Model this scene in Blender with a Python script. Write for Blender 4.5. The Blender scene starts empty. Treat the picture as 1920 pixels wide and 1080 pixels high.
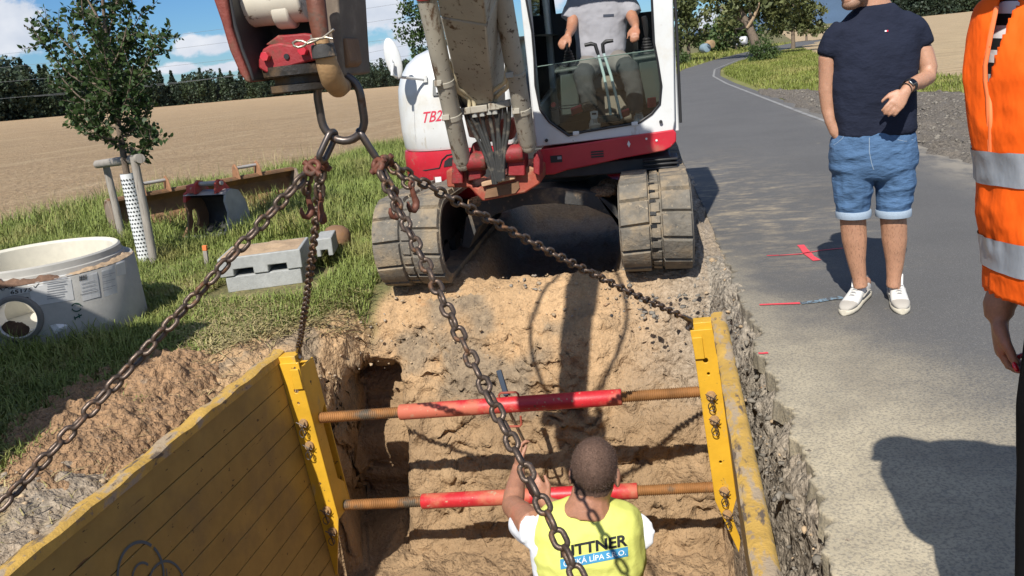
import bpy, bmesh, math, random
import numpy as np
from mathutils import Vector, Matrix, noise as mnoise
from mathutils.bvhtree import BVHTree
random.seed(7); RNG = np.random.default_rng(11)
SC = bpy.context.scene; COL = SC.collection
rad = math.radians

# ---------------------------------------------------------------- camera
EYE = Vector((0, 0, 1.5)); FPX = 1600.0
PITCH, YAW, ROLL = rad(15.1), rad(10.0), rad(6.0)
_f = Vector((-math.sin(YAW)*math.cos(PITCH), math.cos(YAW)*math.cos(PITCH), -math.sin(PITCH)))
_r0 = Vector((math.cos(YAW), math.sin(YAW), 0)); _u0 = _r0.cross(_f)
CR = _r0*math.cos(ROLL) - _u0*math.sin(ROLL); CU = _u0*math.cos(ROLL) + _r0*math.sin(ROLL)
cam = bpy.data.cameras.new('camera'); cam.sensor_width = 36; cam.lens = 36*FPX/1920
cam.clip_start = .05; cam.clip_end = 20000
co = bpy.data.objects.new('camera', cam); COL.objects.link(co)
co.matrix_world = Matrix((( CR.x, CU.x, -_f.x, EYE.x), (CR.y, CU.y, -_f.y, EYE.y), (CR.z, CU.z, -_f.z, EYE.z), (0,0,0,1)))
SC.camera = co

def at(x, y, Y=None, z=None, X=None):
    """real-world point seen at photo pixel (x, y), on the plane Y=.., z=.. or X=.."""
    d = CR*((x-960)/FPX) + CU*(-(y-540)/FPX) + _f
    if z is not None: t = (z-EYE.z)/d.z
    elif X is not None: t = X/d.x
    else: t = Y/d.y
    return EYE + d*t

# ---------------------------------------------------------------- sky and sun
SUN_EL, SUN_AZ = rad(45), rad(10)          # light travels towards +Y, a little towards +X
world = bpy.data.worlds.new('World'); SC.world = world; world.use_nodes = True
wn, wl = world.node_tree.nodes, world.node_tree.links
bg = wn['Background']; bg.inputs['Strength'].default_value = .06
sky = wn.new('ShaderNodeTexSky'); sky.sky_type = 'NISHITA'; sky.sun_disc = False
sky.sun_elevation = SUN_EL; sky.sun_rotation = rad(180) + SUN_AZ
sky.dust_density = .15; sky.ozone_density = 4.0; sky.air_density = 1.0; sky.altitude = 600
tc = wn.new('ShaderNodeTexCoord'); sep = wn.new('ShaderNodeSeparateXYZ'); wl.new(tc.outputs['Generated'], sep.inputs[0])
def wmath(op, a, b=None, clamp=False):
    n = wn.new('ShaderNodeMath'); n.operation = op; n.use_clamp = clamp
    for i, v in enumerate((a, b)):
        if v is None: continue
        if isinstance(v, (int, float)): n.inputs[i].default_value = v
        else: wl.new(v, n.inputs[i])
    return n.outputs[0]
zden = wmath('ADD', wmath('MAXIMUM', sep.outputs[2], 0.0), .09)
comb = wn.new('ShaderNodeCombineXYZ')
wl.new(wmath('DIVIDE', sep.outputs[0], zden), comb.inputs[0]); wl.new(wmath('DIVIDE', sep.outputs[1], zden), comb.inputs[1])
comb.inputs[2].default_value = 3.7
cn = wn.new('ShaderNodeTexNoise'); wl.new(comb.outputs[0], cn.inputs['Vector'])
cn.inputs['Scale'].default_value = .62; cn.inputs['Detail'].default_value = 9; cn.inputs['Roughness'].default_value = .55
cr = wn.new('ShaderNodeValToRGB'); wl.new(cn.outputs[0], cr.inputs[0])
cr.color_ramp.elements[0].position = .49; cr.color_ramp.elements[0].color = (0,0,0,1)
cr.color_ramp.elements[1].position = .57; cr.color_ramp.elements[1].color = (1,1,1,1)
cn2 = wn.new('ShaderNodeTexNoise'); wl.new(comb.outputs[0], cn2.inputs['Vector'])
cn2.inputs['Scale'].default_value = 1.6; cn2.inputs['Detail'].default_value = 6
ccol = wn.new('ShaderNodeMix'); ccol.data_type = 'RGBA'; wl.new(wmath('MULTIPLY', cn2.outputs[0], 1.0, True), ccol.inputs[0])
ccol.inputs[6].default_value = (13.5, 13.6, 14, 1); ccol.inputs[7].default_value = (6.0, 7.2, 9.2, 1)
skyt = wn.new('ShaderNodeMix'); skyt.data_type = 'RGBA'; skyt.blend_type = 'MULTIPLY'; skyt.inputs[0].default_value = 1
wl.new(sky.outputs[0], skyt.inputs[6]); skyt.inputs[7].default_value = (.62, .95, 1.30, 1)
# cumulus where the photograph has them (directions in the sky), ragged by noise
yy = wmath('MAXIMUM', sep.outputs[1], .05); uu = wmath('DIVIDE', sep.outputs[0], yy); vv = wmath('DIVIDE', sep.outputs[2], yy)
best = None
for px, py, rx, ry, w in ((15,50,95,75,1.0), (-120,40,150,90,1.0), (352,88,36,24,1.0), (400,86,44,24,1.0), (330,128,70,13,.9), (420,126,80,12,.9), (715,20,60,42,1.0), (730,100,60,30,1.0), (780,60,70,50,.8), (1325,45,34,34,.9), (1500,22,60,16,.85), (1560,-20,80,30,.8), (650,-70,90,40,.8), (1030,-20,60,40,.9)):
    p_ = at(px, py, Y=1.0)-EYE; u0, v0 = p_.x/p_.y, p_.z/p_.y
    a_ = wmath('MULTIPLY', wmath('SUBTRACT', uu, u0), 1500/rx); b_ = wmath('MULTIPLY', wmath('SUBTRACT', vv, v0), 1500/ry)
    d_ = wmath('SUBTRACT', w, wmath('SQRT', wmath('ADD', wmath('MULTIPLY', a_, a_), wmath('MULTIPLY', b_, b_))))
    best = d_ if best is None else wmath('MAXIMUM', best, d_)
cuv = wn.new('ShaderNodeCombineXYZ'); wl.new(uu, cuv.inputs[0]); wl.new(wmath('MULTIPLY', vv, 1.6), cuv.inputs[1])
cn3 = wn.new('ShaderNodeTexNoise'); wl.new(cuv.outputs[0], cn3.inputs['Vector']); cn3.inputs['Scale'].default_value = 26; cn3.inputs['Detail'].default_value = 8; cn3.inputs['Roughness'].default_value = .6
wl.new(cuv.outputs[0], cn2.inputs['Vector']); cn2.inputs['Scale'].default_value = 17
fm = wn.new('ShaderNodeMapRange'); fm.interpolation_type = 'SMOOTHSTEP'; fm.inputs[1].default_value = .10; fm.inputs[2].default_value = .50
wl.new(wmath('ADD', best, wmath('MULTIPLY', wmath('SUBTRACT', cn3.outputs[0], .45), 1.5)), fm.inputs[0])
front = wmath('GREATER_THAN', sep.outputs[1], .25)
cloudmask = wmath('ADD', wmath('MULTIPLY', fm.outputs[0], front), wmath('MULTIPLY', wmath('MULTIPLY', cr.outputs[0], .7), wmath('SUBTRACT', 1.0, front)), True)
cmix = wn.new('ShaderNodeMix'); cmix.data_type = 'RGBA'
wl.new(cloudmask, cmix.inputs[0]); wl.new(skyt.outputs[2], cmix.inputs[6]); wl.new(ccol.outputs[2], cmix.inputs[7])
wl.new(cmix.outputs[2], bg.inputs['Color'])
sun = bpy.data.lights.new('sun', 'SUN'); sun.energy = 4.8; sun.angle = rad(.5); sun.color = (1, .95, .87)
so = bpy.data.objects.new('sun', sun); COL.objects.link(so)
SUND = Vector((math.sin(SUN_AZ)*math.cos(SUN_EL), math.cos(SUN_AZ)*math.cos(SUN_EL), -math.sin(SUN_EL)))
so.rotation_euler = SUND.to_track_quat('-Z', 'Y').to_euler()
SC.view_settings.view_transform = 'Standard'; SC.view_settings.look = 'None'
SC.view_settings.exposure = 0.3; SC.view_settings.gamma = 1
SC.render.engine = 'CYCLES'; SC.cycles.max_bounces = 6; SC.cycles.transparent_max_bounces = 8

# ---------------------------------------------------------------- noise for shapes
def _hash(ix, iy, iz, seed):
    h = (ix*374761393 + iy*668265263 + iz*2147483647 + seed*1274126177) & 0xFFFFFFFF
    h = ((h ^ (h >> 13))*1274126177) & 0xFFFFFFFF
    h = ((h ^ (h >> 16))*2246822519) & 0xFFFFFFFF
    return ((h ^ (h >> 15)) & 0xFFFFFF)/float(0xFFFFFF)
def vn(P, scale, seed=0):
    """smooth value noise in -1..1 at points P (N,3)"""
    q = np.asarray(P, float)*scale + 1000.0; i = np.floor(q).astype(np.int64); f = q-i; f = f*f*(3-2*f)
    o = np.zeros(len(q))
    for a in (0, 1):
        for b in (0, 1):
            for c in (0, 1):
                w = (f[:,0] if a else 1-f[:,0])*(f[:,1] if b else 1-f[:,1])*(f[:,2] if c else 1-f[:,2])
                o += w*_hash(i[:,0]+a, i[:,1]+b, i[:,2]+c, seed)
    return o*2-1
def fbm(P, scale, seed=0, octs=4, gain=.5):
    o = 0; a = 1
    for k in range(octs): o = o + a*vn(P, scale*2**k, seed+k*17); a *= gain
    return o

# ---------------------------------------------------------------- objects
LOC = {}
def _link(o, parent, root):
    COL.objects.link(o)
    if parent is not None and parent.parent is not None and parent.parent.parent is not None: parent = parent.parent   # thing > part > sub-part, no deeper
    if parent is not None: o.parent = parent; LOC[o.name] = LOC[parent.name]
    else: o.location = root; LOC[o.name] = Vector(root)
def empty(name, loc):
    o = bpy.data.objects.new(name, None); o.empty_display_size = .2; _link(o, None, Vector(loc)); return o
def tag(o, label, cat=None, group=None, kind=None):
    if label: o['label'] = label
    if cat: o['category'] = cat
    if group: o['group'] = group
    if kind: o['kind'] = kind
    return o
def obj_from_mesh(name, me, mats, parent=None, root=(0,0,0)):
    """me holds world coordinates; they become local to the thing"""
    L = LOC[parent.name] if parent is not None else Vector(root)
    me.transform(Matrix.Translation(-L)); me.name = name
    for m in (mats if isinstance(mats, (list, tuple)) else [mats]): me.materials.append(m)
    o = bpy.data.objects.new(name, me); _link(o, parent, root); return o
def mesh_np(name, V, F):
    V = np.asarray(V, np.float32); F = np.asarray(F, np.int32); k = F.shape[1]
    me = bpy.data.meshes.new(name); me.vertices.add(len(V)); me.vertices.foreach_set('co', V.ravel())
    me.loops.add(F.size); me.loops.foreach_set('vertex_index', F.ravel())
    me.polygons.add(len(F)); me.polygons.foreach_set('loop_start', np.arange(0, F.size, k, dtype=np.int32))
    me.update(calc_edges=True); me.validate(); return me
def frame_of(t):
    t = Vector(t).normalized(); a = Vector((0,0,1)) if abs(t.z) < .95 else Vector((0,1,0))
    u = a.cross(t).normalized(); return u, t.cross(u)

class MB:
    def __init__(s): s.v = []; s.f = []; s.m = []
    def add(s, V, Fs, mi=0):
        b = len(s.v); s.v += [tuple(x) for x in V]; s.f += [tuple(b+i for i in f) for f in Fs]; s.m += [mi]*len(Fs); return s
    def box(s, c, d, R=None, mi=0):
        c = Vector(c); V = []
        for x in (-.5, .5):
            for y in (-.5, .5):
                for z in (-.5, .5):
                    p = Vector((x*d[0], y*d[1], z*d[2])); V.append(c + (R @ p if R else p))
        return s.add(V, [(0,1,3,2),(4,6,7,5),(0,4,5,1),(2,3,7,6),(0,2,6,4),(1,5,7,3)], mi)
    def bx(s, x0, x1, y0, y1, z0, z1, mi=0):
        return s.box(((x0+x1)/2, (y0+y1)/2, (z0+z1)/2), (x1-x0, y1-y0, z1-z0), None, mi)
    def beam(s, p0, p1, w, h, up=(0,0,1), w1=None, h1=None, mi=0):
        p0, p1 = Vector(p0), Vector(p1); t = (p1-p0).normalized(); u = t.cross(Vector(up)).normalized(); n = u.cross(t)
        w1 = w if w1 is None else w1; h1 = h if h1 is None else h1
        V = [p0-u*w/2-n*h/2, p0+u*w/2-n*h/2, p0+u*w/2+n*h/2, p0-u*w/2+n*h/2, p1-u*w1/2-n*h1/2, p1+u*w1/2-n*h1/2, p1+u*w1/2+n*h1/2, p1-u*w1/2+n*h1/2]
        return s.add(V, [(3,2,1,0),(4,5,6,7),(0,1,5,4),(1,2,6,5),(2,3,7,6),(3,0,4,7)], mi)
    def tube(s, pts, r, n=10, closed=False, cap=True, mi=0, flat=1.0):
        pts = [Vector(p) for p in pts]; N = len(pts); rs = r if isinstance(r, (list, tuple)) else [r]*N
        tang = []
        for i in range(N):
            a = pts[(i-1) % N] if (closed or i > 0) else pts[i]; b = pts[(i+1) % N] if (closed or i < N-1) else pts[i]
            tang.append((b-a).normalized())
        u, w = frame_of(tang[0]); V = []
        for i in range(N):
            u = (u - tang[i]*u.dot(tang[i])).normalized(); w = tang[i].cross(u)
            for k in range(n):
                a = 2*math.pi*k/n; V.append(pts[i] + (u*math.cos(a) + w*math.sin(a)*flat)*rs[i])
        Fs = []
        for i in range(N if closed else N-1):
            j = (i+1) % N
            for k in range(n): Fs.append((i*n+k, i*n+(k+1) % n, j*n+(k+1) % n, j*n+k))
        if cap and not closed: Fs += [tuple(reversed(range(n))), tuple((N-1)*n+k for k in range(n))]
        return s.add(V, Fs, mi)
    def cyl(s, p0, p1, r0, r1=None, n=20, mi=0): return s.tube([p0, p1], [r0, r0 if r1 is None else r1], n, mi=mi)
    def lathe(s, prof, c, axis=(0,0,1), n=32, mi=0, closed=False):
        c = Vector(c); ax = Vector(axis).normalized(); u, w = frame_of(ax); V = []
        for r, t in prof:
            for k in range(n):
                a = 2*math.pi*k/n; V.append(c + ax*t + (u*math.cos(a)+w*math.sin(a))*r)
        m = len(prof); Fs = []
        for i in range(m if closed else m-1):
            j = (i+1) % m
            for k in range(n): Fs.append((i*n+k, i*n+(k+1) % n, j*n+(k+1) % n, j*n+k))
        if not closed: Fs += [tuple(reversed(range(n))), tuple((m-1)*n+k for k in range(n))]
        return s.add(V, Fs, mi)
    def prism(s, poly, ext, mi=0):
        P = [Vector(p) for p in poly]; e = Vector(ext); n = len(P)
        return s.add(P + [p+e for p in P], [tuple(reversed(range(n))), tuple(range(n, 2*n))] + [(i, (i+1) % n, n+(i+1) % n, n+i) for i in range(n)], mi)
    def plate(s, outer, holes, ext, mi=0):
        """flat plate with holes, extruded"""
        bm = bmesh.new(); e = Vector(ext)
        for loop in [outer]+list(holes):
            vs = [bm.verts.new(p) for p in loop]
            for i in range(len(vs)): bm.edges.new((vs[i], vs[(i+1) % len(vs)]))
        bmesh.ops.triangle_fill(bm, use_beauty=True, edges=bm.edges[:])
        g = bmesh.ops.extrude_face_region(bm, geom=bm.faces[:])
        bmesh.ops.translate(bm, vec=e, verts=[x for x in g['geom'] if isinstance(x, bmesh.types.BMVert)])
        bmesh.ops.recalc_face_normals(bm, faces=bm.faces[:])
        bm.verts.index_update(); s.add([v.co.copy() for v in bm.verts], [tuple(v.index for v in f.verts) for f in bm.faces], mi); bm.free(); return s
    def ell(s, c, r, R=None, nu=20, nv=12, mi=0):
        c = Vector(c); V = []; Fs = []
        for j in range(1, nv):
            t = math.pi*j/nv
            for k in range(nu):
                a = 2*math.pi*k/nu; p = Vector((r[0]*math.sin(t)*math.cos(a), r[1]*math.sin(t)*math.sin(a), r[2]*math.cos(t)))
                V.append(c + (R @ p if R else p))
        b = len(V)
        for q in ((0,0,r[2]), (0,0,-r[2])): p = Vector(q); V.append(c + (R @ p if R else p))
        for j in range(nv-2):
            for k in range(nu): Fs.append((j*nu+k, (j+1)*nu+k, (j+1)*nu+(k+1) % nu, j*nu+(k+1) % nu))
        for k in range(nu): Fs += [(b, k, (k+1) % nu), (b+1, (nv-2)*nu+(k+1) % nu, (nv-2)*nu+k)]
        return s.add(V, Fs, mi)
    def loft(s, rings, cap=True, mi=0):
        n = len(rings[0]); V = [p for r in rings for p in r]; Fs = []
        for i in range(len(rings)-1):
            for k in range(n): Fs.append((i*n+k, i*n+(k+1) % n, (i+1)*n+(k+1) % n, (i+1)*n+k))
        if cap: Fs += [tuple(reversed(range(n))), tuple((len(rings)-1)*n+k for k in range(n))]
        return s.add(V, Fs, mi)
    def limb(s, pts, n=14):
        """closed limb with round ends: pts = [(point, radius) or (point, ra, rb)]; ra across X, rb along depth"""
        return s.loft([ellring(p[0], p[1], p[2] if len(p) > 2 else p[1], pts, i, n) for i, p in enumerate(pts)])
    def mesh(s, name):
        me = bpy.data.meshes.new(name); me.from_pydata(s.v, [], s.f)
        me.polygons.foreach_set('material_index', s.m); me.update(); return me
    def build(s, name, mats, parent=None, root=(0,0,0), bevel=0, smooth=35, fix=True):
        me = s.mesh(name)
        if fix:
            bm = bmesh.new(); bm.from_mesh(me); bmesh.ops.recalc_face_normals(bm, faces=bm.faces[:]); bm.to_mesh(me); bm.free()
        if smooth: me.shade_smooth(); me.set_sharp_from_angle(angle=rad(smooth))
        o = obj_from_mesh(name, me, mats, parent, root)
        if bevel:
            b = o.modifiers.new('bevel', 'BEVEL'); b.width = bevel; b.segments = 2; b.limit_method = 'ANGLE'; b.angle_limit = rad(40)
            if smooth: b.harden_normals = False
        return o
def ellring(c, ra, rb, pts, i, n):
    a = Vector(pts[max(i-1, 0)][0]); b = Vector(pts[min(i+1, len(pts)-1)][0]); t = (b-a).normalized()
    ref = Vector((1,0,0)) if abs(t.x) < .8 else Vector((0,0,1))
    u = (ref - t*ref.dot(t)).normalized(); w = t.cross(u); c = Vector(c)
    return [c + u*ra*math.cos(2*math.pi*k/n) + w*rb*math.sin(2*math.pi*k/n) for k in range(n)]
def fuse(name, mb, mats, parent=None, root=(0,0,0), voxel=.008, smooth=3, wrinkle=None, keep=None):
    """join overlapping closed volumes into ONE continuous skin"""
    me = mb.mesh('tmp'); bm = bmesh.new(); bm.from_mesh(me); bmesh.ops.recalc_face_normals(bm, faces=bm.faces[:]); bm.to_mesh(me); bm.free()
    o = bpy.data.objects.new('tmp', me); COL.objects.link(o)
    r = o.modifiers.new('r', 'REMESH'); r.mode = 'VOXEL'; r.voxel_size = voxel
    if smooth: sm = o.modifiers.new('s', 'SMOOTH'); sm.iterations = smooth; sm.factor = .5
    dg = bpy.context.evaluated_depsgraph_get(); out = bpy.data.meshes.new_from_object(o.evaluated_get(dg))
    bpy.data.objects.remove(o); bpy.data.meshes.remove(me)
    if wrinkle:
        n = len(out.vertices); V = np.empty(n*3, np.float32); N = np.empty(n*3, np.float32)
        out.vertices.foreach_get('co', V); out.vertices.foreach_get('normal', N); V = V.reshape(-1,3); N = N.reshape(-1,3)
        for amp, sx, sy, sz, seed in wrinkle:
            d = vn(V*np.array([sx, sy, sz]), 1.0, seed); d = 1-np.abs(d)*2 if amp > 0 else d
            V = V + N*(abs(amp)*d)[:,None]
        out.vertices.foreach_set('co', V.astype(np.float32).ravel()); out.update()
    if keep:
        bm = bmesh.new(); bm.from_mesh(out); bmesh.ops.delete(bm, geom=[f for f in bm.faces if not keep(f.calc_center_median())], context='FACES'); bm.to_mesh(out); bm.free()
    out.shade_smooth(); out.materials.clear()
    return obj_from_mesh(name, out, mats, parent, root)
def text_mesh(body, size, bold=0.0, align='CENTER', shear=0.0):
    cu = bpy.data.curves.new('t', 'FONT'); cu.body = body; cu.size = size; cu.align_x = align; cu.align_y = 'CENTER'; cu.offset = bold; cu.shear = shear; cu.resolution_u = 3
    o = bpy.data.objects.new('t', cu); COL.objects.link(o)
    me = bpy.data.meshes.new_from_object(o.evaluated_get(bpy.context.evaluated_depsgraph_get()))
    bpy.data.objects.remove(o); V = [v.co.copy() for v in me.vertices]; F = [tuple(p.vertices) for p in me.polygons]; bpy.data.meshes.remove(me); return V, F

# ---------------------------------------------------------------- materials
def mat(name, col, rough=.6, metal=0.0, vary=None, spots=(), bump=(), coat=0.0, spec=.5, coord='Object', attr=None, sub=None, crumbs=()):
    """vary=(scale, amount); spots=[(scale, lo, hi, colour, rough or None, stretch)]; bump=[(scale, strength)]"""
    m = bpy.data.materials.new(name); m.use_nodes = True; nt = m.node_tree; N, Lk = nt.nodes, nt.links; b = N['Principled BSDF']
    b.inputs['Roughness'].default_value = rough; b.inputs['Metallic'].default_value = metal
    b.inputs['Specular IOR Level'].default_value = spec; b.inputs['Coat Weight'].default_value = coat
    if sub: b.inputs['Subsurface Weight'].default_value = sub; b.inputs['Subsurface Radius'].default_value = (.02,.008,.004)
    t = N.new('ShaderNodeTexCoord'); vec = t.outputs[coord]
    rgb = N.new('ShaderNodeRGB'); rgb.outputs[0].default_value = (*col, 1); c = rgb.outputs[0]; ro = None
    def noise(sc, det=5, rg=.6, stretch=None):
        n = N.new('ShaderNodeTexNoise'); n.inputs['Scale'].default_value = sc; n.inputs['Detail'].default_value = det; n.inputs['Roughness'].default_value = rg
        if stretch:
            mp = N.new('ShaderNodeMapping'); mp.inputs['Scale'].default_value = stretch; Lk.new(vec, mp.inputs[0]); Lk.new(mp.outputs[0], n.inputs['Vector'])
        else: Lk.new(vec, n.inputs['Vector'])
        return n.outputs[0]
    def ramp(x, lo, hi):
        r = N.new('ShaderNodeMapRange'); r.inputs[1].default_value = lo; r.inputs[2].default_value = hi; r.interpolation_type = 'SMOOTHSTEP'; Lk.new(x, r.inputs[0]); return r.outputs[0]
    if vary:
        for sc, am in (vary if isinstance(vary[0], (tuple, list)) else [vary]):
            r = N.new('ShaderNodeMapRange'); r.inputs[1].default_value = .3; r.inputs[2].default_value = .7; r.inputs[3].default_value = 1-am; r.inputs[4].default_value = 1+am*.8; Lk.new(noise(sc), r.inputs[0])
            mx = N.new('ShaderNodeMix'); mx.data_type = 'RGBA'; mx.blend_type = 'MULTIPLY'; mx.inputs[0].default_value = 1; Lk.new(c, mx.inputs[6])
            Lk.new(r.outputs[0], mx.inputs[7]); c = mx.outputs[2]
    for sp in spots:
        sc, lo, hi, col2 = sp[:4]; f = ramp(noise(sc, 6, .65, sp[5] if len(sp) > 5 else None), lo, hi)
        mx = N.new('ShaderNodeMix'); mx.data_type = 'RGBA'; Lk.new(f, mx.inputs[0]); Lk.new(c, mx.inputs[6]); mx.inputs[7].default_value = (*col2, 1); c = mx.outputs[2]
        if len(sp) > 4 and sp[4] is not None:
            q = N.new('ShaderNodeMix'); Lk.new(f, q.inputs[0]); q.inputs[3].default_value = sp[4]
            if ro is None: q.inputs[2].default_value = rough
            else: Lk.new(ro, q.inputs[2])
            ro = q.outputs[0]
    Lk.new(c, b.inputs['Base Color'])
    if ro is not None: Lk.new(ro, b.inputs['Roughness'])
    nrm = None
    for bp in crumbs:                                              # angular crumbs: cell distance as height, cell tint as colour
        v = N.new('ShaderNodeTexVoronoi'); v.inputs['Scale'].default_value = bp[0]; v.inputs['Randomness'].default_value = 1
        dn = N.new('ShaderNodeTexNoise'); dn.inputs['Scale'].default_value = bp[0]*.6; dn.inputs['Detail'].default_value = 3; Lk.new(vec, dn.inputs['Vector']); va = N.new('ShaderNodeVectorMath'); va.operation = 'SCALE'; va.inputs[3].default_value = 1.2/bp[0]; Lk.new(dn.outputs['Color'], va.inputs[0]); vb = N.new('ShaderNodeVectorMath'); Lk.new(vec, vb.inputs[0]); Lk.new(va.outputs[0], vb.inputs[1]); Lk.new(vb.outputs[0], v.inputs['Vector'])
        n = N.new('ShaderNodeBump'); n.invert = True; n.inputs['Strength'].default_value = bp[1]; n.inputs['Distance'].default_value = bp[2]; Lk.new(v.outputs['Distance'], n.inputs['Height'])
        if nrm is not None: Lk.new(nrm, n.inputs['Normal'])
        nrm = n.outputs[0]
    for bp in bump:
        n = N.new('ShaderNodeBump'); n.inputs['Strength'].default_value = bp[1]; n.inputs['Distance'].default_value = .01 if len(bp) < 3 else bp[2]
        Lk.new(noise(bp[0], 4, .6, bp[3] if len(bp) > 3 else None), n.inputs['Height'])
        if nrm is not None: Lk.new(nrm, n.inputs['Normal'])
        nrm = n.outputs[0]
    if nrm is not None: Lk.new(nrm, b.inputs['Normal'])
    m['_c'] = 0
    return m
def nodes_of(m):
    N, Lk = m.node_tree.nodes, m.node_tree.links; b = N['Principled BSDF']; src = b.inputs['Base Color'].links[0].from_socket
    return N, Lk, b, src
def mixcol(m, fac_socket, col, fac=None):
    """lay colour over a material where fac is 1"""
    N, Lk, b, src = nodes_of(m); mx = N.new('ShaderNodeMix'); mx.data_type = 'RGBA'
    Lk.new(fac_socket, mx.inputs[0]); Lk.new(src, mx.inputs[6])
    if hasattr(col, 'links'): Lk.new(col, mx.inputs[7])
    else: mx.inputs[7].default_value = (*col, 1)
    Lk.new(mx.outputs[2], b.inputs['Base Color'])

RUST = (.19, .075, .028); DIRT = (.33, .235, .15); DARKG = (.03, .028, .025)
M = {}
M['white'] = mat('white_paint', (.66,.675,.67), .35, vary=(3,.06), spots=[(2.0,.52,.75,(.55,.52,.45),.7),(45,.68,.72,(.30,.27,.22),.8),(7,.62,.70,(.47,.43,.36),.8,(1,1,.25))], coat=.2)
M['red'] = mat('red_paint', (.50,.018,.035), .38, vary=(4,.15), spots=[(4,.54,.75,(.36,.10,.07),.8),(40,.67,.72,(.30,.22,.16),.9),(9,.63,.68,(.25,.15,.11),.9,(1,1,.4))], coat=.15)
M['redworn'] = mat('worn_red_paint', (.27,.020,.024), .6, vary=(6,.3), spots=[(9,.50,.66,(.12,.055,.035),.9),(15,.60,.70,(.22,.15,.10),.95)], bump=[(60,.25)])
M['orangered'] = mat('faded_orange_red_paint', (.33,.07,.04), .65, vary=(5,.25), spots=[(6,.55,.72,(.36,.22,.13),.95),(16,.62,.7,RUST,.9)], bump=[(60,.25)])
M['tan'] = mat('weathered_cream_paint', (.375,.345,.28), .55, vary=(4,.16), spots=[(30,.60,.66,(.09,.07,.05),.8),(9,.57,.66,(.11,.065,.035),.8,(1,1,.25)),(3,.6,.8,(.36,.29,.2),.8)], bump=[(40,.1)])
M['tanpipe'] = mat('cream_pipe_paint', (.58,.50,.33), .45, vary=(6,.15), spots=[(14,.6,.7,(.3,.24,.15),.8)])
M['black'] = mat('black_plastic', (.018,.018,.019), .5, vary=(6,.2))
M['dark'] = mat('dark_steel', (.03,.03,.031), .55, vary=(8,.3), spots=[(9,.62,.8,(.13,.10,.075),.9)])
M['hose'] = mat('hydraulic_hose_rubber', (.035,.035,.033), .55, spots=[(14,.5,.7,(.15,.13,.10),.9)])
M['steel'] = mat('bright_steel', (.5,.5,.5), .3, 1.0, vary=(10,.2))
M['chain'] = mat('rusty_chain_steel', (.12,.088,.068), .42, .6, vary=(40,.35), spots=[(25,.52,.68,(.18,.09,.045),.8)], bump=[(150,.15)])
M['link'] = mat('forged_link_steel', (.13,.11,.10), .38, .7, vary=(20,.25), spots=[(18,.56,.72,(.15,.085,.05),.7)])
M['hookrust'] = mat('rusty_hook_steel', (.40,.25,.12), .65, .1, vary=(14,.25), spots=[(20,.55,.7,(.24,.11,.045),.85)], bump=[(90,.2)])
M['hookred'] = mat('rusted_red_hook', (.15,.052,.03), .6, .2, vary=(20,.3), spots=[(24,.5,.68,(.11,.07,.05),.8)], bump=[(90,.2)])
M['rubber'] = mat('dusty_rubber', (.155,.14,.115), .85, vary=((5,.2),(30,.2)), spots=[(3.5,.44,.66,(.30,.235,.155),.95),(11,.58,.70,(.075,.07,.062),.8),(26,.60,.68,(.40,.32,.22),.95)], bump=[(45,.6,.012),(160,.3)])
M['glass'] = mat('clear_glass', (.9,1,.95), .02)
_n, _l, _b, _s = nodes_of(M['glass'])
_tr = _n.new('ShaderNodeBsdfTransparent'); _tr.inputs[0].default_value = (.90,.94,.91,1); _gl = _n.new('ShaderNodeBsdfGlossy'); _gl.inputs['Roughness'].default_value = .03
_fr = _n.new('ShaderNodeFresnel'); _fr.inputs[0].default_value = 1.4; _mx = _n.new('ShaderNodeMixShader'); _l.new(_fr.outputs[0], _mx.inputs[0]); _l.new(_tr.outputs[0], _mx.inputs[1]); _l.new(_gl.outputs[0], _mx.inputs[2]); _l.new(_mx.outputs[0], _n['Material Output'].inputs[0])
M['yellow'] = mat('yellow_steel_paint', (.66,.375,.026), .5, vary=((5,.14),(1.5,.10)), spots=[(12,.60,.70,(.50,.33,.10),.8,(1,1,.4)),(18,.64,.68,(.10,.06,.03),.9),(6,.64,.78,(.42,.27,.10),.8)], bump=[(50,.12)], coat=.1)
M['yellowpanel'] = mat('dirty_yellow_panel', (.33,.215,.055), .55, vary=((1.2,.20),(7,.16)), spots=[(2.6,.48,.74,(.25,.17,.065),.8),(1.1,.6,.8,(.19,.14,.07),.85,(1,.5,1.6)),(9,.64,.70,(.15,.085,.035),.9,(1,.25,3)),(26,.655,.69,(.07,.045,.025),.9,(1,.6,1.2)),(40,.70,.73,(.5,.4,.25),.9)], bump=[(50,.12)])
M['yellowdirt'] = mat('yellow_edge_caked_in_soil', (.52,.32,.07), .7, vary=(8,.2), spots=[(9,.50,.60,(.38,.29,.19),.95,(1.6,.5,1)),(13,.57,.65,(.13,.095,.065),.9,(1.6,.4,1)),(30,.58,.66,(.30,.21,.12),.95)], bump=[(60,.5)])
M['strutred'] = mat('strut_red_paint', (.52,.022,.03), .42, vary=((5,.15),(40,.08)), spots=[(2.0,.49,.60,(.50,.13,.075),.65),(9,.60,.68,(.46,.20,.12),.8),(26,.62,.66,(.42,.28,.18),.9),(34,.66,.69,(.14,.06,.035),.9)], bump=[(70,.25,.004)])
M['thread'] = mat('rusty_thread_steel', (.33,.155,.05), .7, .2, vary=(9,.3), spots=[(3,.5,.62,(.13,.105,.075),.6)])
M['concrete'] = mat('precast_concrete', (.40,.39,.36), .85, vary=((2,.1),(14,.08)), spots=[(5,.62,.8,(.3,.28,.24),.9)], bump=[(90,.15)])
M['concretein'] = mat('pale_concrete', (.62,.59,.50), .85, vary=((3,.08),(20,.06)), bump=[(90,.1)])
M['block'] = mat('grey_concrete_block', (.36,.37,.36), .9, vary=((3,.1),(25,.12)), bump=[(120,.3)])
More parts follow.
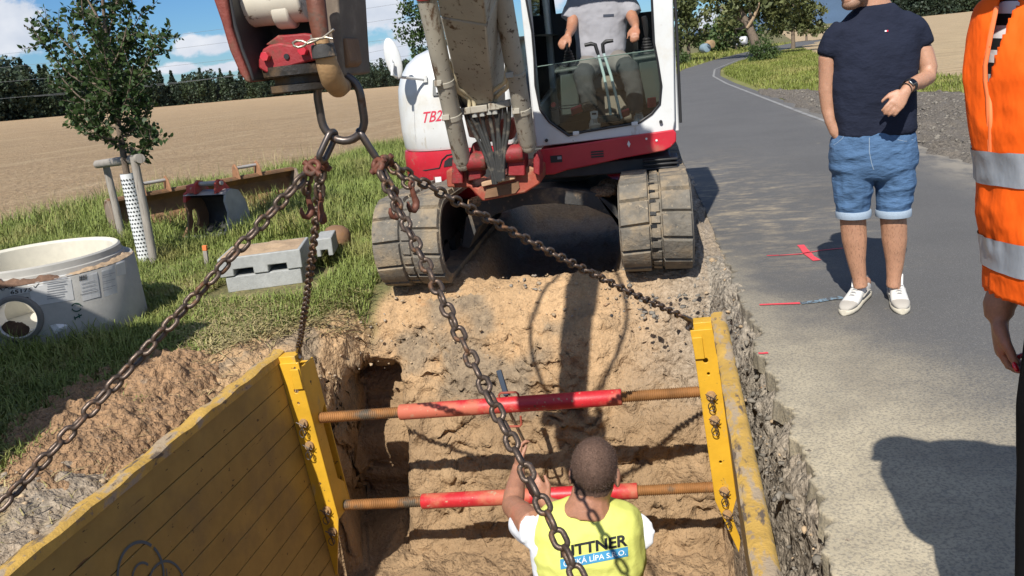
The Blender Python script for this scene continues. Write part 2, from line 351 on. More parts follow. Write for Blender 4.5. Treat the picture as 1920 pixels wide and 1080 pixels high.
M['blockdirt'] = mat('soil_covered_top', (.42,.30,.19), .95, vary=(12,.2), bump=[(60,.6)])
M['liner'] = mat('white_pvc', (.80,.80,.82), .35)
M['paper'] = mat('white_label_paper', (.60,.60,.59), .6, vary=(30,.05))
M['ink'] = mat('black_ink', (.015,.016,.018), .6)
M['greyink'] = mat('grey_print', (.30,.31,.33), .6)
M['greenink'] = mat('green_stencil_paint', (.012,.07,.045), .7)
M['blueink'] = mat('grey_blue_spray_paint', (.09,.12,.14), .8, spots=[(30,.62,.7,(.4,.26,.05),.7)])
M['wood'] = mat('weathered_wood', (.33,.30,.26), .85, vary=(6,.15), spots=[(9,.55,.7,(.20,.17,.14),.9,(6,6,.5))], bump=[(20,.5,.01,(8,8,.6))])
M['guard'] = mat('white_perforated_plastic', (.72,.74,.74), .5)
M['bark'] = mat('grey_brown_bark', (.17,.13,.095), .9, vary=(12,.3), bump=[(40,.8)])
M['rustbeam'] = mat('rusty_steel', (.23,.13,.07), .8, .1, vary=(4,.3), spots=[(5,.55,.7,(.33,.17,.06),.9),(7,.6,.75,(.15,.12,.1),.9)], bump=[(50,.3)])
M['greysteel'] = mat('worn_grey_steel', (.40,.38,.36), .6, .3, vary=(6,.2), spots=[(5,.55,.72,(.38,.24,.12),.85)])
M['bucketred'] = mat('bucket_red_paint', (.46,.05,.035), .6, vary=(6,.2), spots=[(7,.50,.66,(.26,.12,.065),.85),(16,.6,.7,(.42,.33,.26),.9)])
M['skin'] = mat('fair_skin', (.46,.245,.155), .5, vary=((7,.12),(45,.10),(180,.08)), spots=[(5,.55,.75,(.50,.21,.13),.45)], bump=[(260,.25,.003),(40,.2,.006)], sub=.08)  # the man's own skin colour
M['skindark'] = mat('tanned_skin', (.40,.19,.115), .5, vary=((7,.12),(45,.12),(180,.08)), spots=[(7,.52,.75,(.44,.15,.09),.45),(16,.62,.72,(.30,.16,.10),.7)], bump=[(260,.3,.003),(40,.25,.006)], sub=.08)
M['hairy'] = mat('hairy_leg_skin', (.43,.225,.135), .55, vary=((6,.15),(50,.10)), spots=[(4,.5,.72,(.36,.18,.11),.6),(170,.52,.66,(.24,.125,.075),.6,(1,1,.35))], sub=.05)
M['hair'] = mat('cropped_brown_hair', (.125,.076,.055), .85, vary=((9,.22),(55,.22),(260,.4)), bump=[(200,.7,.004),(60,.3,.006)], spec=.25)
M['hairlong'] = mat('brown_hair', (.14,.075,.04), .55, vary=((40,.3),), bump=[(30,.6,.01,(8,8,.5))])
M['blackcloth'] = mat('black_trouser_cloth', (.008,.008,.009), .95, vary=(9,.2), spec=.15)
M['navy'] = mat('navy_cotton', (.0155,.0195,.037), .9, vary=(8,.12), bump=[(5,.5,.05,(1,1,1.6)),(600,.1)], spec=.2)
M['greytee'] = mat('grey_cotton', (.33,.33,.36), .9, vary=(8,.06), bump=[(9,.3,.03)], spec=.2)
M['whitetee'] = mat('white_cotton', (.75,.77,.80), .9, bump=[(9,.3,.03)], spec=.2)
M['denim'] = mat('blue_denim', (.075,.145,.265), .85, vary=((6,.18),(300,.18)), spots=[(3,.50,.78,(.17,.26,.40),.85,(1,1,.5))], bump=[(9,.7,.025,(1,1,2.5))], spec=.2)
M['denimlight'] = mat('pale_denim_cuff', (.30,.37,.45), .9, vary=(200,.15), spec=.2)
M['worktrousers'] = mat('grey_work_trousers', (.20,.185,.17), .9, vary=(7,.12), bump=[(10,.4,.02)], spec=.2)
M['workdark'] = mat('dark_grey_work_fabric', (.055,.055,.055), .9, vary=(10,.15), bump=[(20,.3,.02)], spec=.2)
M['vestyellow'] = mat('fluorescent_yellow_fabric', (.66,.68,.17), .8, vary=((5,.06),), spots=[(5,.60,.82,(.62,.62,.16),.9)], bump=[(8,.3,.03)], spec=.2)
M['vestorange'] = mat('fluorescent_orange_fabric', (.95,.125,.008), .75, vary=((5,.07),), bump=[(11,.35,.03,(1,1,.45))], spec=.2)
M['reflective'] = mat('silver_reflective_tape', (.42,.46,.52), .4, .35, vary=(18,.12), bump=[(14,.25,.02,(1,1,.4))])
M['piping'] = mat('orange_edge_piping', (.9,.20,.06), .7)
M['shoe'] = mat('off_white_leather', (.70,.68,.63), .6, vary=(14,.08))
M['sole'] = mat('cream_rubber_sole', (.58,.53,.42), .7)
M['suede'] = mat('grey_suede', (.42,.39,.34), .9)
M['nail'] = mat('red_nail_varnish', (.75,.02,.04), .2, coat=.6)
M['seat'] = mat('beige_seat_fabric', (.20,.17,.135), .9, vary=(9,.1))
M['console'] = mat('grey_green_console_plastic', (.045,.055,.048), .6, vary=(6,.1))
M['redpedal'] = mat('red_pedal_rubber', (.48,.045,.05), .6)
M['blueblack'] = mat('dark_blue_grip', (.02,.035,.06), .5)
M['lid'] = mat('light_lens', (.7,.7,.7), .15, spec=.8)
M['redmark'] = mat('red_spray_paint', (.75,.07,.09), .8, spots=[(35,.56,.66,(.12,.11,.11),.9)])
M['bluemark'] = mat('pale_blue_spray_paint', (.19,.28,.35), .85, spots=[(40,.44,.56,(.085,.085,.085),.9)])
# ================================================================ the ground
def sstep(x, a, b):
    t = np.clip((x-a)/(b-a), 0, 1); return t*t*(3-2*t)
def field_edge(Y): return np.interp(Y, [-5, 9.4, 15.5, 40, 460], [-11.5, -8.2, -5.4, -4.6, -4.0])
def soil_edge(Y): return np.interp(Y, [-3, 2.5, 3.5, 4.4, 5.0, 5.6, 9, 14], [-2.9, -2.85, -3.0, -2.80, -2.40, -2.0, -1.8, -.2])
def road_right(Y): return np.interp(Y, [-5, 8, 16, 28, 34, 41, 50, 62, 75, 90], [3.25, 3.22, 2.98, 2.75, 2.8, 3.4, 5.2, 8.6, 13.5, 20])
def road_left(Y): return np.interp(Y, [-5, 3, 6.5, 12, 28, 36, 45, 58, 72, 90], [.49, .48, .47, .40, .6, 1.0, 1.95, 4.6, 8.3, 14.5])
DEPTH = 1.62
_fx = ([-3.0, -2.55, -2.30, -2.16, -2.10, -2.04, -2.0, .325, .36, .385, .41, .44, .475, .52], [0, .03, .10, .22, .34, .7, 1, 1, .9, .42, .22, .1, .04, 0])
_fy = ([.1, .45, .6, 4.86, 4.94, 5.03, 5.12, 5.22, 5.32, 5.45, 5.62, 5.8], [0, .2, 1, 1, .86, .66, .52, .40, .31, .17, .05, 0])
def FX(X, Y): return np.interp(X + .15*(1-sstep(Y, 4.35, 4.62))*(X < -1), *_fx)
def ground_z(X, Y):
    """smooth ground height without the clods"""
    z = -DEPTH*FX(X, Y)*np.interp(Y, *_fy)
    w = sstep(-X/np.maximum(Y, 1), .0, .25)*(Y > 11)
    z = z + w*(-.02185*np.maximum(Y-12, 0)) - .0195*np.minimum(X+7, 0)*sstep(-X, 7, 10)
    z = z - .02*sstep(X, .45, .52)*(Y < 100)
    z = z - .30*sstep(X, -1.42, -1.22)*sstep(-X, .20, .36)*sstep(Y, 5.78, 6.02)*(1-sstep(Y, 8.7, 9.6))
    return z
def lines(spec):
    o = []
    for a, b, d in spec: o += list(np.arange(a, b-1e-6, d))
    return np.array(o)
gx = np.concatenate([-np.geomspace(3000, 6.5, 60)[:-1], lines([(-6.5, -3.9, .06), (-3.9, -2.7, .026), (-2.7, -2.34, .018), (-2.34, -1.98, .009), (-1.98, .30, .021), (.30, .54, .0075), (.54, 3.5, .2)]), np.geomspace(3.5, 3000, 50)])
gy = np.concatenate([lines([(-40, -2, 4), (-2, 1.0, .15), (1.0, 2.2, .03), (2.2, 4.8, .019)]), lines([(4.8, 5.32, .0075), (5.32, 5.85, .013), (5.85, 6.6, .03), (6.6, 10, .09)]), np.geomspace(10, 5000, 90)])
GX, GY = np.meshgrid(gx, gy); GZ = ground_z(GX, GY)
P = np.stack([GX.ravel(), GY.ravel(), GZ.ravel()], 1)
gX, gY = P[:,0].copy(), P[:,1].copy()
inner = (np.abs(gX) < 7) & (gY < 12) & (gY > -2)
edge_n = fbm(P*np.array([1,1,0]), 1.3, 5, 4)*.35
soil = sstep(gX - soil_edge(gY) + edge_n, -.12, .12)*(gY < 14)*(1-sstep(gX, .5, .6))
trench = FX(gX, gY)*np.interp(gY, *_fy); intr = sstep(trench, .02, .2)
wallness = intr*(1-sstep(trench, .9, 1.0)*.5)
calm = 1-sstep(gX, .40, .55)
nrmx = np.where(gX < -1, 1, -1)*sstep(np.abs(gX+.83), 1.05, 1.2)
n1, n2, n3 = fbm(P, 2.6, 1, 3), fbm(P, 9, 2, 3), fbm(P, 26, 3, 3)
rec = np.exp(-((gX+1.93+.06*n1)/.15)**4)*sstep(-P[:,2], .42, .62)*(gY > 4.7)*(gY < 5.6)     # hollow carved into the far corner to deepen its shade
P[:,1] += .55*rec*inner; P[:,0] += -.22*rec*inner*(gX < -1.9)
n4 = np.maximum(0, .12-np.abs(fbm(P*np.array([1,1,2.2]), 3.1, 77, 3)))/.12*sstep(fbm(P, 1.7, 79, 2), -.1, .4)
P[:,1] += inner*wallness*(gY > 4.6)*(.062*n1 + .036*n2 + .024*n3 + .080*n4 + .030*sstep(-P[:,2], .65, .95)*np.round(1.4*vn(P*np.array([1,0,.12]), 8.5, 93))*.7)
P[:,0] += inner*wallness*nrmx*(.03*n1 + .02*n2 + .009*n3)
rough = inner*calm*(.004 + .022*soil + .02*intr)
P[:,2] += rough*(fbm(P, 5, 8, 3)*.9 + np.maximum(fbm(P, 19, 9, 3), -.2)*.8) + inner*calm*(soil)*.010*fbm(P, 45, 12, 2)
# rubble along the cut road edge
cutz = inner*sstep(gX, .30, .37)*(1-sstep(gX, .50, .55))*(gY < 5.4)*(gY > .4)
P[:,2] += cutz*(.045*fbm(P, 11, 21, 3) + .03*fbm(P, 30, 22, 2)); P[:,0] += cutz*.035*fbm(P, 9, 23, 3)
# gravelly fringe by the far wall towards the road
NXg, NYg = len(gx), len(gy)
ii = (np.arange(NYg-1)[:,None]*NXg + np.arange(NXg-1)[None,:]).ravel()
gme = mesh_np('ground', P, np.stack([ii, ii+1, ii+1+NXg, ii+NXg], 1))
zone = np.zeros((len(P), 4), np.float32); zone[:,3] = 1
zone[:,0] = 1-soil
zone[:,1] = np.clip(sstep(gX, -.5, .35)*sstep(gY, 3.0, 4.8)*(1-sstep(trench, .3, .6))*.8 + sstep(gX, .33, .40)*.9*(gY < 6) + (gX > -2.9)*(gX < -1.8)*(gY < 3.4)*.75 + sstep(-np.abs(gX+.8), -1.0, -.7)*sstep(gY, 5.75, 6.0)*.5*(gY < 9), 0, 1)*soil
zone[:,2] = np.clip((trench > .05)*(trench < .50)*sstep(fbm(P, 3, 31, 3), .05, .6)*.75, 0, 1)
ca = gme.color_attributes.new('zone', 'FLOAT_COLOR', 'POINT'); ca.data.foreach_set('color', zone.ravel())
def attr_sep(m, name='zone'):
    N, Lk = m.node_tree.nodes, m.node_tree.links; a = N.new('ShaderNodeAttribute'); a.attribute_name = name; s = N.new('ShaderNodeSeparateColor'); Lk.new(a.outputs['Color'], s.inputs[0]); return s
M['ground'] = mat('soil_and_turf', (.475,.31,.165), .95, vary=((2.2,.16),(16,.16),(70,.18)), spots=[(1.3,.56,.70,(.36,.225,.11)),(2.3,.66,.76,(.47,.23,.09)),(3.1,.64,.76,(.28,.245,.185)),(60,.63,.72,(.52,.43,.31))], bump=[(24,.45,.035),(90,.5,.010)], crumbs=[(30,.42,.03),(70,.42,.012)])
def _ground_extra():
    m = M['ground']; N, Lk, b, src = nodes_of(m); s = attr_sep(m); t = N.new('ShaderNodeTexCoord')
    def nz(sc, lo, hi, c0, c1):
        n = N.new('ShaderNodeTexNoise'); n.inputs['Scale'].default_value = sc; n.inputs['Detail'].default_value = 6; n.inputs['Roughness'].default_value = .7; Lk.new(t.outputs['Object'], n.inputs['Vector'])
        r = N.new('ShaderNodeValToRGB'); Lk.new(n.outputs[0], r.inputs[0]); r.color_ramp.elements[0].position = lo; r.color_ramp.elements[1].position = hi; r.color_ramp.elements[0].color = (*c0,1); r.color_ramp.elements[1].color = (*c1,1); return r.outputs[0]
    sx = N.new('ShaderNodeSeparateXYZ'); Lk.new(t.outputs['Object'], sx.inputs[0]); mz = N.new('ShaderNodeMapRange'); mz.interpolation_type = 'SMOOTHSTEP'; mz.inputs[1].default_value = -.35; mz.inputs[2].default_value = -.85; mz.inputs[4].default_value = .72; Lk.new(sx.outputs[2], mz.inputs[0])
    mixcol(m, mz.outputs[0], nz(3.2, .32, .68, (.17,.112,.063), (.365,.248,.138)))      # soil colour turns darker with depth
    mixcol(m, s.outputs[2], nz(22, .35, .65, (.11,.095,.075), (.30,.24,.165)))
    mixcol(m, s.outputs[1], nz(38, .36, .66, (.15,.13,.105), (.44,.38,.30)))
    mixcol(m, s.outputs[0], nz(5, .35, .7, (.075,.085,.028), (.26,.21,.09)))
_ground_extra()
ground = obj_from_mesh('ground', gme, M['ground']); tag(ground, 'soil verge and trench with turf', kind='structure')
for p in gme.polygons: pass
gme.polygons.foreach_set('use_smooth', np.ones(len(gme.polygons), bool))
gbvh = BVHTree.FromPolygons([tuple(v) for v in P[:0]] or [(0,0,0),(1,0,0),(0,1,0)], [(0,1,2)])
def gz(x, y): return float(ground_z(np.array([x]), np.array([y]))[0])

# ---- sheets: fields, road, shoulder
def sheet(name, Ys, L, R, nx, material, dz, label, bend=None, rough=0, power=1.0, nscale=14):
    u = np.linspace(0, 1, nx)**power; Ys = np.asarray(Ys, float); Xl, Xr = L(Ys), R(Ys)
    X = Xl[:,None]*(1-u) + Xr[:,None]*u; Y = np.repeat(Ys[:,None], nx, 1); V = np.stack([X.ravel(), Y.ravel(), np.zeros(X.size)], 1)
    V[:,2] = dz(V[:,0], V[:,1])
    if rough: V[:,2] += rough*np.abs(fbm(V, nscale, 41, 3))*(np.tile(np.minimum(u, 1-u), len(Ys)) > .01)
    i = (np.arange(len(Ys)-1)[:,None]*nx + np.arange(nx-1)[None,:]).ravel()
    me = mesh_np(name, V, np.stack([i, i+1, i+1+nx, i+nx], 1)); me.polygons.foreach_set('use_smooth', np.ones(len(me.polygons), bool))
    o = obj_from_mesh(name, me, material); tag(o, label, kind='structure'); return o
M['tilled'] = mat('tilled_stubble_soil', (.46,.315,.17), .95, vary=((.25,.08),(9,.25),(3,.10)), spots=[(9,.54,.66,(.60,.46,.29)),(13,.57,.66,(.23,.15,.085)),(.42,.50,.70,(.52,.38,.22),None,(2.6,.14,1)),(1.3,.52,.68,(.36,.24,.125),None,(.25,1.4,1))], bump=[(10,1.0,.12),(40,.6,.03)])
sheet('tilled_field', np.concatenate([np.linspace(-4, 14, 40), np.geomspace(14.5, 520, 70)]), lambda Y: field_edge(Y)-5-Y*1.3-20, lambda Y: field_edge(Y)+.15*fbm(np.stack([Y*0, Y, Y*0], 1), 1.1, 4, 3), 60, M['tilled'], lambda X, Y: ground_z(X, Y)+.006+.05*sstep(field_edge(Y)-X, 0, 1.2)*(Y < 60), 'wide tilled tan stubble field')
M['stubble'] = mat('dry_wheat_stubble', (.44,.33,.19), .95, vary=((.6,.12),(12,.2)), spots=[(2.2,.5,.66,(.29,.20,.11),None,(.15,1.6,1))], bump=[(18,.8,.05)])
_ra, _rb, _rc = at(1532, 140, z=0), at(1640, 148, z=0), at(1830, 150, z=0)
def rf_left(Y): return np.interp(Y, [10, 17, 25, 30, 60, 520], [16, 8.2, 6.6, 6.6, 10.5, 75])
sheet('stubble_field', np.concatenate([np.linspace(14, 40, 50), np.geomspace(41, 540, 50)]), rf_left, lambda Y: 40+Y*1.2, 40, M['stubble'], lambda X, Y: ground_z(X, Y)+.02, 'pale dry stubble field beyond the road', rough=.06, nscale=3)
M['gravel'] = mat('grey_brown_shoulder_rubble', (.19,.165,.135), .95, vary=((3,.15),(25,.3),(80,.35)), spots=[(30,.60,.70,(.34,.30,.245)),(40,.60,.72,(.085,.075,.065)),(1.5,.56,.75,(.26,.215,.16))], bump=[(26,1.0,.05),(90,.7,.015)])
sheet('gravel_shoulder', np.concatenate([np.arange(3.0, 14, .10), np.arange(14, 23.4, .2)]), lambda Y: road_right(Y)-.03+.10*fbm(np.stack([Y*0, Y, Y*0], 1), 1.7, 14, 3), lambda Y: np.interp(Y, [3, 11, 15, 17, 20, 23.3], [7.6, 7.2, 6.6, 5.6, 4.3, road_right(23.3)+.05])+.25*fbm(np.stack([Y*0, Y, Y*0], 1), .9, 15, 3), 64, M['gravel'], lambda X, Y: ground_z(X, Y)+.022, 'broken grey rubble shoulder beside the road', rough=.075, nscale=7)

# road with a broken left edge over the trench
M['road'] = mat('dusty_asphalt', (.112,.109,.105), .9, vary=((.8,.12),(140,.30)), spots=[(170,.58,.68,(.27,.265,.25)),(9,.66,.76,(.30,.26,.19),None,(.5,1,1))], bump=[(160,.5,.006),(30,.2,.01)])
def _road_extra():
    m = M['road']; N, Lk, b, src = nodes_of(m); t = N.new('ShaderNodeTexCoord'); s = N.new('ShaderNodeSeparateXYZ'); Lk.new(t.outputs['Object'], s.inputs[0])
    def mth(op, a, bb, cl=False):
        n = N.new('ShaderNodeMath'); n.operation = op; n.use_clamp = cl
        for i, v in enumerate((a, bb)):
            if isinstance(v, (int, float)): n.inputs[i].default_value = v
            else: Lk.new(v, n.inputs[i])
        return n.outputs[0]
    def nz(sc, st=None, det=7, rg=.65):
        n = N.new('ShaderNodeTexNoise'); n.inputs['Scale'].default_value = sc; n.inputs['Detail'].default_value = det; n.inputs['Roughness'].default_value = rg
        mp = N.new('ShaderNodeMapping'); mp.inputs['Scale'].default_value = st or (1,1,1); Lk.new(t.outputs['Object'], mp.inputs[0]); Lk.new(mp.outputs[0], n.inputs['Vector']); return n.outputs[0]
    def mr(x, a, bb, c=0, d=1):
        r = N.new('ShaderNodeMapRange'); r.interpolation_type = 'SMOOTHSTEP'
        for i, v in enumerate((x, a, bb, c, d)):
            if isinstance(v, (int, float)): r.inputs[i].default_value = v
            else: Lk.new(v, r.inputs[i])
        return r.outputs[0]
    X, Y = s.outputs[0], s.outputs[1]
    # sand swept over the road from the trench: thick near the cut and near the camera
    near = mr(Y, 5.4, 2.2)                                      # 0 far .. 1 near
    reach = mth('ADD', mth('MULTIPLY', near, 1.7), .78)
    a = mr(mth('ADD', X, mth('MULTIPLY', mth('SUBTRACT', nz(1.6), .5), 1.1)), reach, .42)
    a = mth('MULTIPLY', a, mr(Y, 6.6, 5.2))
    grain = mr(nz(95, None, 3), .37, .56)
    sand = mth('MULTIPLY', mth('ADD', mth('MULTIPLY', grain, mr(a, .8, .15, .44, .72)), mr(a, .15, .8, .08, .40)), mth('MULTIPLY', a, mth('ADD', .55, mth('MULTIPLY', near, .75))), True)
    c = N.new('ShaderNodeValToRGB'); Lk.new(nz(4), c.inputs[0]); c.color_ramp.elements[0].color = (.37,.315,.22,1); c.color_ramp.elements[1].color = (.60,.515,.355,1); c.color_ramp.elements[0].position = .3; c.color_ramp.elements[1].position = .7
    mixcol(m, mth('MULTIPLY', sand, .90), c.outputs[0])
    # tracked streaks further on, across the lane
    st = mth('MULTIPLY', mr(nz(2.6, (1.0,1,1), 9, .72), .40, .60), mr(nz(8, (.45,1.2,1), 9, .8), .42, .64))
    zone1 = mth('MULTIPLY', mr(Y, 4.9, 6.4), mr(Y, 13, 8)); zone1 = mth('MULTIPLY', zone1, mr(mth('ADD', X, mth('MULTIPLY', mth('SUBTRACT', nz(.9), .5), 2.2)), 1.9, .5))
    mixcol(m, mth('MULTIPLY', mth('MULTIPLY', st, .95), zone1, True), (.41,.335,.225))
    e = mth('MULTIPLY', mr(X, 2.45, 3.15), mr(nz(3, (1,.5,1)), .35, .6)); e = mth('MULTIPLY', e, mr(Y, 24, 10))
    mixcol(m, mth('MULTIPLY', e, .75), (.34,.30,.235))
    f = mr(nz(60, None, 3), .58, .68); mixcol(m, mth('MULTIPLY', f, mth('MULTIPLY', near, .55)), (.33,.30,.24))
_road_extra()
ry = np.concatenate([np.arange(-3, 6.6, .015), np.arange(6.6, 14, .2), np.geomspace(14, 92, 60)])
def rl(Y):
    q = np.stack([Y*0, Y, Y*0], 1); near = (1-sstep(Y, 5.6, 7))
    return road_left(Y) + near*(.028*fbm(q, 2.2, 51, 3) + .024*fbm(q, 9, 52, 5, .62) + .008*vn(q, 70, 53))
nxr = 26; u = np.linspace(0, 1, nxr)**1.6
X = rl(ry)[:,None]*(1-u) + road_right(ry)[:,None]*u; Y = np.repeat(ry[:,None], nxr, 1)
V = np.stack([X, Y, np.full_like(X, .008)], 2); V[:,:,2] += .0 
sk = V[:, :1].copy(); sk[:,:,2] = -.085; sk[:,:,0] -= (.012*fbm(np.stack([ry*0, ry, ry*0], 1), 14, 61, 2))[:,None]
sk2 = V[:, :1].copy(); sk2[:,:,2] = -.004
V = np.concatenate([sk, sk2, V], 1).reshape(-1, 3); k = nxr+2
i = (np.arange(len(ry)-1)[:,None]*k + np.arange(k-1)[None,:]).ravel()
rme = mesh_np('road', V, np.stack([i, i+1, i+1+k, i+k], 1)); road = obj_from_mesh('road', rme, M['road']); tag(road, 'narrow dusty asphalt road', kind='structure')
M['line'] = mat('worn_white_line_paint', (.28,.275,.26), .8, spots=[(6,.50,.64,(.16,.155,.15)),(60,.55,.65,(.2,.19,.18))])
sheet('road_edge_line', np.geomspace(11, 60, 90), lambda Y: road_right(Y)-.29, lambda Y: road_right(Y)-.21, 3, M['line'], lambda X, Y: X*0+.013, 'worn white edge line on the road')

def mark(name, pts, w, material, label):
    mb = MB(); P3 = [at(x, y, z=.013) for x, y in pts]; V = []
    for i, p in enumerate(P3):
        a, b = P3[max(i-1, 0)], P3[min(i+1, len(P3)-1)]; d = (b-a).normalized(); n = Vector((-d.y, d.x, 0)); ww = w*(.75+.4*random.random())/2; V += [p-n*ww, p+n*ww]
    mb.add(V, [(2*i, 2*i+2, 2*i+3, 2*i+1) for i in range(len(P3)-1)]); o = mb.build(name, material, smooth=0); tag(o, label, kind='structure'); return o
mark('spray_mark', [(1501,459),(1507,466),(1514,475),(1521,481),(1532,488)], .055, M['redmark'], 'short thick red stroke sprayed on the asphalt')
mark('spray_mark', [(1438,479),(1470,478),(1500,476),(1540,469),(1580,465)], .018, M['redmark'], 'thin red line sprayed across the asphalt')
mark('spray_mark', [(1424,571),(1450,570),(1476,569),(1500,568)], .03, M['redmark'], 'red dash sprayed near the trench edge')
mark('spray_mark', [(1502,568),(1530,565),(1556,560),(1580,557)], .05, M['bluemark'], 'pale blue streak sprayed before the white shoes')
mark('spray_mark', [(1422,662),(1430,662),(1440,661)], .02, M['redmark'], 'small red dot sprayed at the cut road edge')

# ---- soil heap on the grass verge
def heap(name, cx, cy, rx, ry_, h, n, seed, label, rot=0):
    g = np.linspace(-1, 1, n); A, B = np.meshgrid(g, g); r = np.sqrt(A**2+B**2); hh = np.clip(1-r**1.5, 0, 1)
    xr, yr = A*rx, B*ry_; x = cx + xr*math.cos(rot) - yr*math.sin(rot); y = cy + xr*math.sin(rot) + yr*math.cos(rot)
    V = np.stack([x.ravel(), y.ravel(), np.zeros(x.size)], 1); hh = hh.ravel()
    q = V.copy(); z = h*hh**.8*(1+.6*fbm(q, 2.6, seed, 3)) + sstep(hh, 0, .15)*(.034*np.abs(fbm(q, 7, seed+1, 3)) + .024*np.maximum(fbm(q, 20, seed+2, 2), -.1) + .016*np.maximum(fbm(q, 44, seed+3, 2), -.1))
    V[:,2] = ground_z(V[:,0], V[:,1]) + z - .03
    i = (np.arange(n-1)[:,None]*n + np.arange(n-1)[None,:]).ravel(); F = np.stack([i, i+1, i+1+n, i+n], 1)
    F = F[(r.ravel()[F].min(1) < 1.0)]
    me = mesh_np(name, V, F); me.polygons.foreach_set('use_smooth', np.ones(len(me.polygons), bool))
    o = obj_from_mesh(name, me, M['heap'], None, (cx, cy, gz(cx, cy))); tag(o, label, 'soil heap'); return o
M['heap'] = mat('loose_brown_soil', (.37,.225,.12), .95, vary=((4,.15),(40,.25)), spots=[(4,.63,.72,(.44,.20,.08)),(6,.62,.72,(.25,.185,.13)),(45,.6,.7,(.42,.32,.22))], bump=[(40,.7,.03),(120,.5,.01)], crumbs=[(34,.6,.03),(85,.5,.012)])
heap('soil_heap', -2.80, 3.78, .46, .90, .075, 190, 71, 'low heap of loose brown soil beside the left yellow panel', rot=.12)

# ---- loose stones and clods
def stones(name, N, xr, yr, keep, size, material, label, seed=0, zf=None):
    rg = np.random.default_rng(seed); ico = []
    base = [(0,0,1),(.89,0,.45),(.28,.85,.45),(-.72,.53,.45),(-.72,-.53,.45),(.28,-.85,.45),(.72,.53,-.45),(-.28,.85,-.45),(-.89,0,-.45),(-.28,-.85,-.45),(.72,-.53,-.45),(0,0,-1)]
    fs = [(0,1,2),(0,2,3),(0,3,4),(0,4,5),(0,5,1),(1,6,2),(2,7,3),(3,8,4),(4,9,5),(5,10,1),(6,7,2),(7,8,3),(8,9,4),(9,10,5),(10,6,1),(11,7,6),(11,8,7),(11,9,8),(11,10,9),(11,6,10)]
    base = np.array(base); fs = np.array(fs); x = rg.uniform(*xr, N); y = rg.uniform(*yr, N); k = keep(x, y); x, y = x[k], y[k]; n = len(x)
    s = size[0]*(size[1]/size[0])**(rg.random(n)**2.5)
    V = base[None]*(1+.95*(rg.random((n, 12, 1))-.5)); V = V*s[:,None,None]*np.array([1,1,.65])*(.7+.6*rg.random((n,1,3)))
    a = rg.random(n)*6.28; c, sn = np.cos(a)[:,None], np.sin(a)[:,None]; V = np.stack([V[:,:,0]*c-V[:,:,1]*sn, V[:,:,0]*sn+V[:,:,1]*c, V[:,:,2]], 2)
    z = (zf or ground_z)(x, y); V += np.stack([x, y, z+s*.15], 1)[:,None]
    F = (fs[None]+(np.arange(n)*12)[:,None,None]).reshape(-1, 3); me = mesh_np(name, V.reshape(-1,3), F); o = obj_from_mesh(name, me, material); tag(o, label, kind='stuff'); return o
def st_left(x, y): return (x > soil_edge(y)+.05)*(x < .47)*(FX(x, y)*np.interp(y, *_fy) < .30)
M['stone'] = mat('pale_soil_stone', (.42,.31,.195), .9, vary=((8,.3),(2,.2)), spots=[(5,.5,.6,(.27,.24,.20)),(3,.58,.66,(.40,.24,.13))], bump=[(80,.4)])
stones('loose_stones', 9000, (-3.3, .47), (1.5, 6.0), st_left, (.003, .020), M['stone'], 'loose clods and stones around the trench', 1)
M['stonegrey'] = mat('grey_road_stone', (.20,.18,.15), .9, vary=((9,.35),), spots=[(4,.55,.65,(.12,.11,.10))], bump=[(80,.4)])
stones('road_rubble', 2600, (-.5, .50), (.8, 6.2), lambda x, y: (x > np.where(y < 5, .36, -.3+.0*x))*(np.random.default_rng(5).random(len(x)) < np.where(y < 5, 1, .55)), (.004, .022), M['stonegrey'], 'broken grey rubble along the cut road edge', 2, lambda x, y: np.maximum(ground_z(x, y), -.12)-.01)
stones('shoulder_stones', 9000, (3.1, 7.4), (5, 22.5), lambda x, y: (x > road_right(y)+.02)*(x < np.interp(y, [3, 11, 15, 17, 20, 23.3], [7.6, 7.2, 6.6, 5.6, 4.3, 2.95])), (.008, .034), M['stonegrey'], 'grey rubble stones on the far road shoulder', 3, lambda x, y: x*0+.035)
def _flr(x, y): return (x > -.1)*(x < .3)
stones('trench_gravel', 900, (-.06, .22), (3.1, 4.3), _flr, (.008, .03), M['stonegrey'], 'grey gravel on the trench floor beside the worker', 4, lambda x, y: x*0-1.52)

# ---- grass
def blades(name, x, y, h, w, lean, material, label, seed=0, lie=False, z=None):
    rg = np.random.default_rng(seed); n = len(x); z = ground_z(x, y) if z is None else z
    a = rg.random(n)*6.283; d = np.stack([np.cos(a), np.sin(a)], 1); q = np.stack([-d[:,1], d[:,0]], 1)
    ln = lean*(.3+rg.random(n)); V = np.zeros((n, 5, 3)); B = np.stack([x, y], 1)
    m = B + d*(h*ln*.35)[:,None]; t = B + d*(h*ln)[:,None]; up = np.sqrt(np.maximum(1-(ln*.8)**2, .05))
    V[:,0,:2] = B-q*w[:,None]/2; V[:,1,:2] = B+q*w[:,None]/2; V[:,2,:2] = m-q*w[:,None]*.4; V[:,3,:2] = m+q*w[:,None]*.4; V[:,4,:2] = t
    V[:,0,2] = V[:,1,2] = z-.01; V[:,2,2] = V[:,3,2] = z+h*.58*(1 if not lie else .12); V[:,4,2] = z+h*up*(1 if not lie else .05)+(.01 if lie else 0)
    if lie: V[:,:,2] += (rg.random(n)*.03)[:,None]
    F = (np.array([(0,1,3),(0,3,2),(2,3,4)])[None]+(np.arange(n)*5)[:,None,None]).reshape(-1,3)
    me = mesh_np(name, V.reshape(-1,3), F); o = obj_from_mesh(name, me, material); tag(o, label, kind='stuff'); return o
M['grass'] = mat('green_grass', (.195,.245,.058), .6, vary=((1.1,.25),(45,.35)), spots=[(.9,.48,.68,(.29,.26,.09)),(70,.58,.66,(.34,.29,.11))], spec=.3)
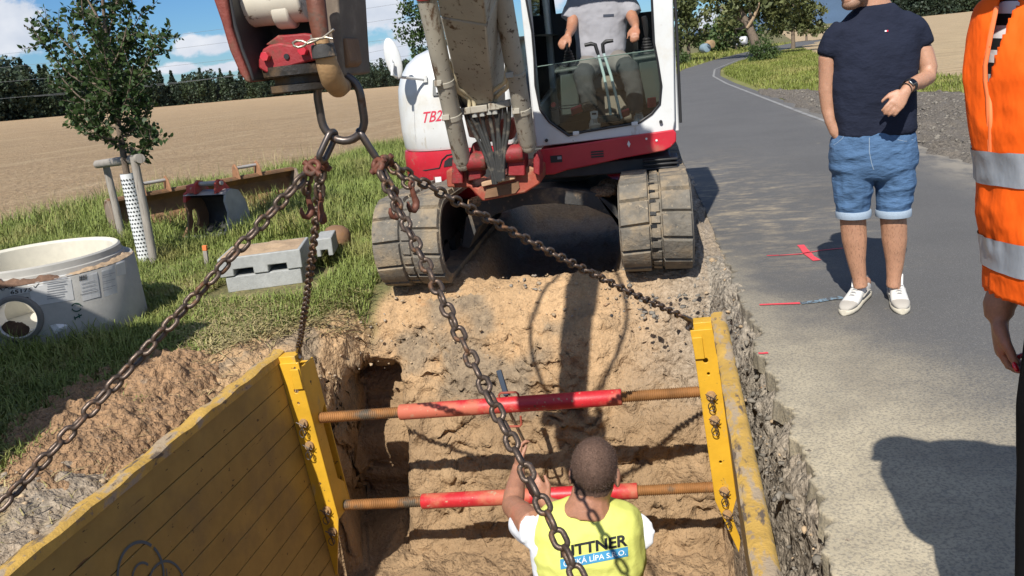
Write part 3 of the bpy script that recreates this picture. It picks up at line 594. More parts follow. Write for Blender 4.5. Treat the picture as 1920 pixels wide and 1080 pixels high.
M['straw'] = mat('dry_straw_grass', (.42,.35,.17), .7, vary=((30,.3),), spots=[(20,.52,.62,(.22,.21,.07))], spec=.3)
def off_things(x, y):
    return ((x+4.14)**2+(y-5.09)**2 > .63**2) & ~((x > -3.35)&(x < -2.45)&(y > 5.55)&(y < 6.45)) & ~((x > -2.02)&(x < .35)&(y > 5.3)&(y < 9)) & ~((x>-4.95)&(x<-4.2)&(y>7.75)&(y<8.6))
def scat(N, xr, yr, seed, keep):
    rg = np.random.default_rng(seed); x = rg.uniform(*xr, N); y = rg.uniform(*yr, N); k = keep(x, y); return x[k], y[k], rg
def vg(x, y): 
    nn = fbm(np.stack([x, y, x*0], 1), 1.3, 5, 4)*.35
    return (x - soil_edge(y) + nn < -.02) & (x > field_edge(y)-.25+.25*vn(np.stack([x, y, x*0], 1), .8, 3)) & off_things(x, y)
x, y, rg = scat(190000, (-7.2, -1.9), (2.2, 8.0), 21, vg); pn = fbm(np.stack([x, y, x*0], 1), .9, 77, 3)
hgt = (.05+.13*rg.random(len(x))**1.8)*(1+.7*np.clip(pn, -.6, 1))*np.interp(x-soil_edge(y), [-.9, -.1], [1, .45])
blades('verge_grass', x, y, hgt, .0045+.004*rg.random(len(x)), .95, M['grass'], 'green grass on the verge', 1)
x, y, rg = scat(170000, (-9.5, -.2), (7.6, 17.5), 22, vg)
hgt = (.08+.20*rg.random(len(x))**1.9)*(1+.5*vn(np.stack([x, y, x*0], 1), .8, 9))
blades('tall_verge_grass', x, y, hgt, .006+.006*rg.random(len(x)), .85, M['grass'], 'longer green grass along the field edge', 2)
x, y, rg = scat(34000, (-4.2, -1.7), (3.4, 7.4), 23, lambda x, y: (x - soil_edge(y) + fbm(np.stack([x, y, x*0], 1), 1.3, 5, 4)*.35 < .16) & off_things(x, y) & (fbm(np.stack([x, y, x*0], 1), 1.1, 33, 2) > -.05))
blades('dry_cut_grass', x, y, .08+.14*rg.random(len(x)), .006+.004*rg.random(len(x)), 1.0, M['straw'], 'dry yellowed cut grass lying by the soil', 3, lie=True)
x, y, rg = scat(2600, (-3.5, -1.7), (1.4, 5.6), 24, lambda x, y: (x > soil_edge(y)-.3) & (FX(x, y) < .1))
blades('scattered_straw', x, y, .05+.12*rg.random(len(x)), .004+.003*rg.random(len(x)), 1.0, M['straw'], 'straw scattered over the bare soil', 4, lie=True)
x, y, rg = scat(900, (-8.5, -4.6), (8.5, 15.5), 25, lambda x, y: np.abs(x-field_edge(y)-.25) < .45)
blades('seed_stalks', x, y, .28+.35*rg.random(len(x)), .005+.003*rg.random(len(x)), .35, M['straw'], 'tall dry seed stalks at the field edge', 5)
def rgk(x, y): return (x > road_right(y)+.15) & (x < rf_left(y)+.4*vn(np.stack([x, y, x*0], 1), .5, 3)) & ~((y < 23) & (x < np.interp(y, [3, 11, 15, 17, 20, 23.3], [7.6, 7.2, 6.6, 5.6, 4.3, 2.95])+.1)) 
x, y, rg = scat(190000, (3, 16), (10.5, 62), 26, rgk)
M['grassright'] = mat('sunny_yellow_green_grass', (.165,.20,.035), .6, vary=((.5,.25),(20,.3)), spots=[(.45,.48,.66,(.33,.30,.10)),(30,.58,.66,(.40,.34,.14))], spec=.3)
blades('roadside_grass', x, y, .06+.13*rg.random(len(x))**1.5, .008+.011*rg.random(len(x)), .9, M['grassright'], 'sunny yellow green grass beyond the road', 6)
x, y, rg = scat(30000, (-6, 16), (34, 90), 27, lambda x, y: (x < road_left(y)-.1) & (x > road_left(y)-7-.1*y*0))
blades('roadside_grass', x, y, .12+.2*rg.random(len(x)), .03+.02*rg.random(len(x)), .6, M['grassright'], 'grass on the inner side of the far bend', 7)
sheet('grass_strip', np.geomspace(9, 90, 60), lambda Y: road_right(Y)+.02, rf_left, 12, mat('turf_under_grass', (.19,.19,.05), .95, vary=((.4,.25),(8,.25)), spots=[(.5,.5,.66,(.30,.26,.10))]), lambda X, Y: ground_z(X, Y)+.012, 'sunny grass strip between the road and the stubble')
# ================================================================ woods, hills and trees
def quads_cloud(C, size, rg, up=.35):
    """leaf clumps: one bent quad per centre, random attitude"""
    n = len(C); nrm = rg.normal(size=(n, 3)); nrm[:,2] += up; nrm /= np.linalg.norm(nrm, axis=1)[:,None]
    r = rg.normal(size=(n, 3)); u = np.cross(nrm, r); u /= np.linalg.norm(u, axis=1)[:,None]; v = np.cross(nrm, u); s = (np.asarray(size)*np.ones(n))[:,None]*(.6+.8*rg.random((n, 1)))
    V = np.stack([C-u*s*.5, C-v*s*.32+nrm*s*.08, C+u*s*.5, C+v*s*.32+nrm*s*.08], 1)
    return V.reshape(-1, 3), (np.arange(n)*4)[:,None]+np.array([[0,1,2,3]])
def leaf_mat(name, a, b, c, scale, trans=.25):
    m = mat(name, a, .55, vary=((scale, .25),), spots=[(scale*.45, .46, .62, b), (scale*2.1, .56, .66, c)], spec=.35)
    N, Lk, bs, src = nodes_of(m); tr = N.new('ShaderNodeBsdfTranslucent'); Lk.new(src, tr.inputs[0]); mx = N.new('ShaderNodeMixShader'); mx.inputs[0].default_value = trans
    Lk.new(bs.outputs[0], mx.inputs[1]); Lk.new(tr.outputs[0], mx.inputs[2]); Lk.new(mx.outputs[0], N['Material Output'].inputs[0]); return m
M['forest'] = leaf_mat('dark_forest_foliage', (.036,.055,.034), (.060,.085,.038), (.020,.034,.026), .12, .1)
M['leafyoung'] = leaf_mat('glossy_green_leaf', (.040,.075,.022), (.060,.10,.026), (.025,.045,.018), 7, .2)
M['leafold'] = leaf_mat('olive_roadside_foliage', (.115,.135,.05), (.17,.185,.07), (.06,.08,.032), .9, .2)
M['leafbush'] = leaf_mat('dark_green_bush_foliage', (.060,.10,.028), (.10,.145,.04), (.03,.055,.02), 2.5, .2)
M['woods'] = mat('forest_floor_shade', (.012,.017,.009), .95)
def az_el(px, py):
    p = at(px, py, Y=100)-EYE; return math.degrees(math.atan2(p.x, p.y)), math.degrees(math.atan2(p.z, math.hypot(p.x, p.y)))
_tops = sorted(az_el(*q) for q in [(-300,150),(-100,120),(2,106),(20,108),(45,118),(75,122),(100,130),(200,118),(290,132),(330,140),(360,130),(400,132),(440,125),(560,120),(690,115),(740,108),(790,100),(900,80),(1000,70)])
_base = sorted(az_el(*q) for q in [(-300,256),(0,228),(300,205),(740,162),(1000,128)])
def forest(name, azs, dist, rows, label, seed, topf, basef, n_per=620, q=.80):
    rg = np.random.default_rng(seed); VV = []; FF = []; off = 0
    for r in range(rows):
        for az in np.arange(azs[0], azs[1], azs[2]):
            a = az + rg.normal()*azs[2]*.3; D = dist(a)*(1+.03*r) + rg.normal()*3; x, y = D*math.sin(rad(a)), D*math.cos(rad(a))
            zb = 1.5 + D*math.tan(rad(basef(a))) ; ht = D*(math.tan(rad(topf(a)))-math.tan(rad(basef(a))))*(1 if r else .9)*rg.uniform(.80, 1.06)
            con = rg.random() < .48; n = n_per; t = rg.random(n)**.8; ang = rg.random(n)*6.283
            if con: R = ht*.21*(1.02-t)*(.75+.35*np.sin(t*26))+.15; rr = R*(.55+.45*rg.random(n)); zz = zb+ht*(.05+.97*t)
            else:
                ncl = 16; cl = rg.normal(size=(ncl, 3)); cl /= np.linalg.norm(cl, axis=1)[:,None]; k = rg.integers(0, ncl, n); dd = rg.normal(size=(n, 3)); dd /= np.linalg.norm(dd, axis=1)[:,None]
                Pq = cl[k]*np.array([.19, .19, .30])*ht + dd*ht*.115; rr = None; zz = zb + ht*.62 + Pq[:,2]; zz = np.maximum(zz, zb+.1)
            Cc = np.stack([x+rr*np.cos(ang), y+rr*np.sin(ang), zz], 1) if con else np.stack([x+Pq[:,0], y+Pq[:,1], zz], 1)
            if not con and r == 0:
                Cc = np.concatenate([Cc, np.stack([x+rg.normal(size=90)*ht*.2, y+rg.normal(size=90)*2, zb+rg.random(90)*ht*.4], 1)])
            v, f = quads_cloud(Cc, ht*.085*q, rg); VV.append(v); FF.append(f+off); off += len(v)
    me = mesh_np(name, np.concatenate(VV), np.concatenate(FF)); o = obj_from_mesh(name, me, M['forest']); tag(o, label, kind='stuff'); return o
_ta, _te = zip(*_tops); _ba, _be = zip(*_base)
_d = lambda a: float(np.interp(a, [-50, -39, -28, -16, 0], [210, 225, 300, 400, 440]))
forest('far_forest', (-49, 0, .62), _d, 3, 'dark mixed forest along the far side of the tilled field', 3, lambda a: float(np.interp(a, _ta, _te)), lambda a: float(np.interp(a, _ba, _be))-.04)
_wall = [(a, _d(a)*1.07, float(np.interp(a, _ba, _be)), float(np.interp(a, _ta, _te))) for a in np.arange(-50, 1, 1.0)]
forest('right_forest', (13.6, 34, .55), lambda a: 470.0, 3, 'dark wood beyond the stubble field behind the orange vest', 5, lambda a: 1.85, lambda a: -.19, n_per=560, q=1.1)
# woods are deep: a low dark core so that no field shows through the stems
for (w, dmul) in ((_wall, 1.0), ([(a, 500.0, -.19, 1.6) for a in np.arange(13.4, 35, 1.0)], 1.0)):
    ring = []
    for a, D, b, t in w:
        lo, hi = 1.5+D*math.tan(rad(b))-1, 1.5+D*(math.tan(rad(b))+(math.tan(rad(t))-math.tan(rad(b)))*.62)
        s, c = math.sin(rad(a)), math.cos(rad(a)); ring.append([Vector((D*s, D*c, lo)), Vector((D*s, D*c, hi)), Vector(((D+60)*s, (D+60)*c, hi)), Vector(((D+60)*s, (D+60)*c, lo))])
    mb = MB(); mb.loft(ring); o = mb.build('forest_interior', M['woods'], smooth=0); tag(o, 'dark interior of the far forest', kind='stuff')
# distant hills
def hills(name, pts, D, label):
    mb = MB(); rings = []
    for i, (a, e) in enumerate(pts):
        s, c = math.sin(rad(a)), math.cos(rad(a)); h = D*math.tan(rad(e))
        rings.append([Vector(((D-1500)*s, (D-1500)*c, -40)), Vector(((D-700)*s, (D-700)*c, h*.55)), Vector((D*s, D*c, h)), Vector(((D+1500)*s, (D+1500)*c, -40))])
    mb.loft(rings); o = mb.build(name, mat('haze_blue_hill', (.07,.12,.19), .95, vary=(.002,.15)), smooth=60); tag(o, label, kind='structure')  # distance haze is put into the hill colour as blue
hills('distant_hills', [(-3,.1),(2,.3),(5,.5),(8,.9),(9.4,1.35),(10.2,1.8),(10.9,1.55),(11.6,1.85),(13,1.0),(15,.5),(19,.1)], 9000, 'distant wooded hills tinted haze blue')

def bark_tube(pts, r): mb = MB(); mb.tube(pts, r, 8); return mb
def crown_tree(name, label, base, trunk, blobs, leaf, n, m, seed, cat='tree', group=None, trunk_r=.16):
    """blobs: (centre offset, radii) of foliage masses around limbs"""
    rg = np.random.default_rng(seed); base = Vector(base); root = empty(name, base); tag(root, label, cat, group)
    mb = MB(); mb.tube([base+Vector(t) for t in trunk], [trunk_r*(1-.75*i/(len(trunk)-1)) for i in range(len(trunk))], 9)
    for c, r in blobs:
        k = min(len(trunk)-1, max(1, int(len(trunk)*.6))); s = base+Vector(trunk[rg.integers(1, len(trunk))]); e = base+Vector(c); mid = (s+e)/2+Vector((rg.normal()*.15, rg.normal()*.15, -.1*r[2])); mb.tube([s, mid, e], [trunk_r*.42, trunk_r*.28, trunk_r*.08], 6)
    mb.build('trunk', M['bark'], root, fix=True, smooth=60)
    VV = []; vol = [r[0]*r[1]*r[2] for c, r in blobs]; tot = sum(v**.7 for v in vol)
    for (c, r), v in zip(blobs, vol):
        m_ = int(n*v**.7/tot); ncl = max(5, m_//38); cl = rg.normal(size=(ncl, 3)); cl /= np.linalg.norm(cl, axis=1)[:,None]; cl *= (.45+.55*rg.random((ncl, 1)))
        k = rg.integers(0, ncl, m_); p = cl[k] + rg.normal(size=(m_, 3))*.17; VV.append(p*np.array(r)+np.array(base)+np.array(c))
    C = np.concatenate(VV); C = C[C[:,2] > base.z+.05]; v, f = quads_cloud(C, leaf, rg); me = mesh_np('crown', v, f); obj_from_mesh('crown', me, m, root); return root
# tree that shows between the boom and the hood, standing on the verge further along
p = at(800, 60, Y=21)
crown_tree('verge_tree', 'leafy verge tree between the boom and the white hood', (p.x, 21, -.15), [(0,0,0),(.02,0,.8),(.0,.05,1.6),(.05,0,2.6),(0,0,3.3)],
    [((-.10,0,1.7),(.50,.5,.55)),((.15,.1,2.2),(.62,.6,.6)),((-.25,0,2.6),(.55,.5,.5)),((.1,-.1,3.1),(.55,.5,.55)),((-.35,.1,2.1),(.3,.3,.35)),((.45,.1,1.6),(.35,.35,.4))], .085, 3200, M['leafyoung'], 31, trunk_r=.05)
def P2(px, py, Y): q = at(px, py, Y=Y); return (q.x, q.y, q.z)
# big leaning roadside tree and its neighbours
b = P2(1425, 96, 54); bz = 0.0
def off(px, py, Y): q = at(px, py, Y=Y); return (q.x-b[0], q.y-b[1], q.z-bz)
crown_tree('roadside_tree', 'big leaning roadside tree with a broken pale limb behind the round bush', (b[0], b[1], bz), [(0,0,0), off(1412,70,54), off(1402,45,54), off(1388,20,54), off(1375,-20,54), off(1370,-70,54)],
    [(off(1366,8,54),(1.0,1.1,.8)),(off(1358,-34,54),(1.2,1.3,1.0)),(off(1400,-20,54),(1.9,1.9,1.3)),(off(1440,5,55),(1.6,1.6,1.3)),(off(1450,35,56),(1.2,1.2,.9)),(off(1480,10,55),(1.3,1.4,1.3)),(off(1490,-40,54),(1.6,1.6,1.5)),(off(1420,-70,54),(2.2,2,1.6)),(off(1375,55,60),(1.1,1.1,1.0)),(off(1335,5,54),(.5,.6,.35)),(off(1350,20,54),(.7,.7,.4))], .26, 6500, M['leafold'], 41, group=None, trunk_r=.30)
br = bpy.data.objects.get('trunk.001')
mb = MB(); mb.tube([P2(1401,52,53.8), P2(1412,35,53.6), P2(1421,14,53.5), P2(1424,4,53.5)], [.08,.085,.075,.03], 7)
mb.build('broken_limb', mat('bare_pale_wood', (.42,.30,.19), .8, vary=(3,.2)), bpy.data.objects['roadside_tree'])
q0 = P2(1487, 70, 66)
crown_tree('roadside_tree', 'grey green willow like tree behind the big leaning tree', (q0[0], 66, 0), [(0,0,0),(.0,0,1.2),(.1,0,2.6),(0,0,4)],
    [((-1.1,0,1.7),(1.0,1,.9)),((.0,0,2.4),(1.5,1.3,1.1)),((.9,0,1.5),(.9,.9,.8)),((1.2,0,2.6),(1.0,1,1.0)),((-.2,0,3.6),(1.6,1.4,1.0)),((1.9,0,1.3),(.6,.7,.6))], .26, 3200, M['leafold'], 42, trunk_r=.16)
q0 = P2(1512, 62, 92)
crown_tree('roadside_tree', 'small far tree at the end of the grass strip', (q0[0], 92, 0), [(0,0,0),(.0,0,1.0),(0,0,2.4)],
    [((0,0,1.6),(1.3,1.2,1.0)),((.8,0,1.1),(.9,.9,.7)),((-.8,0,2.0),(1.0,1,.9)),((.2,0,2.6),(1.0,1,.8))], .25, 1500, M['leafold'], 43, trunk_r=.12)
q0 = P2(1380, 85, 76)
crown_tree('roadside_tree', 'dark shaded tree beyond the road bend', (q0[0], 76, 0), [(0,0,0),(.0,0,1.2),(0,0,3)],
    [((0,0,1.6),(1.9,1.5,1.2)),((-1.3,0,1.1),(1.2,1,.9)),((1.2,0,1.5),(1.3,1.1,1.1)),((-.2,0,2.7),(1.5,1.3,1.0)),((-2.4,0,.8),(.9,.8,.7))], .28, 3600, M['leafbush'], 44, trunk_r=.14)
q0 = P2(1290, 100, 58)
crown_tree('roadside_tree', 'leafy tree on the inner side of the bend beside the cab', (q0[0], 58, 0), [(0,0,0),(.05,0,1.0),(0,0,2.2),(.1,0,3.6)],
    [((-.1,0,2.0),(1.1,1,.9)),((.5,0,2.9),(1.1,1,.9)),((-.6,0,3.3),(1.1,1,.9)),((.9,0,1.6),(.55,.6,.35)),((-.8,0,1.2),(.7,.7,.5)),((.1,0,3.9),(.9,.9,.7))], .22, 3200, M['leafold'], 45, trunk_r=.15)
q0 = P2(1320, 90, 84)
crown_tree('roadside_tree', 'rounded dark tree behind the bales', (q0[0], 84, 0), [(0,0,0),(.05,0,1.0),(0,0,2.2)],
    [((0,0,1.0),(1.0,1,.7)),((.5,0,1.3),(.8,.9,.6))], .24, 1600, M['leafbush'], 46, trunk_r=.12)
q0 = P2(1345, 95, 120)
crown_tree('roadside_tree', 'low hazy tree far behind the bales', (q0[0], 120, 0), [(0,0,0),(0,0,1.5)], [((0,0,1.6),(2.4,2,1.1)),((1.5,0,1.2),(1.6,1.4,.9)),((-1.2,0,2.2),(1.4,1.2,.9))], .36, 1300, M['leafbush'], 48, trunk_r=.12)
q0 = P2(1428, 111, 46)
crown_tree('round_bush', 'rounded dense green bush at the outside of the bend', (q0[0], 46, -.05), [(0,0,0),(0,0,.4)], [((0,0,.45),(.75,.7,.55)),((-.35,0,.35),(.5,.5,.42)),((.4,0,.4),(.5,.5,.42)),((.1,0,.85),(.5,.45,.35))], .085, 3600, M['leafbush'], 47, cat='bush', trunk_r=.05)
q0 = P2(1276, 112, 52)
crown_tree('low_bush', 'low dark bush below the tree beside the cab', (q0[0], 52, -.05), [(0,0,0),(0,0,.4)], [((0,0,.45),(.6,.6,.55)),((.3,0,.3),(.5,.5,.4)),((-.5,0,.5),(.6,.6,.5))], .1, 1600, M['leafbush'], 49, cat='bush', trunk_r=.05)

# young staked tree: shoots with real leaves
def young_tree():
    rg = np.random.default_rng(5); pb = at(275, 492, z=0); base = Vector((pb.x, pb.y, 0)); root = empty('young_tree', base)
    tag(root, 'young upright tree with glossy leaves in a white trunk guard between wooden posts', 'tree')
    Y0 = base.y; tb = [base, at(237, 322, Y=Y0), at(222, 235, Y=Y0), at(205, 130, Y=Y0), at(196, 40, Y=Y0), at(188, -60, Y=Y0), at(182, -170, Y=Y0)]
    mb = MB(); mb.tube(tb, [.035,.03,.026,.022,.016,.012,.006], 8)
    shoots = []
    def pick(px0, py0, px1, py1, dy=0, bow=0): shoots.append((at(px0, py0, Y=Y0), at(px1, py1, Y=Y0+dy), bow))
    for a in [(228,275,150,225,.1,.0),(226,262,130,205,-.2,.03),(222,240,120,160,.15,.05),(222,240,290,190,.0,.06),(230,285,270,300,-.1,.05),(228,270,285,232,-.2,.06),(215,190,90,110,.0,.08),(215,190,100,70,.25,.08),(214,180,120,30,-.25,.06),(214,185,290,100,.1,.07),(212,170,300,60,-.2,.06),(212,165,320,48,.1,.05),(208,150,70,20,.1,.05),(208,150,60,55,-.1,.09),(206,130,130,-40,.2,.04),(206,130,250,-20,-.2,.04),(205,120,272,10,.2,.05),(203,100,160,-60,-.2,.03),(200,80,230,-60,.25,.03),(218,210,160,120,.35,.05),(218,210,250,120,-.35,.05),(216,200,190,60,-.4,.05),(216,195,235,50,.4,.05),(212,160,150,0,.35,.04),(228,262,190,200,-.3,.03),(226,255,255,215,.3,.03),(199,60,110,-110,.1,.04),(197,40,270,-110,.0,.04),(190,-50,140,-190,.1,.02),(188,-70,230,-190,-.1,.02),(236,300,280,290,.05,.02),(222,230,165,185,-.4,.0),(224,245,262,170,.35,.02)]: pick(*a)
    L = []
    for s, e, bow in shoots:
        n = 9; ln = (e-s).length; side = Vector((rg.normal()*.04, rg.normal()*.06, 0)); pts = []
        for i in range(n+1):
            t = i/n; pts.append(s.lerp(e, t) + Vector((0,0,-bow*2.2*math.sin(math.pi*t)*(1 if e.z > s.z else 0))) + side*math.sin(math.pi*t))
        mb.tube(pts, [.011*(1-.85*i/n)+.0015 for i in range(n+1)], 5)
        twigs = [pts]
        for k in range(int(ln/.075)+1):
            t = .25+.7*rg.random(); i = int(t*n); q = pts[i]; d = (e-s).normalized()*.6 + Vector(rg.normal(size=3)).normalized()*.75 + Vector((0,0,.25)); tw = [q, q+d.normalized()*.10, q+d.normalized()*.2+Vector((0,0,.02))]; twigs.append(tw); mb.tube(tw, [.004,.003,.0015], 4)
        for tw in twigs:
            seg = sum((tw[i+1]-tw[i]).length for i in range(len(tw)-1)); m_ = max(5, int(seg/.0135))
            for k in range(m_):
                t = (k+.6)/m_*(len(tw)-1); i = min(int(t), len(tw)-2); q = tw[i].lerp(tw[i+1], t-i); d = (tw[i+1]-tw[i]).normalized()
                rnd = Vector(rg.normal(size=3)); out = (rnd-d*rnd.dot(d)).normalized()
                L.append((q, (d*.45+out*.9+Vector((0,0,-.15))).normalized(), out.cross(d)))
    mb.build('trunk', M['bark'], root, smooth=60)
    n = len(L); V = np.zeros((n, 6, 3)); sz = .054*(.6+.7*rg.random(n))
    for i, (q, d, nn) in enumerate(L):
        nn = (nn + Vector(rg.normal(size=3))*.5); w = d.cross(nn).normalized(); up = w.cross(d); s = sz[i]; q = np.array(q); d = np.array(d); w = np.array(w); up = np.array(up)
        V[i] = [q+d*.006, q+d*s*.40-w*s*.27+up*s*.08, q+d*s*.75-w*s*.22+up*s*.02, q+d*s*1.08-up*s*.12, q+d*s*.75+w*s*.22+up*s*.02, q+d*s*.40+w*s*.27+up*s*.08]
    F = (np.array([(0,1,5),(1,2,4),(1,4,5),(2,3,4)])[None]+(np.arange(n)*6)[:,None,None]).reshape(-1,3)
    obj_from_mesh('crown', mesh_np('crown', V.reshape(-1,3), F), M['leafyoung'], root); return root
young_tree()
# ================================================================ trench shield, struts, chains
def BT(x, y, z): return Vector((x - .085*z + .026*(y-4.3), y, z + .035*(x+1.0)))     # the box hangs slightly askew in the trench
def bt(mb):
    mb.v = [tuple(BT(*v)) for v in mb.v]; return mb
BX0, BX1 = -2.13, .275; YN, YF = .72, 4.34; ZT, ZB = .06, -1.50
shield = empty('trench_shield', (-.9, 2.6, -1.55))
tag(shield, 'yellow steel trench shield of two panels held apart by red screw struts', 'trench shield')
def panel(side):
    x0 = BX0 if side < 0 else BX1; th = .066
    xi, xo = x0, x0+side*th
    mb = MB(); h = (ZT-.05-ZB)/12.0
    for k in range(12): mb.bx(min(xi, xo-side*.012), max(xi, xo-side*.012), YN, YF-.02, ZB+k*h+.0022, ZB+(k+1)*h-.0022)
    mb.bx(min(xi+side*.012, xo-side*.02), max(xi+side*.012, xo-side*.02), YN+.01, YF-.03, ZB+.01, ZT-.05)
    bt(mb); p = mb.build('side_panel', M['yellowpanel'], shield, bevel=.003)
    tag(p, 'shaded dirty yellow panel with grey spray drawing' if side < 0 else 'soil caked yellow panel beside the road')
    mb = MB(); n = 40; ring = []                                   # worn rounded cap along the top
    for i in range(n+1):
        y = YN + (YF+.02-YN)*i/n; j = .004*math.sin(i*1.9)+.003*math.sin(i*4.3); a = side*(th+.004)
        ring.append([Vector((xi-side*.006+j*.3, y, ZT-.052)), Vector((xi-side*.006+j*.3, y, ZT-.012+j)), Vector((xi+side*.012, y, ZT+j)), Vector((xi+a-side*.014, y, ZT+j*1.2)), Vector((xi+a, y, ZT-.015+j)), Vector((xi+a, y, ZT-.052))])
    mb.loft(ring); bt(mb); mb.build('top_edge', M['yellowdirt'], p, smooth=50)
    mb = MB()                                                      # sacrificial outer skin
    mb.bx(min(xo, xo+side*.003), max(xo, xo+side*.003), YN+.02, YF-.02, ZB, ZT-.09); bt(mb); mb.build('outer_skin', M['yellowdirt'], p)
    return p
pl, pr = panel(-1), panel(1)
def column(side, ye, parent, near=False):
    """end column with pointed foot, holes and a set-back web"""
    x0 = BX0 if side < 0 else BX1; w = .115; xa, xb = x0, x0-side*w; mb = MB(); z0, z1, z2 = ZT-.055, -.98, -1.36
    yf = ye
    def hole(cx, cz, r, n=10): return [Vector((cx+r*math.cos(a), yf, cz+r*math.sin(a))) for a in [2*math.pi*i/n for i in range(n)]]
    outer = [(xa, yf, z0), (xb-side*.005, yf, z0-.0), (xb, yf, z0-.12), (xb, yf, z1), (xa-side*.012, yf, z2), (xa, yf, z2)]
    hs = [hole(x0-side*w*.55, z0-.17, .014)] + [hole(x0-side*w*.5, z, .008) for z in (-.24, -.75)]
    mb.plate([Vector(o) for o in outer], hs, (0, .012, 0))
    mb.bx(min(xa, xb)+.003, max(xa, xb)-.003, yf+.2, yf+.212, z1, z0-.06)
    bt(mb); c = mb.build('end_column', M['yellow'], parent, bevel=.003)
    mb = MB(); web = [(xb, yf+.0125, z0-.04), (xb, yf+.20, z0-.04), (xb, yf+.20, z0-.33), (xb, yf+.12, z0-.38), (xb, yf+.12, -.78), (xb, yf+.19, -.84), (xb, yf+.19, -.99), (xb, yf+.0125, -.99)]
    mb.prism([Vector(q) for q in web], (side*.010, 0, 0)); bt(mb); mb.build('web_plate', M['yellow'], c, bevel=.002)
    mb = MB(); mb.bx(min(xb, xb+side*.05), max(xb, xb+side*.05), yf-.016, yf-.001, z0-.155, z0-.035); mb.bx(min(xa, xa-side*.10), max(xa, xa-side*.10), yf+.013, yf+.1, z0-.02, z0+.035); bt(mb); mb.build('lifting_lug', M['yellow'], c, bevel=.003)
    for z in (-.36, -.50, -.92, -1.06):
        mb = MB(); cx = x0-side*w*.52; b0 = BT(cx, yf-.02, z)
        mb.cyl(BT(cx, yf-.034, z), BT(cx, yf+.03, z), .017, n=8); mb.cyl(BT(cx, yf-.016, z), BT(cx, yf-.001, z), .026, n=14)
        pn = mb.build('bolt', M['hookrust'], c, bevel=.001)
        mb = MB(); a0 = random.uniform(-.5, .5); pts = []
        for i in range(14):
            a = -1.2+i*.52; rr = .020; pts.append(b0+Vector((side*-.0+rr*math.cos(a)*.9, -.014-.003*i/4, -.048+rr*math.sin(a)*1.15)))
        pts = [b0+Vector((-.006, -.015, .0))] + pts + [b0+Vector((.004, -.02, -.012)), b0+Vector((.028, -.022, .018))]
        mb.tube(pts, .0028, 6); mb.tube([b0+Vector((-.03, -.016, .02)), b0+Vector((.026, -.018, -.012))], .0026, 6); mb.build('spring_clip', M['link'], pn)
    return c
column(-1, YF-.07, pl); column(1, YF-.07, pr); column(-1, YN-.02, pl); column(1, YN-.02, pr)
def strut(y, z, x0=BX0+.09, x1=BX1-.085, t0=.51, t1=1.78):
    s = empty('strut', BT((x0+x1)/2, y, z)) if False else None
    pts = [BT(x0+(x1-x0)*t, y, z) for t in (0, 1)]; d = (pts[1]-pts[0]); L = d.length; u = d.normalized()
    A, B = pts; mb = MB(); mb.tube([A+u*(t0-.13), A+u*t0, A+u*(t0+.002), A+u*(t1-.002), A+u*t1], [.030,.030,.0455,.0455,.0455][0:0] or [.044,.0455,.0455,.0455,.044], 24) if False else mb.tube([A+u*t0, A+u*(t0+.006), A+u*(t1-.006), A+u*t1], [.043,.0455,.0455,.043], 24)
    o = mb.build('strut', M['strutred'], shield, smooth=40)
    for a, b in ((0, t0), (t1, L)):
        mb = MB(); prof = []; n = int((b-a)/.0115); 
        for i in range(n):
            t = a+(b-a)*i/n; st = (b-a)/n; prof += [(.0275, t), (.0325, t+st*.3), (.0325, t+st*.5), (.0275, t+st*.8)]
        mb.lathe(prof, A, u, 18); mb.build('threaded_spindle', M['thread'], o, smooth=0 or 25)
    m_ = A+u*((t0+t1)/2-.03)
    return o, A, u
YS = YF+.03
s1, A1, U1 = strut(YS, -.378); s2, A2, U2 = strut(YS+.02, -.962); strut(YN+.1, -.378); strut(YN+.1, -.962)
cc = at(955, 768, Y=YS); 
for sg in (1, -1):
    mb = MB(); e = Vector((.016, 0, 0)); up = Vector((.012*sg, 0, sg*.108)); a, b = cc+Vector((-.05,0,sg*.04)), cc+Vector((.06,0,sg*.042)); pts = [a, a+Vector((0,0,sg*.05)), a+Vector((.012,0,sg*.062)), b+Vector((-.012,0,sg*.062)), b+Vector((0,0,sg*.05)), b]
    mb.tube(pts, .0065, 8); mb.build('turning_loop', M['orangered'], s1)
# spray drawing on the shaded panel: two rings and inner arcs, on the real panel plane
mb = MB()
def onpanel(px, py):
    d = at(px, py, Y=10)-EYE; d = d.normalized(); best = None
    for i in range(2):
        x = BX0+.0022; z = -.5
        for _ in range(25):
            p = EYE + d*((x-.085*z+.026*((p.y if _ else 2.2)-4.3))/d.x); z = p.z-.035*(x+1.0)
    return p
def arc(pts, w):
    q = [onpanel(*p) for p in pts]; V = []
    for i, p in enumerate(q):
        a, b = q[max(i-1, 0)], q[min(i+1, len(q)-1)]; t = (b-a).normalized(); n = Vector((1,0,.085)).cross(t).normalized(); V += [p-n*w/2, p+n*w/2]
    mb.add(V, [(2*i, 2*i+2, 2*i+3, 2*i+1) for i in range(len(q)-1)])
def circ(cx, cy, rx, ry, a0, a1, n=18): return [(cx+rx*math.cos(rad(a0+(a1-a0)*i/n)), cy-ry*math.sin(rad(a0+(a1-a0)*i/n))) for i in range(n+1)]
arc(circ(264, 1078, 43, 62, -10, 55), .013); arc(circ(264, 1078, 43, 62, 62, 182), .013)
arc(circ(268, 1088, 20, 33, 60, 190), .010); arc(circ(312, 1102, 34, 50, 20, 165), .011); arc([(312,1066),(314,1090)], .006)
mb.build('spray_drawing', M['blueink'], pl, smooth=0, fix=False)

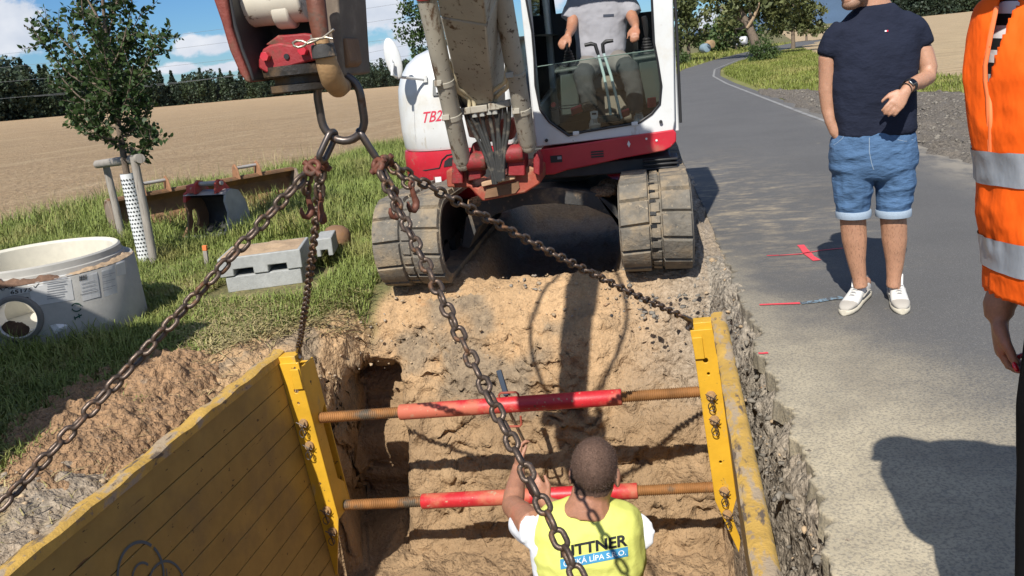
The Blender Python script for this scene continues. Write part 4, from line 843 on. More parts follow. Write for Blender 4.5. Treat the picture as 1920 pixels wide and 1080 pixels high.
# lever bar hung over the upper strut
lev = empty('lever_bar', at(957, 770, Y=YS-.06)); tag(lev, 'blue gripped steel lever bar standing through the red strut loop', 'lever bar')
a, b, c = at(935, 694, Y=YS+.10), at(950, 742, Y=YS+.05), at(984, 830, Y=YS+.062)
mb = MB(); mb.beam(a, b, .030, .02, up=(0,1,0)); mb.build('grip', M['blueblack'], lev, bevel=.004)
mb = MB(); mb.tube([b, at(957, 775, Y=YS+.052), c], .010, 10); mb.build('rod', M['steel'], lev)

# ---- lifting sling
sling = empty('chain_sling', at(640, 200, Y=2.5)); tag(sling, 'four legged rusty lifting chain sling hanging from the digger hook', 'chain sling')
def stadium(c, ax, side, Lo, Wo, r, n=9):
    """closed oval wire path: outer length Lo, outer width Wo"""
    c, ax, side = Vector(c), Vector(ax).normalized(), Vector(side); side = (side-ax*side.dot(ax)).normalized(); R = Wo/2-r; h = max(Lo/2-r-R, 0); pts = []
    for sg in (1, -1):
        for i in range(n):
            a = math.pi*i/(n-1); pts.append(c + ax*sg*(h+R*math.sin(a)) + side*sg*R*math.cos(a))
    return pts
def chain(name, pts, Lo=.056, Wo=.040, r=.0066, twist=.0, parent=None, sag=0, mtl='chain'):
    P = [Vector(p) for p in pts]; seg = []; 
    if sag:
        A, B = P; P = [A.lerp(B, i/24)+Vector((0,0,-sag*4*(i/24)*(1-i/24))) for i in range(25)]
    cum = [0]
    for i in range(len(P)-1): cum.append(cum[-1]+(P[i+1]-P[i]).length)
    pitch = Lo-2*r-.0006; n = max(1, round(cum[-1]/pitch)); pitch = cum[-1]/n; mb = MB()
    def pos(s):
        s = min(max(s, 0), cum[-1]); k = 0
        while k < len(cum)-2 and cum[k+1] < s: k += 1
        return P[k].lerp(P[k+1], (s-cum[k])/max(cum[k+1]-cum[k], 1e-9))
    for i in range(n):
        c0 = pos((i+.5)*pitch); t = (pos((i+.5)*pitch+.01)-pos((i+.5)*pitch-.01)).normalized(); u, w = frame_of(t); a = twist+(i % 2)*math.pi/2+.35*math.sin(i*.37)+random.uniform(-.1, .1)
        mb.tube(stadium(c0, t, u*math.cos(a)+w*math.sin(a), pitch+2*r, Wo, r), r, 7, closed=True)
    return mb.build(name, M[mtl], parent or sling, smooth=60, fix=False)
def oval(name, c, ax, side, Lo, Wo, r, m, parent=None):
    mb = MB(); mb.tube(stadium(c, ax, side, Lo, Wo, r, 14), r, 14, closed=True); return mb.build(name, M[m], parent or sling, smooth=70, fix=False)
HY = 2.5
mt, mbm = at(628, 135, Y=HY-.02), at(650, 268, Y=HY)
ml = oval('master_link', (mt+mbm)/2, mt-mbm, (mt-mbm).cross(Vector((0,1,0))), (mt-mbm).length+.012, .158, .0125, 'link')
la0, la1 = at(627, 246, Y=HY), at(601, 302, Y=HY-.03); ra0, ra1 = at(672, 244, Y=HY), at(708, 300, Y=HY+.02)
def sub(p0, p1, sd): return oval('joining_link', (p0+p1)/2, p1-p0, sd, (p1-p0).length+.014, .056, .0095, 'link')
sub(la0, la1, Vector((.35,1,0))); sub(ra0, ra1, Vector((-.5,1,0)))
def hook(name, c, d, face, s=1.0, parent=None):
    """shortening hook: eye, shank and an open claw"""
    c, d, f = Vector(c), Vector(d).normalized(), Vector(face); f = (f-d*f.dot(d)).normalized(); mb = MB()
    pts = [c, c+d*.02*s, c+d*.045*s-f*.004*s, c+d*.07*s-f*.010*s, c+d*.092*s-f*.002*s, c+d*.104*s+f*.014*s, c+d*.098*s+f*.032*s, c+d*.078*s+f*.040*s, c+d*.058*s+f*.039*s]
    mb.tube(pts, [.011*s,.012*s,.014*s,.017*s,.018*s,.017*s,.015*s,.012*s,.006*s], 10, flat=.75); mb.tube(stadium(c-d*.008*s, d, f, .042*s, .036*s, .008*s), .008*s, 8, closed=True)
    return mb.build(name, M['hookred'], parent or sling, smooth=60)
def coupling(c, d, side):
    mb = MB(); d = Vector(d).normalized(); side = Vector(side).normalized(); mb.tube(stadium(Vector(c)+d*.016, d, side, .062, .046, .009), .009, 9, closed=True); mb.cyl(Vector(c)-side*.03+d*.018, Vector(c)+side*.03+d*.018, .0095, n=10)
    return mb.build('coupling', M['hookred'], sling, smooth=60)
cFL = BT(BX0+.105, YF-.0, ZT-.005); cFR = BT(BX1-.115, YF-.03, ZT-.01); cNL = BT(BX0+.06, YN-.02, ZT); cNR = BT(BX1-.06, YN-.02, ZT)
cNL = BT(BX0+.05, 1.11, ZT); cNR = BT(BX1-.06, 1.0, ZT)
top = {}
for nm, s0, e, dy in (('far_left', la1, cFL, .02), ('near_left', la1, cNL, -.025), ('far_right', ra1, cFR, .025), ('near_right', ra1, cNR, -.02)):
    d = (e-s0).normalized(); s = s0 + Vector((0, dy, 0)) ; coupling(s+d*.008, d, Vector((0,1,0)).cross(d)); st = s+d*.06
    eh = e-d*.09
    c = chain('chain_leg', [st, eh], sag=.012 if 'near' in nm else .02, twist=random.random()*3)
    mb = MB(); u, w = frame_of(d); up = Vector((0,0,1)); q = e-d*.085                                    # end hook lying in the corner lug
    mb.tube([q, q+d*.03, q+d*.065, e+d*.0, e+d*.012-up*.02, e-d*.004-up*.045, e-d*.03-up*.05], [.012,.013,.015,.017,.017,.014,.008], 10); mb.tube(stadium(q-d*.006, d, u, .044, .042, .008), .008, 8, closed=True)
    mb.build('end_hook', M['link'], c, smooth=60)
    for sgn in ((1,) if 'near' in nm else (-1,)):                                                     # short spare chain and its shortening hook
        hpx = {'far_left': (600, 372), 'near_left': (577, 362), 'far_right': (772, 350), 'near_right': (742, 362)}[nm]; hp = at(*hpx, Y=HY+dy*1.5)
        s_ = s+d*.045; m2 = (s_+hp)/2+Vector((-.008 if 'left' in nm else .0, 0, -.006)); chain('spare_chain', [s_, m2, hp], twist=.6)
        hook('shortening_hook', hp, Vector((-.06 if 'left' in nm else -.03, 0, -1)) if nm != 'far_right' else Vector((.05,0,-1)), Vector((.6 if nm in ('far_left',) else -.6, -.8, 0)) if nm != 'far_right' else Vector((-.5,-.85,0)), .70)
# ================================================================ the excavator
dg = empty('excavator', (-.83, 6.9, 0)); tag(dg, 'white and red tracked excavator with an open cab, lifting the yellow trench shield by chains', 'excavator')
def A(px, py, Y): return at(px, py, Y=Y)
TF, TR, RZ, RR = 5.74, 7.75, .318, .29
def loop_pt(s, r):
    """point and tangent on the track loop at arc length s (measured on radius RR)"""
    Ls = TR-TF; La = math.pi*RR; T = 2*Ls+2*La; s %= T
    if s < Ls: y = TR-s; return Vector((0, y, RZ-r)), Vector((0,-1,0)), Vector((0,0,-1))
    s -= Ls
    if s < La: a = s/RR; n = Vector((0, -math.sin(a), -math.cos(a))); return Vector((0, TF, RZ))+n*r, Vector((0, -math.cos(a), math.sin(a))), n
    s -= La
    if s < Ls: y = TF+s; sag = .018*math.sin(math.pi*s/Ls); return Vector((0, y, RZ+r-sag)), Vector((0,1,0)), Vector((0,0,1))
    s -= Ls; a = s/RR; n = Vector((0, math.sin(a), math.cos(a))); return Vector((0, TR, RZ))+n*r, Vector((0, math.cos(a), -math.sin(a))), n
TOT = 2*(TR-TF)+2*math.pi*RR
def track(xc, w):
    mb = MB(); N = 96; x0, x1 = xc-w/2, xc+w/2; rings = []
    for i in range(N):
        s = TOT*i/N; q = []
        for x, r in ((x0, RR-.012), (x0+.012, RR), (x1-.012, RR), (x1, RR-.012), (x1, RR-.04), (x0, RR-.04)):
            p, t, n = loop_pt(s, r); q.append(p+Vector((x, 0, 0)))
        rings.append(q)
    rings.append(rings[0]); mb.loft(rings, cap=False)
    n = 36; pitch = TOT/n
    def lug(s, xa, xb, ln, h, skew=0):
        V = []; m = 3
        for j in range(m+1):
            f = j/m
            for x, hh in ((xa, 0), (xa+.008, h*.85), (xb-.008, h), (xb, 0)):
                k = (x-xa)/(xb-xa); ss = s + ln*(f-.5)*(1 if hh == 0 else .86) + skew*(k-.5)+random.uniform(-.002,.002); p, t, nn = loop_pt(ss, RR-.004+hh); V.append(p+Vector((x, 0, 0)))
        rings = [V[j*4:j*4+4] for j in range(m+1)]; mb.loft(rings)
    for i in range(n):
        s = pitch*i
        lug(s, x0+.006, xc-.038, pitch*.93, .030, .012); lug(s+pitch*.45, xc+.038, x1-.006, pitch*.93, .030, -.012)
        lug(s+pitch*.2, xc-.034, xc+.034, pitch*.42, .018); lug(s+pitch*.72, xc-.034, xc+.034, pitch*.30, .020)
    for k in range(n*2):
        p, t, nn = loop_pt(pitch*k/2+pitch*.46, RR+.006); u = Vector((1,0,0))
        V = [p+Vector((sx*.020,0,0))+t*st*.012 for sx in (-1,1) for st in (-1,1)]; mb.add([v+nn*.006 for v in V]+[v-nn*.026 for v in V], [(0,1,3,2),(4,6,7,5),(0,4,5,1),(2,3,7,6),(0,2,6,4),(1,5,7,3)], 1)
    tr = mb.build('track', [M['rubber'], M['dark']], dg, smooth=28)
    for yy, rr in ((TF, RR-.05), (TR, RR-.06)):
        mb = MB(); mb.lathe([(.05,-.11),(rr*.6,-.11),(rr*.72,-.07),(rr,-.07),(rr,.07),(rr*.72,.07),(rr*.6,.11),(.05,.11)], (xc, yy, RZ), (1,0,0), 28); mb.build('idler_wheel' if yy == TF else 'drive_sprocket', M['dark'], tr, smooth=40)
    for k in range(4): mb = MB(); mb.lathe([(.03,-.1),(.10,-.1),(.10,-.06),(.075,-.05),(.075,.05),(.10,.06),(.10,.1),(.03,.1)], (xc, TF+.42+k*.40, .125), (1,0,0), 20); mb.build('track_roller', M['dark'], tr, smooth=40)
    mb = MB(); mb.prism([(xc-.10, TF+.2, .18), (xc-.10, TR-.2, .18), (xc-.10, TR-.15, .40), (xc-.10, TR-.6, .50), (xc-.10, TF+.55, .50), (xc-.10, TF+.15, .40)], (.20, 0, 0)); mb.build('track_frame', M['dark'], tr, bevel=.01)
    return tr
track(-1.655, .48); track(.015, .475)
M['dustydark'] = mat('dusty_black_paint', (.06,.058,.055), .7, vary=(5,.3), spots=[(3.5,.50,.66,(.23,.17,.11),.95),(14,.58,.68,(.28,.20,.13),.95)], bump=[(40,.3)])
mb = MB()                                                        # arched under-frame between the tracks
arch = [(-1.46,.14),(-1.40,.36),(-1.28,.47),(-.95,.54),(-.70,.54),(-.40,.47),(-.27,.36),(-.20,.14),(-.20,.02+.16),(-.32,.30),(-.48,.38),(-.72,.42),(-.95,.42),(-1.17,.37),(-1.32,.27),(-1.40,.12)]
mb.prism([(x, 6.25, z) for x, z in arch], (0, 1.1, 0)); ch_ = mb.build('chassis', M['dustydark'], dg, bevel=.012)
for cx, cz, rx in ((-1.30,.455,.10),(-.36,.46,.11)):
    mb = MB(); mb.ell((cx, 6.36, cz), (rx, .12, .045), None, 22, 14); mb.ell((cx+.04, 6.50, cz+.02), (rx*.8, .12, .05), None, 20, 12); mb.v = [tuple(Vector(v)+Vector((.6,.6,1))*.022*mnoise.noise(Vector(v)*18)+Vector((0,0,.012))*mnoise.noise(Vector(v)*60)) for v in mb.v]; mb.build('packed_soil', M['heap'], ch_, smooth=60)
mb = MB(); mb.lathe([(.36,.50),(.42,.52),(.42,.60),(.40,.66),(.38,.70)], (-.83, 6.95, 0), (0,0,1), 36); mb.build('slew_ring', M['dark'], dg)
mb = MB(); mb.prism([(-1.85, 8.42, .08), (.20, 8.42, .08), (.20, 8.50, .42), (-1.85, 8.50, .42)], (0, .03, 0)); mb.beam((-1.3, 7.5, .3), (-1.3, 8.42, .22), .1, .1); mb.beam((-.35, 7.5, .3), (-.35, 8.42, .22), .1, .1); mb.build('dozer_blade', M['red'], dg, bevel=.006)

# ---- upper body: rounded hood on the boom side
def hood_ring(z, inset, x0=-2.0, x1=-1.02, y0=6.62, y1=8.35, rc=.34, n=7):
    x0, y0, y1 = x0+inset, y0+inset*.9, y1-inset; pts = []
    for cx, cy, a0 in ((x0+rc, y0+rc, 180), (x1-.04, y0+.04, 270), (x1-.04, y1-.04, 0), (x0+rc, y1-rc, 90)):
        r = rc if cx < x0+.6 else .04
        for i in range(n): a = rad(a0+90*i/(n-1)); pts.append(Vector((cx+r*math.cos(a), cy+r*math.sin(a), z)))
    return pts
mb = MB(); mb.loft([hood_ring(z, i) for z, i in ((.845,.02),(.87,.008),(1.0,0),(1.2,.002),(1.33,.012),(1.43,.04),(1.52,.09),(1.585,.16),(1.625,.25),(1.64,.36))]); hood = mb.build('hood', M['white'], dg, smooth=50)
mb = MB(); mb.loft([hood_ring(z, i) for z, i in ((.60,.012),(.62,.0),(.80,-.002),(.84,.004))]); sk1 = mb.build('side_skirt', M['red'], dg, smooth=50)
mb = MB(); mb.loft([hood_ring(z, i) for z, i in ((.43,.10),(.455,.06),(.54,.012),(.575,.008),(.583,.016))]); mb.build('side_skirt', M['red'], dg, smooth=50)
mb = MB(); mb.loft([hood_ring(z, .03, y1=8.2) for z in (.56, .64)]); mb.bx(-1.3, .15, 6.6, 8.2, .58, .80); mb.build('deck', M['dark'], dg, bevel=.01)
mb = MB(); n = 9; mb.prism([Vector((x, 8.3 if abs(x+.9) > .8 else 8.45, .60)) for x in np.linspace(-1.95, .2, 8)] + [Vector((.2, 7.9, .60)), Vector((-1.95, 7.9, .60))], (0, 0, .75)); mb.build('counterweight', M['white'], dg, bevel=.05)
mb = MB(); mb.tube([A(780,150,6.60)+Vector((0,0,-.2)), A(780,150,6.60)], .001, 4)
# hood details: seam line, recessed light, access hatch cut, lettering
def on_hood(px, py, off=.003):
    """point on the hood face, found along the line of sight on the built surface"""
    d = (at(px, py, Y=6)-EYE).normalized(); h = hood_bvh.ray_cast(EYE, d); s = sk_bvh.ray_cast(EYE, d); c = [q for q in (h, s) if q[0] is not None]
    if not c: return at(px, py, Y=6.62)
    q = min(c, key=lambda q: q[3]); return q[0] + (q[1] if q[1].dot(d) < 0 else -q[1])*off
def bvh_of(o):
    L = LOC[o.name]; return BVHTree.FromPolygons([v.co+L for v in o.data.vertices], [tuple(p.vertices) for p in o.data.polygons])
hood_bvh, sk_bvh = bvh_of(hood), bvh_of(sk1)
def place_text(body, size_px, quad, surf, m, name, parent, bold=.0, shear=0.0, off=.002):
    """lettering laid on a real surface; quad = photo corners bl, br, tr, tl of the word"""
    V, F = text_mesh(body, 1.0, bold, 'LEFT', shear); xs = [v.x for v in V]; ys = [v.y for v in V]; x0, x1, y0, y1 = min(xs), max(xs), min(ys), max(ys); out = []
    for v in V:
        u, w = (v.x-x0)/(x1-x0), (v.y-y0)/(y1-y0); a = [quad[0][i]*(1-u)+quad[1][i]*u for i in (0,1)]; b = [quad[3][i]*(1-u)+quad[2][i]*u for i in (0,1)]
        out.append(surf(a[0]*(1-w)+b[0]*w, a[1]*(1-w)+b[1]*w, off))
    mb = MB(); mb.add(out, F); return mb.build(name, m, parent, smooth=0, fix=False)
M['decalred'] = mat('red_decal', (.62,.05,.09), .4)
place_text('TB250', 1, [(792,231),(851,224),(853,203),(794,210)], on_hood, M['decalred'], 'lettering', hood, bold=.012, shear=.18)
mb = MB(); q = [on_hood(x, y, .001) for x, y in ((780,112),(778,150),(777,200),(778,240),(780,266))]; mb.tube(q, .003, 5); mb.build('panel_seam', mat('grey_seam', (.45,.46,.46), .6), hood)
mb = MB(); o_ = [on_hood(x, y, .004) for x, y in ((812,150),(838,143),(842,178),(812,180))]; mb.prism(o_, (0,-.012,0)); lr = mb.build('light_recess', mat('grey_lamp_housing', (.16,.165,.16), .5), hood, bevel=.004)
mb = MB(); o_ = [on_hood(x, y, .018) for x, y in ((818,156),(836,152),(838,172),(819,174))]; mb.prism(o_, (0,-.012,0)); mb.build('lamp_lens', M['lid'], lr, bevel=.003)
mb = MB(); o_ = [on_hood(x, y, .0015) for x, y in ((772,322),(800,319),(824,315),(829,300),(838,291),(866,286))]; mb.tube(o_, .006, 6); mb.build('hatch_gap', M['black'], sk1)
mb = MB(); o_ = [on_hood(x, y, .003) for x, y in ((834,302),(842,296),(866,292),(866,308),(832,313))]; mb.prism(o_, (0,-.003,0)); mb.build('hatch_opening', M['black'], sk1, smooth=0)
mb = MB(); o_ = at(822, 337, Y=6.58); mb.box(o_, (.05,.012,.045)); mb.build('reflector', M['lid'], dg)
# mirror
mb = MB(); c = A(737, 110, 6.45); R = Matrix.Rotation(rad(-9), 3, 'Y'); mb.ell(c, (.062, .022, .155), R, 24, 14); mi = mb.build('mirror', M['white'], dg, smooth=60)
mb = MB(); mb.tube([A(737,118,6.40), A(735,140,6.38), A(745,144,6.45), A(795,149,6.63)], .011, 8); mb.tube([A(734,112,6.41), A(736,142,6.38)], .009, 8); mb.box(A(797,148,6.63), (.03,.02,.05)); mb.build('mirror_arm', M['white'], mi)

# ---- cab
YC = 6.20
def poly(pts, Y): return [A(x, y, Y) for x, y in pts]
CABW = (A(1012,278,YC).x, A(1268,244,YC).x)
zf = .86; zr = 2.62; xl, xr = A(977,0,YC).x-.005, A(1262,0,YC).x
outer = [(-.805,YC,.85), (.175,YC,.88), (.19,YC,.95), (xr,YC,1.8), (xr-.02,YC,zr-.12), (xr-.12,YC,zr), (xl+.12,YC,zr), (xl,YC,zr-.12), (xl,YC,1.8)]
inner = [tuple(p) for p in poly([(1066,254),(1096,247),(1175,234),(1196,231),(1222,213),(1237,195),(1240,160),(1233,115),(1226,80),(1222,0)], YC)] + [(.06,YC,zr-.16),(0,YC,zr-.10),(xl+.16,YC,zr-.10),(xl+.08,YC,zr-.16)] + [tuple(p) for p in poly([(987,0),(998,60),(1002,110),(1004,160),(1013,205),(1030,228)], YC)]
mb = MB(); mb.plate([Vector(p) for p in outer], [[Vector(p) for p in inner]], (0,.055,0)); cab = mb.build('cab', M['white'], dg, bevel=.008)
# rubber seal round the front opening
mb = MB(); mb.tube([Vector(p)+Vector((0,-.004,0)) for p in inner], .009, 6, closed=True); mb.build('window_seal', M['black'], cab)
def side_wall(x, th, mname):
    o = [(x,YC+.055,.87),(x,7.75,.87),(x,7.80,1.6),(x,7.70,zr-.05),(x,7.6,zr),(x,YC+.14,zr),(x,YC+.055,zr-.1)]
    h = [(x,YC+.20,1.12),(x,7.60,1.2),(x,7.64,1.6),(x,7.52,zr-.16),(x,YC+.22,zr-.16)]
    mb = MB(); mb.plate([Vector(p) for p in o], [[Vector(p) for p in h]], (th,0,0)); w = mb.build('side_frame', M['white'], cab, bevel=.008)
    mb = MB(); mb.prism([Vector(p)+Vector((th*.4,0,0)) for p in h], (.005,0,0)); mb.build('side_window', M['glass'], w); return w
side_wall(xl, .05, 'white'); side_wall(xr-.05, .05, 'white')
mb = MB(); mb.tube([(xr+.012, YC+.03, .93), (xr+.016, YC+.03, 1.5), (xr+.01, YC+.03, zr-.1)], .010, 6); mb.tube([(xr+.012, YC+.10, .93), (xr+.016, YC+.10, 1.5), (xr+.01, YC+.10, zr-.1)], .007, 6); mb.build('door_seal', M['black'], cab)
mb = MB(); mb.bx(xl, xr, YC+.0, 7.75, zr+.002, zr+.05); mb.build('roof', M['white'], cab, bevel=.02)
bw = [A(x, y, 7.72) for x, y in ((1026,-40),(1017,8),(1026,20),(1042,26),(1058,24),(1066,8),(1070,-50))]
mb = MB(); mb.plate([Vector((xl+.05,7.72,.87)), Vector((xr-.05,7.72,.87)), Vector((xr-.05,7.72,zr)), Vector((xl+.05,7.72,zr))], [bw, [Vector((-.25,7.72,1.75)),Vector((xr-.12,7.72,1.75)),Vector((xr-.14,7.72,2.2)),Vector((-.25,7.72,2.2))]], (0,.03,0)); mb.build('rear_wall', M['black'], cab)
mb = MB(); mb.bx(xl+.05, xr-.05, YC+.056, 7.71, .862, .885); mb.build('floor_mat', M['dark'], cab)
# lower windscreen
gl = [A(x, y, YC+.028) for x, y in ((1062,252),(1096,247),(1175,234),(1196,231),(1222,213),(1237,195),(1240,160),(1234,118),(1232,92),(1150,104),(1080,113),(1003,126),(1004,160),(1013,205),(1030,228))]
mb = MB(); mb.prism(gl, (0,.006,0)); mb.build('windscreen', M['glass'], cab, smooth=0)
mb = MB(); mb.tube([A(1002,126,YC+.03), A(1080,114,YC+.03), A(1150,104,YC+.03), A(1232,93,YC+.03)], .004, 6); mb.build('glass_edge', mat('green_glass_edge', (.10,.16,.13), .2), cab)
mb = MB()
for px, py in ((1080,250),(1190,232)): c = A(px, py, YC-.008); mb.box(c, (.045,.014,.028))
mb.build('windscreen_clip', M['white'], cab, bevel=.004)
mb = MB()
for px, py in ((1025,263),(1239,228)): c = A(px, py, YC); mb.cyl(c+Vector((0,.0,0)), c+Vector((0,-.022,0)), .012, n=12)
mb.build('rubber_stop', M['dark'], cab)
# red front skirt below the cab
skp = [A(x, y, YC-.02) for x, y in ((1012,281),(1100,268),(1180,255),(1262,243),(1268,249),(1268,265),(1258,276),(1245,283),(1163,298),(1100,312),(1063,319),(1040,327),(1012,329))]
mb = MB(); mb.prism(skp, (0,.5,0)); fs = mb.build('front_skirt', M['red'], dg, bevel=.008)
mb = MB(); c = A(1120, 289, YC-.022)
for k in range(3): mb.box(c+Vector((0,0,.018*(k-1))), (.09,.006,.010))
mb.build('vent_slot', M['black'], fs); mb = MB(); mb.box(A(1043,298,YC-.022), (.085,.006,.05)); pl8 = mb.build('label_plate', M['black'], fs); mb = MB(); mb.box(A(1049,296,YC-.026), (.03,.004,.02)); mb.build('label_print', M['greyink'], pl8)
mb = MB(); c = A(1179,270,YC-.023); mb.prism([c+Vector(v) for v in ((0,0,.025),(.012,0,0),(0,0,-.025),(-.012,0,0))], (0,-.003,0)); mb.build('emblem', M['lid'], fs, smooth=0)
mb = MB()
for px, py in ((1212,260),(1231,263)): c = A(px, py, YC-.02); mb.cyl(c, c+Vector((0,-.006,0)), .008, n=10)
mb.build('skirt_bolt', M['lid'], fs)
mb = MB()
for k in range(6): z = .52+k*.03; mb.bx(-.05, .20, YC+.03, YC+.30, z, z+.018)
mb.build('rubber_bellows', M['black'], dg, bevel=.006)
mb = MB(); mb.bx(-.78, .15, YC+.06, 7.6, .60, .70); mb.build('cab_mount', M['dark'], dg, bevel=.01)
# cab interior
YS_ = 7.0
sb = Vector((-.27, 7.12, 1.22))
mb = MB(); mb.box(sb, (.50,.50,.12)); mb.box(sb+Vector((0,.0,-.18)), (.34,.38,.26)); se = mb.build('seat', M['seat'], cab, bevel=.04)
mb = MB(); mb.box(sb+Vector((0,.27,.42)), (.46,.11,.72), Matrix.Rotation(rad(-8), 3, 'X')); mb.build('backrest', M['seat'], se, bevel=.04)
for sx, pxy in ((-1, (1068,128)), (1, (1214,105))):
    top = A(pxy[0], pxy[1], 6.72); mb = MB(); mb.prism([top+Vector((-.11,-.10,0)), top+Vector((.10,-.10,.01)), top+Vector((.12,.5,.05)), top+Vector((-.12,.5,.05)), ][::1], (0,0,-.03)); mb.prism([top+Vector((-.07,-.08,-.03)), top+Vector((.07,-.08,-.03)), top+Vector((.08,.35,-.03)), top+Vector((-.08,.35,-.03))], (sx*.02,.05,-.32)); cs = mb.build('side_console', M['console'], cab, bevel=.012)
    base = top+Vector((0,.02,.005)); mb = MB(); prof = []
    for k in range(7): r = .060-.005*k; prof += [(r, k*.020), (r-.011, k*.020+.010)]
    mb.lathe(prof, base, (0,-.15,1), 20); mb.build('lever_bellows', M['black'], cs, smooth=30)
    mb = MB(); g0 = base+Vector((0,-.02,.13)); mb.tube([g0, g0+Vector((0,-.01,.05)), g0+Vector((-sx*.004,-.02,.11)), g0+Vector((-sx*.01,-.03,.15))], [.012,.018,.022,.018], 12); mb.build('joystick', M['black'], cs)
for pts, hd in ((((1146,222),(1140,180),(1132,140),(1122,103)), ((1120,97),(1116,84),(1108,82),(1096,85))), (((1165,222),(1155,180),(1145,140),(1132,100)), ((1131,95),(1130,83),(1136,78),(1150,76)))):
    mb = MB(); q = [A(x, y, 6.42) for x, y in pts]; mb.tube(q, .0105, 10); lv = mb.build('travel_lever', mat('pale_green_lever_paint', (.42,.54,.52), .35), cab)
    mb = MB(); h = [A(x, y, 6.42) for x, y in hd]; mb.tube([q[-1]]+h, [.011,.013,.014,.015,.012], 10); mb.build('grip', M['black'], lv, smooth=60)
for x, y in ((1081,206),(1170,213)): mb = MB(); c = A(x, y, 6.48); mb.box(c, (.085,.02,.075), Matrix.Rotation(rad(50), 3, 'X') @ Matrix.Rotation(rad(20), 3, 'Z')); mb.build('foot_pedal', M['redpedal'], cab, bevel=.006)
mb = MB(); mb.box(A(1222,192,6.45), (.07,.02,.07), Matrix.Rotation(rad(40), 3, 'Z')); mb.build('red_latch', M['redpedal'], cab, bevel=.004)
mb = MB(); mb.box(A(1142,222,6.44), (.17,.08,.05)); mb.build('lever_base', M['console'], cab, bevel=.01)
mb = MB(); mb.tube([A(1030,201,6.5), A(1075,197,6.5), A(1110,190,6.5)], .004, 6); mb.tube([A(1030,206,6.5), A(1075,202,6.5), A(1110,196,6.5)], .004, 6); mb.build('control_rod', M['hose'], cab)
mb = MB(); c = A(1038,196,6.47); mb.cyl(c, c+Vector((0,-.03,0)), .018, n=14); mb.build('red_knob', M['redpedal'], cab)

# ---- swing bracket, boom, cylinders, hoses
mb = MB()
base = [A(x, y, 5.80) for x, y in ((836,320),(868,306),(880,345),(896,352),(906,340),(935,332),(960,326),(968,316),(992,312),(1012,318),(1012,345),(985,362),(905,378),(880,352),(838,352))]
mb.prism(base, (0,.45,0)); br_ = mb.build('swing_bracket', M['orangered'], dg, bevel=.012)
mb = MB(); 
for pts, d in ((((846,345),(848,300),(853,286),(862,284),(866,300),(868,345)), .16), (((878,340),(879,290),(886,268),(891,285),(902,288),(902,335)), .20), (((950,330),(952,286),(962,270),(978,272),(984,300),(984,330)), .20), (((1000,325),(1000,290),(1006,285),(1012,300),(1012,330)), .2)):
    mb = MB(); mb.prism([A(x, y, 5.74) for x, y in pts], (0, d, 0)); mb.build('clevis_plate', M['redworn'], br_, bevel=.008)
mb = MB()
for (xa, xb, y, r) in ((876,912,303,.062), (948,982,288,.06)): mb = MB(); mb.cyl(A(xa, y+1, 5.74), A(xb, y-2, 5.74), r, n=24); mb.build('pin_boss', M['redworn'], br_, bevel=.008)
mb = MB(); mb.prism([A(x, y, 5.97) for x, y in ((898,240),(905,228),(962,222),(968,236),(960,262),(905,268))], (0,.14,0)); mb.build('boom_foot_cover', M['orangered'], dg, bevel=.008)
mb = MB(); mb.prism([A(x, y, 5.76) for x, y in ((902,342),(965,328),(966,336),(903,351))], (0,.1,0)); mb.build('bracket_lip', mat('soil_dusted_lip', (.48,.31,.19), .9, vary=(20,.2)), br_, bevel=.006)
mb = MB(); mb.prism([A(x, y, 5.79) for x, y in ((912,352),(972,340),(974,352),(966,362),(908,372))], (0,.02,0)); mb.build('bracket_recess', M['rustbeam'], br_)
b0, b1 = A(914, 236, 6.08), A(884, 0, 5.22); bd = (b1-b0).normalized(); K = b1 + bd*((3.75-b1.z)/bd.z)
mb = MB(); mb.beam(b0, b1, .205, .26, up=(0,-1,.3), w1=.285, h1=.34); boom = mb.build('boom', M['tan'], dg, bevel=.012)
mb = MB(); mb.beam(b1+bd*.001, K, .285, .34, up=(0,-1,.3), w1=.25, h1=.38); K2 = Vector((-1.0, 2.95, 4.15)); mb.beam(K, K2, .28, .34, up=(0,-.3,1)); mb.build('upper_boom', M['tan'], boom, bevel=.012)
mb = MB(); mb.tube([A(842,88,5.52), A(890,82,5.52), A(944,76,5.52)], .004, 4); mb.build('weld_seam', M['tan'], boom)
def cyl_set(p, q, hat):
    P, Q = A(*p), A(*q); d = (Q-P).normalized(); mb = MB(); mb.tube([P, P+d*.03, Q-d*.005, Q], [.05,.060,.060,.060], 24); c = mb.build('boom_cylinder', M['tan'], dg, smooth=40)
    mb = MB(); mb.cyl(Q+d*.001, Q+d*.07, .068, n=24); mb.build('cylinder_head', M['redworn'], c, bevel=.006)
    mb = MB(); mb.cyl(Q+d*.07, Q+d*.9, .033, n=18); mb.build('piston_rod', M['steel'], c)
    for t in hat: mb = MB(); e = P+(Q-P)*t; mb.cyl(e-d*.018, e+d*.018, .065, n=24); mb.box(e+Vector((-.03,-.066,0)), (.05,.03,.035)); mb.build('pipe_clamp', M['tan'], c, bevel=.003)
    mb = MB(); mb.tube([P-d*.04, P-d*.02, P+d*.001], [.04,.05,.05], 16); mb.build('cylinder_eye', M['tan'], c); return c
cyl_set((868,306,5.72), (800,-4,5.30), (.31, .52)); cyl_set((990,272,5.72), (938,-30,5.30), (.24, .47))
mb = MB(); 
for xa, xb, ya, yb in ((860,884,210,206), (884,915,206,202), (917,938,200,198), (936,957,197,192)): mb.beam(A(xa, ya, 5.66), A(xb, yb, 5.66), .07, .045)
mb.beam(A(838,213,5.64), A(862,211,5.64), .06, .05); mfd = mb.build('hose_manifold', M['tan'], dg, bevel=.005)
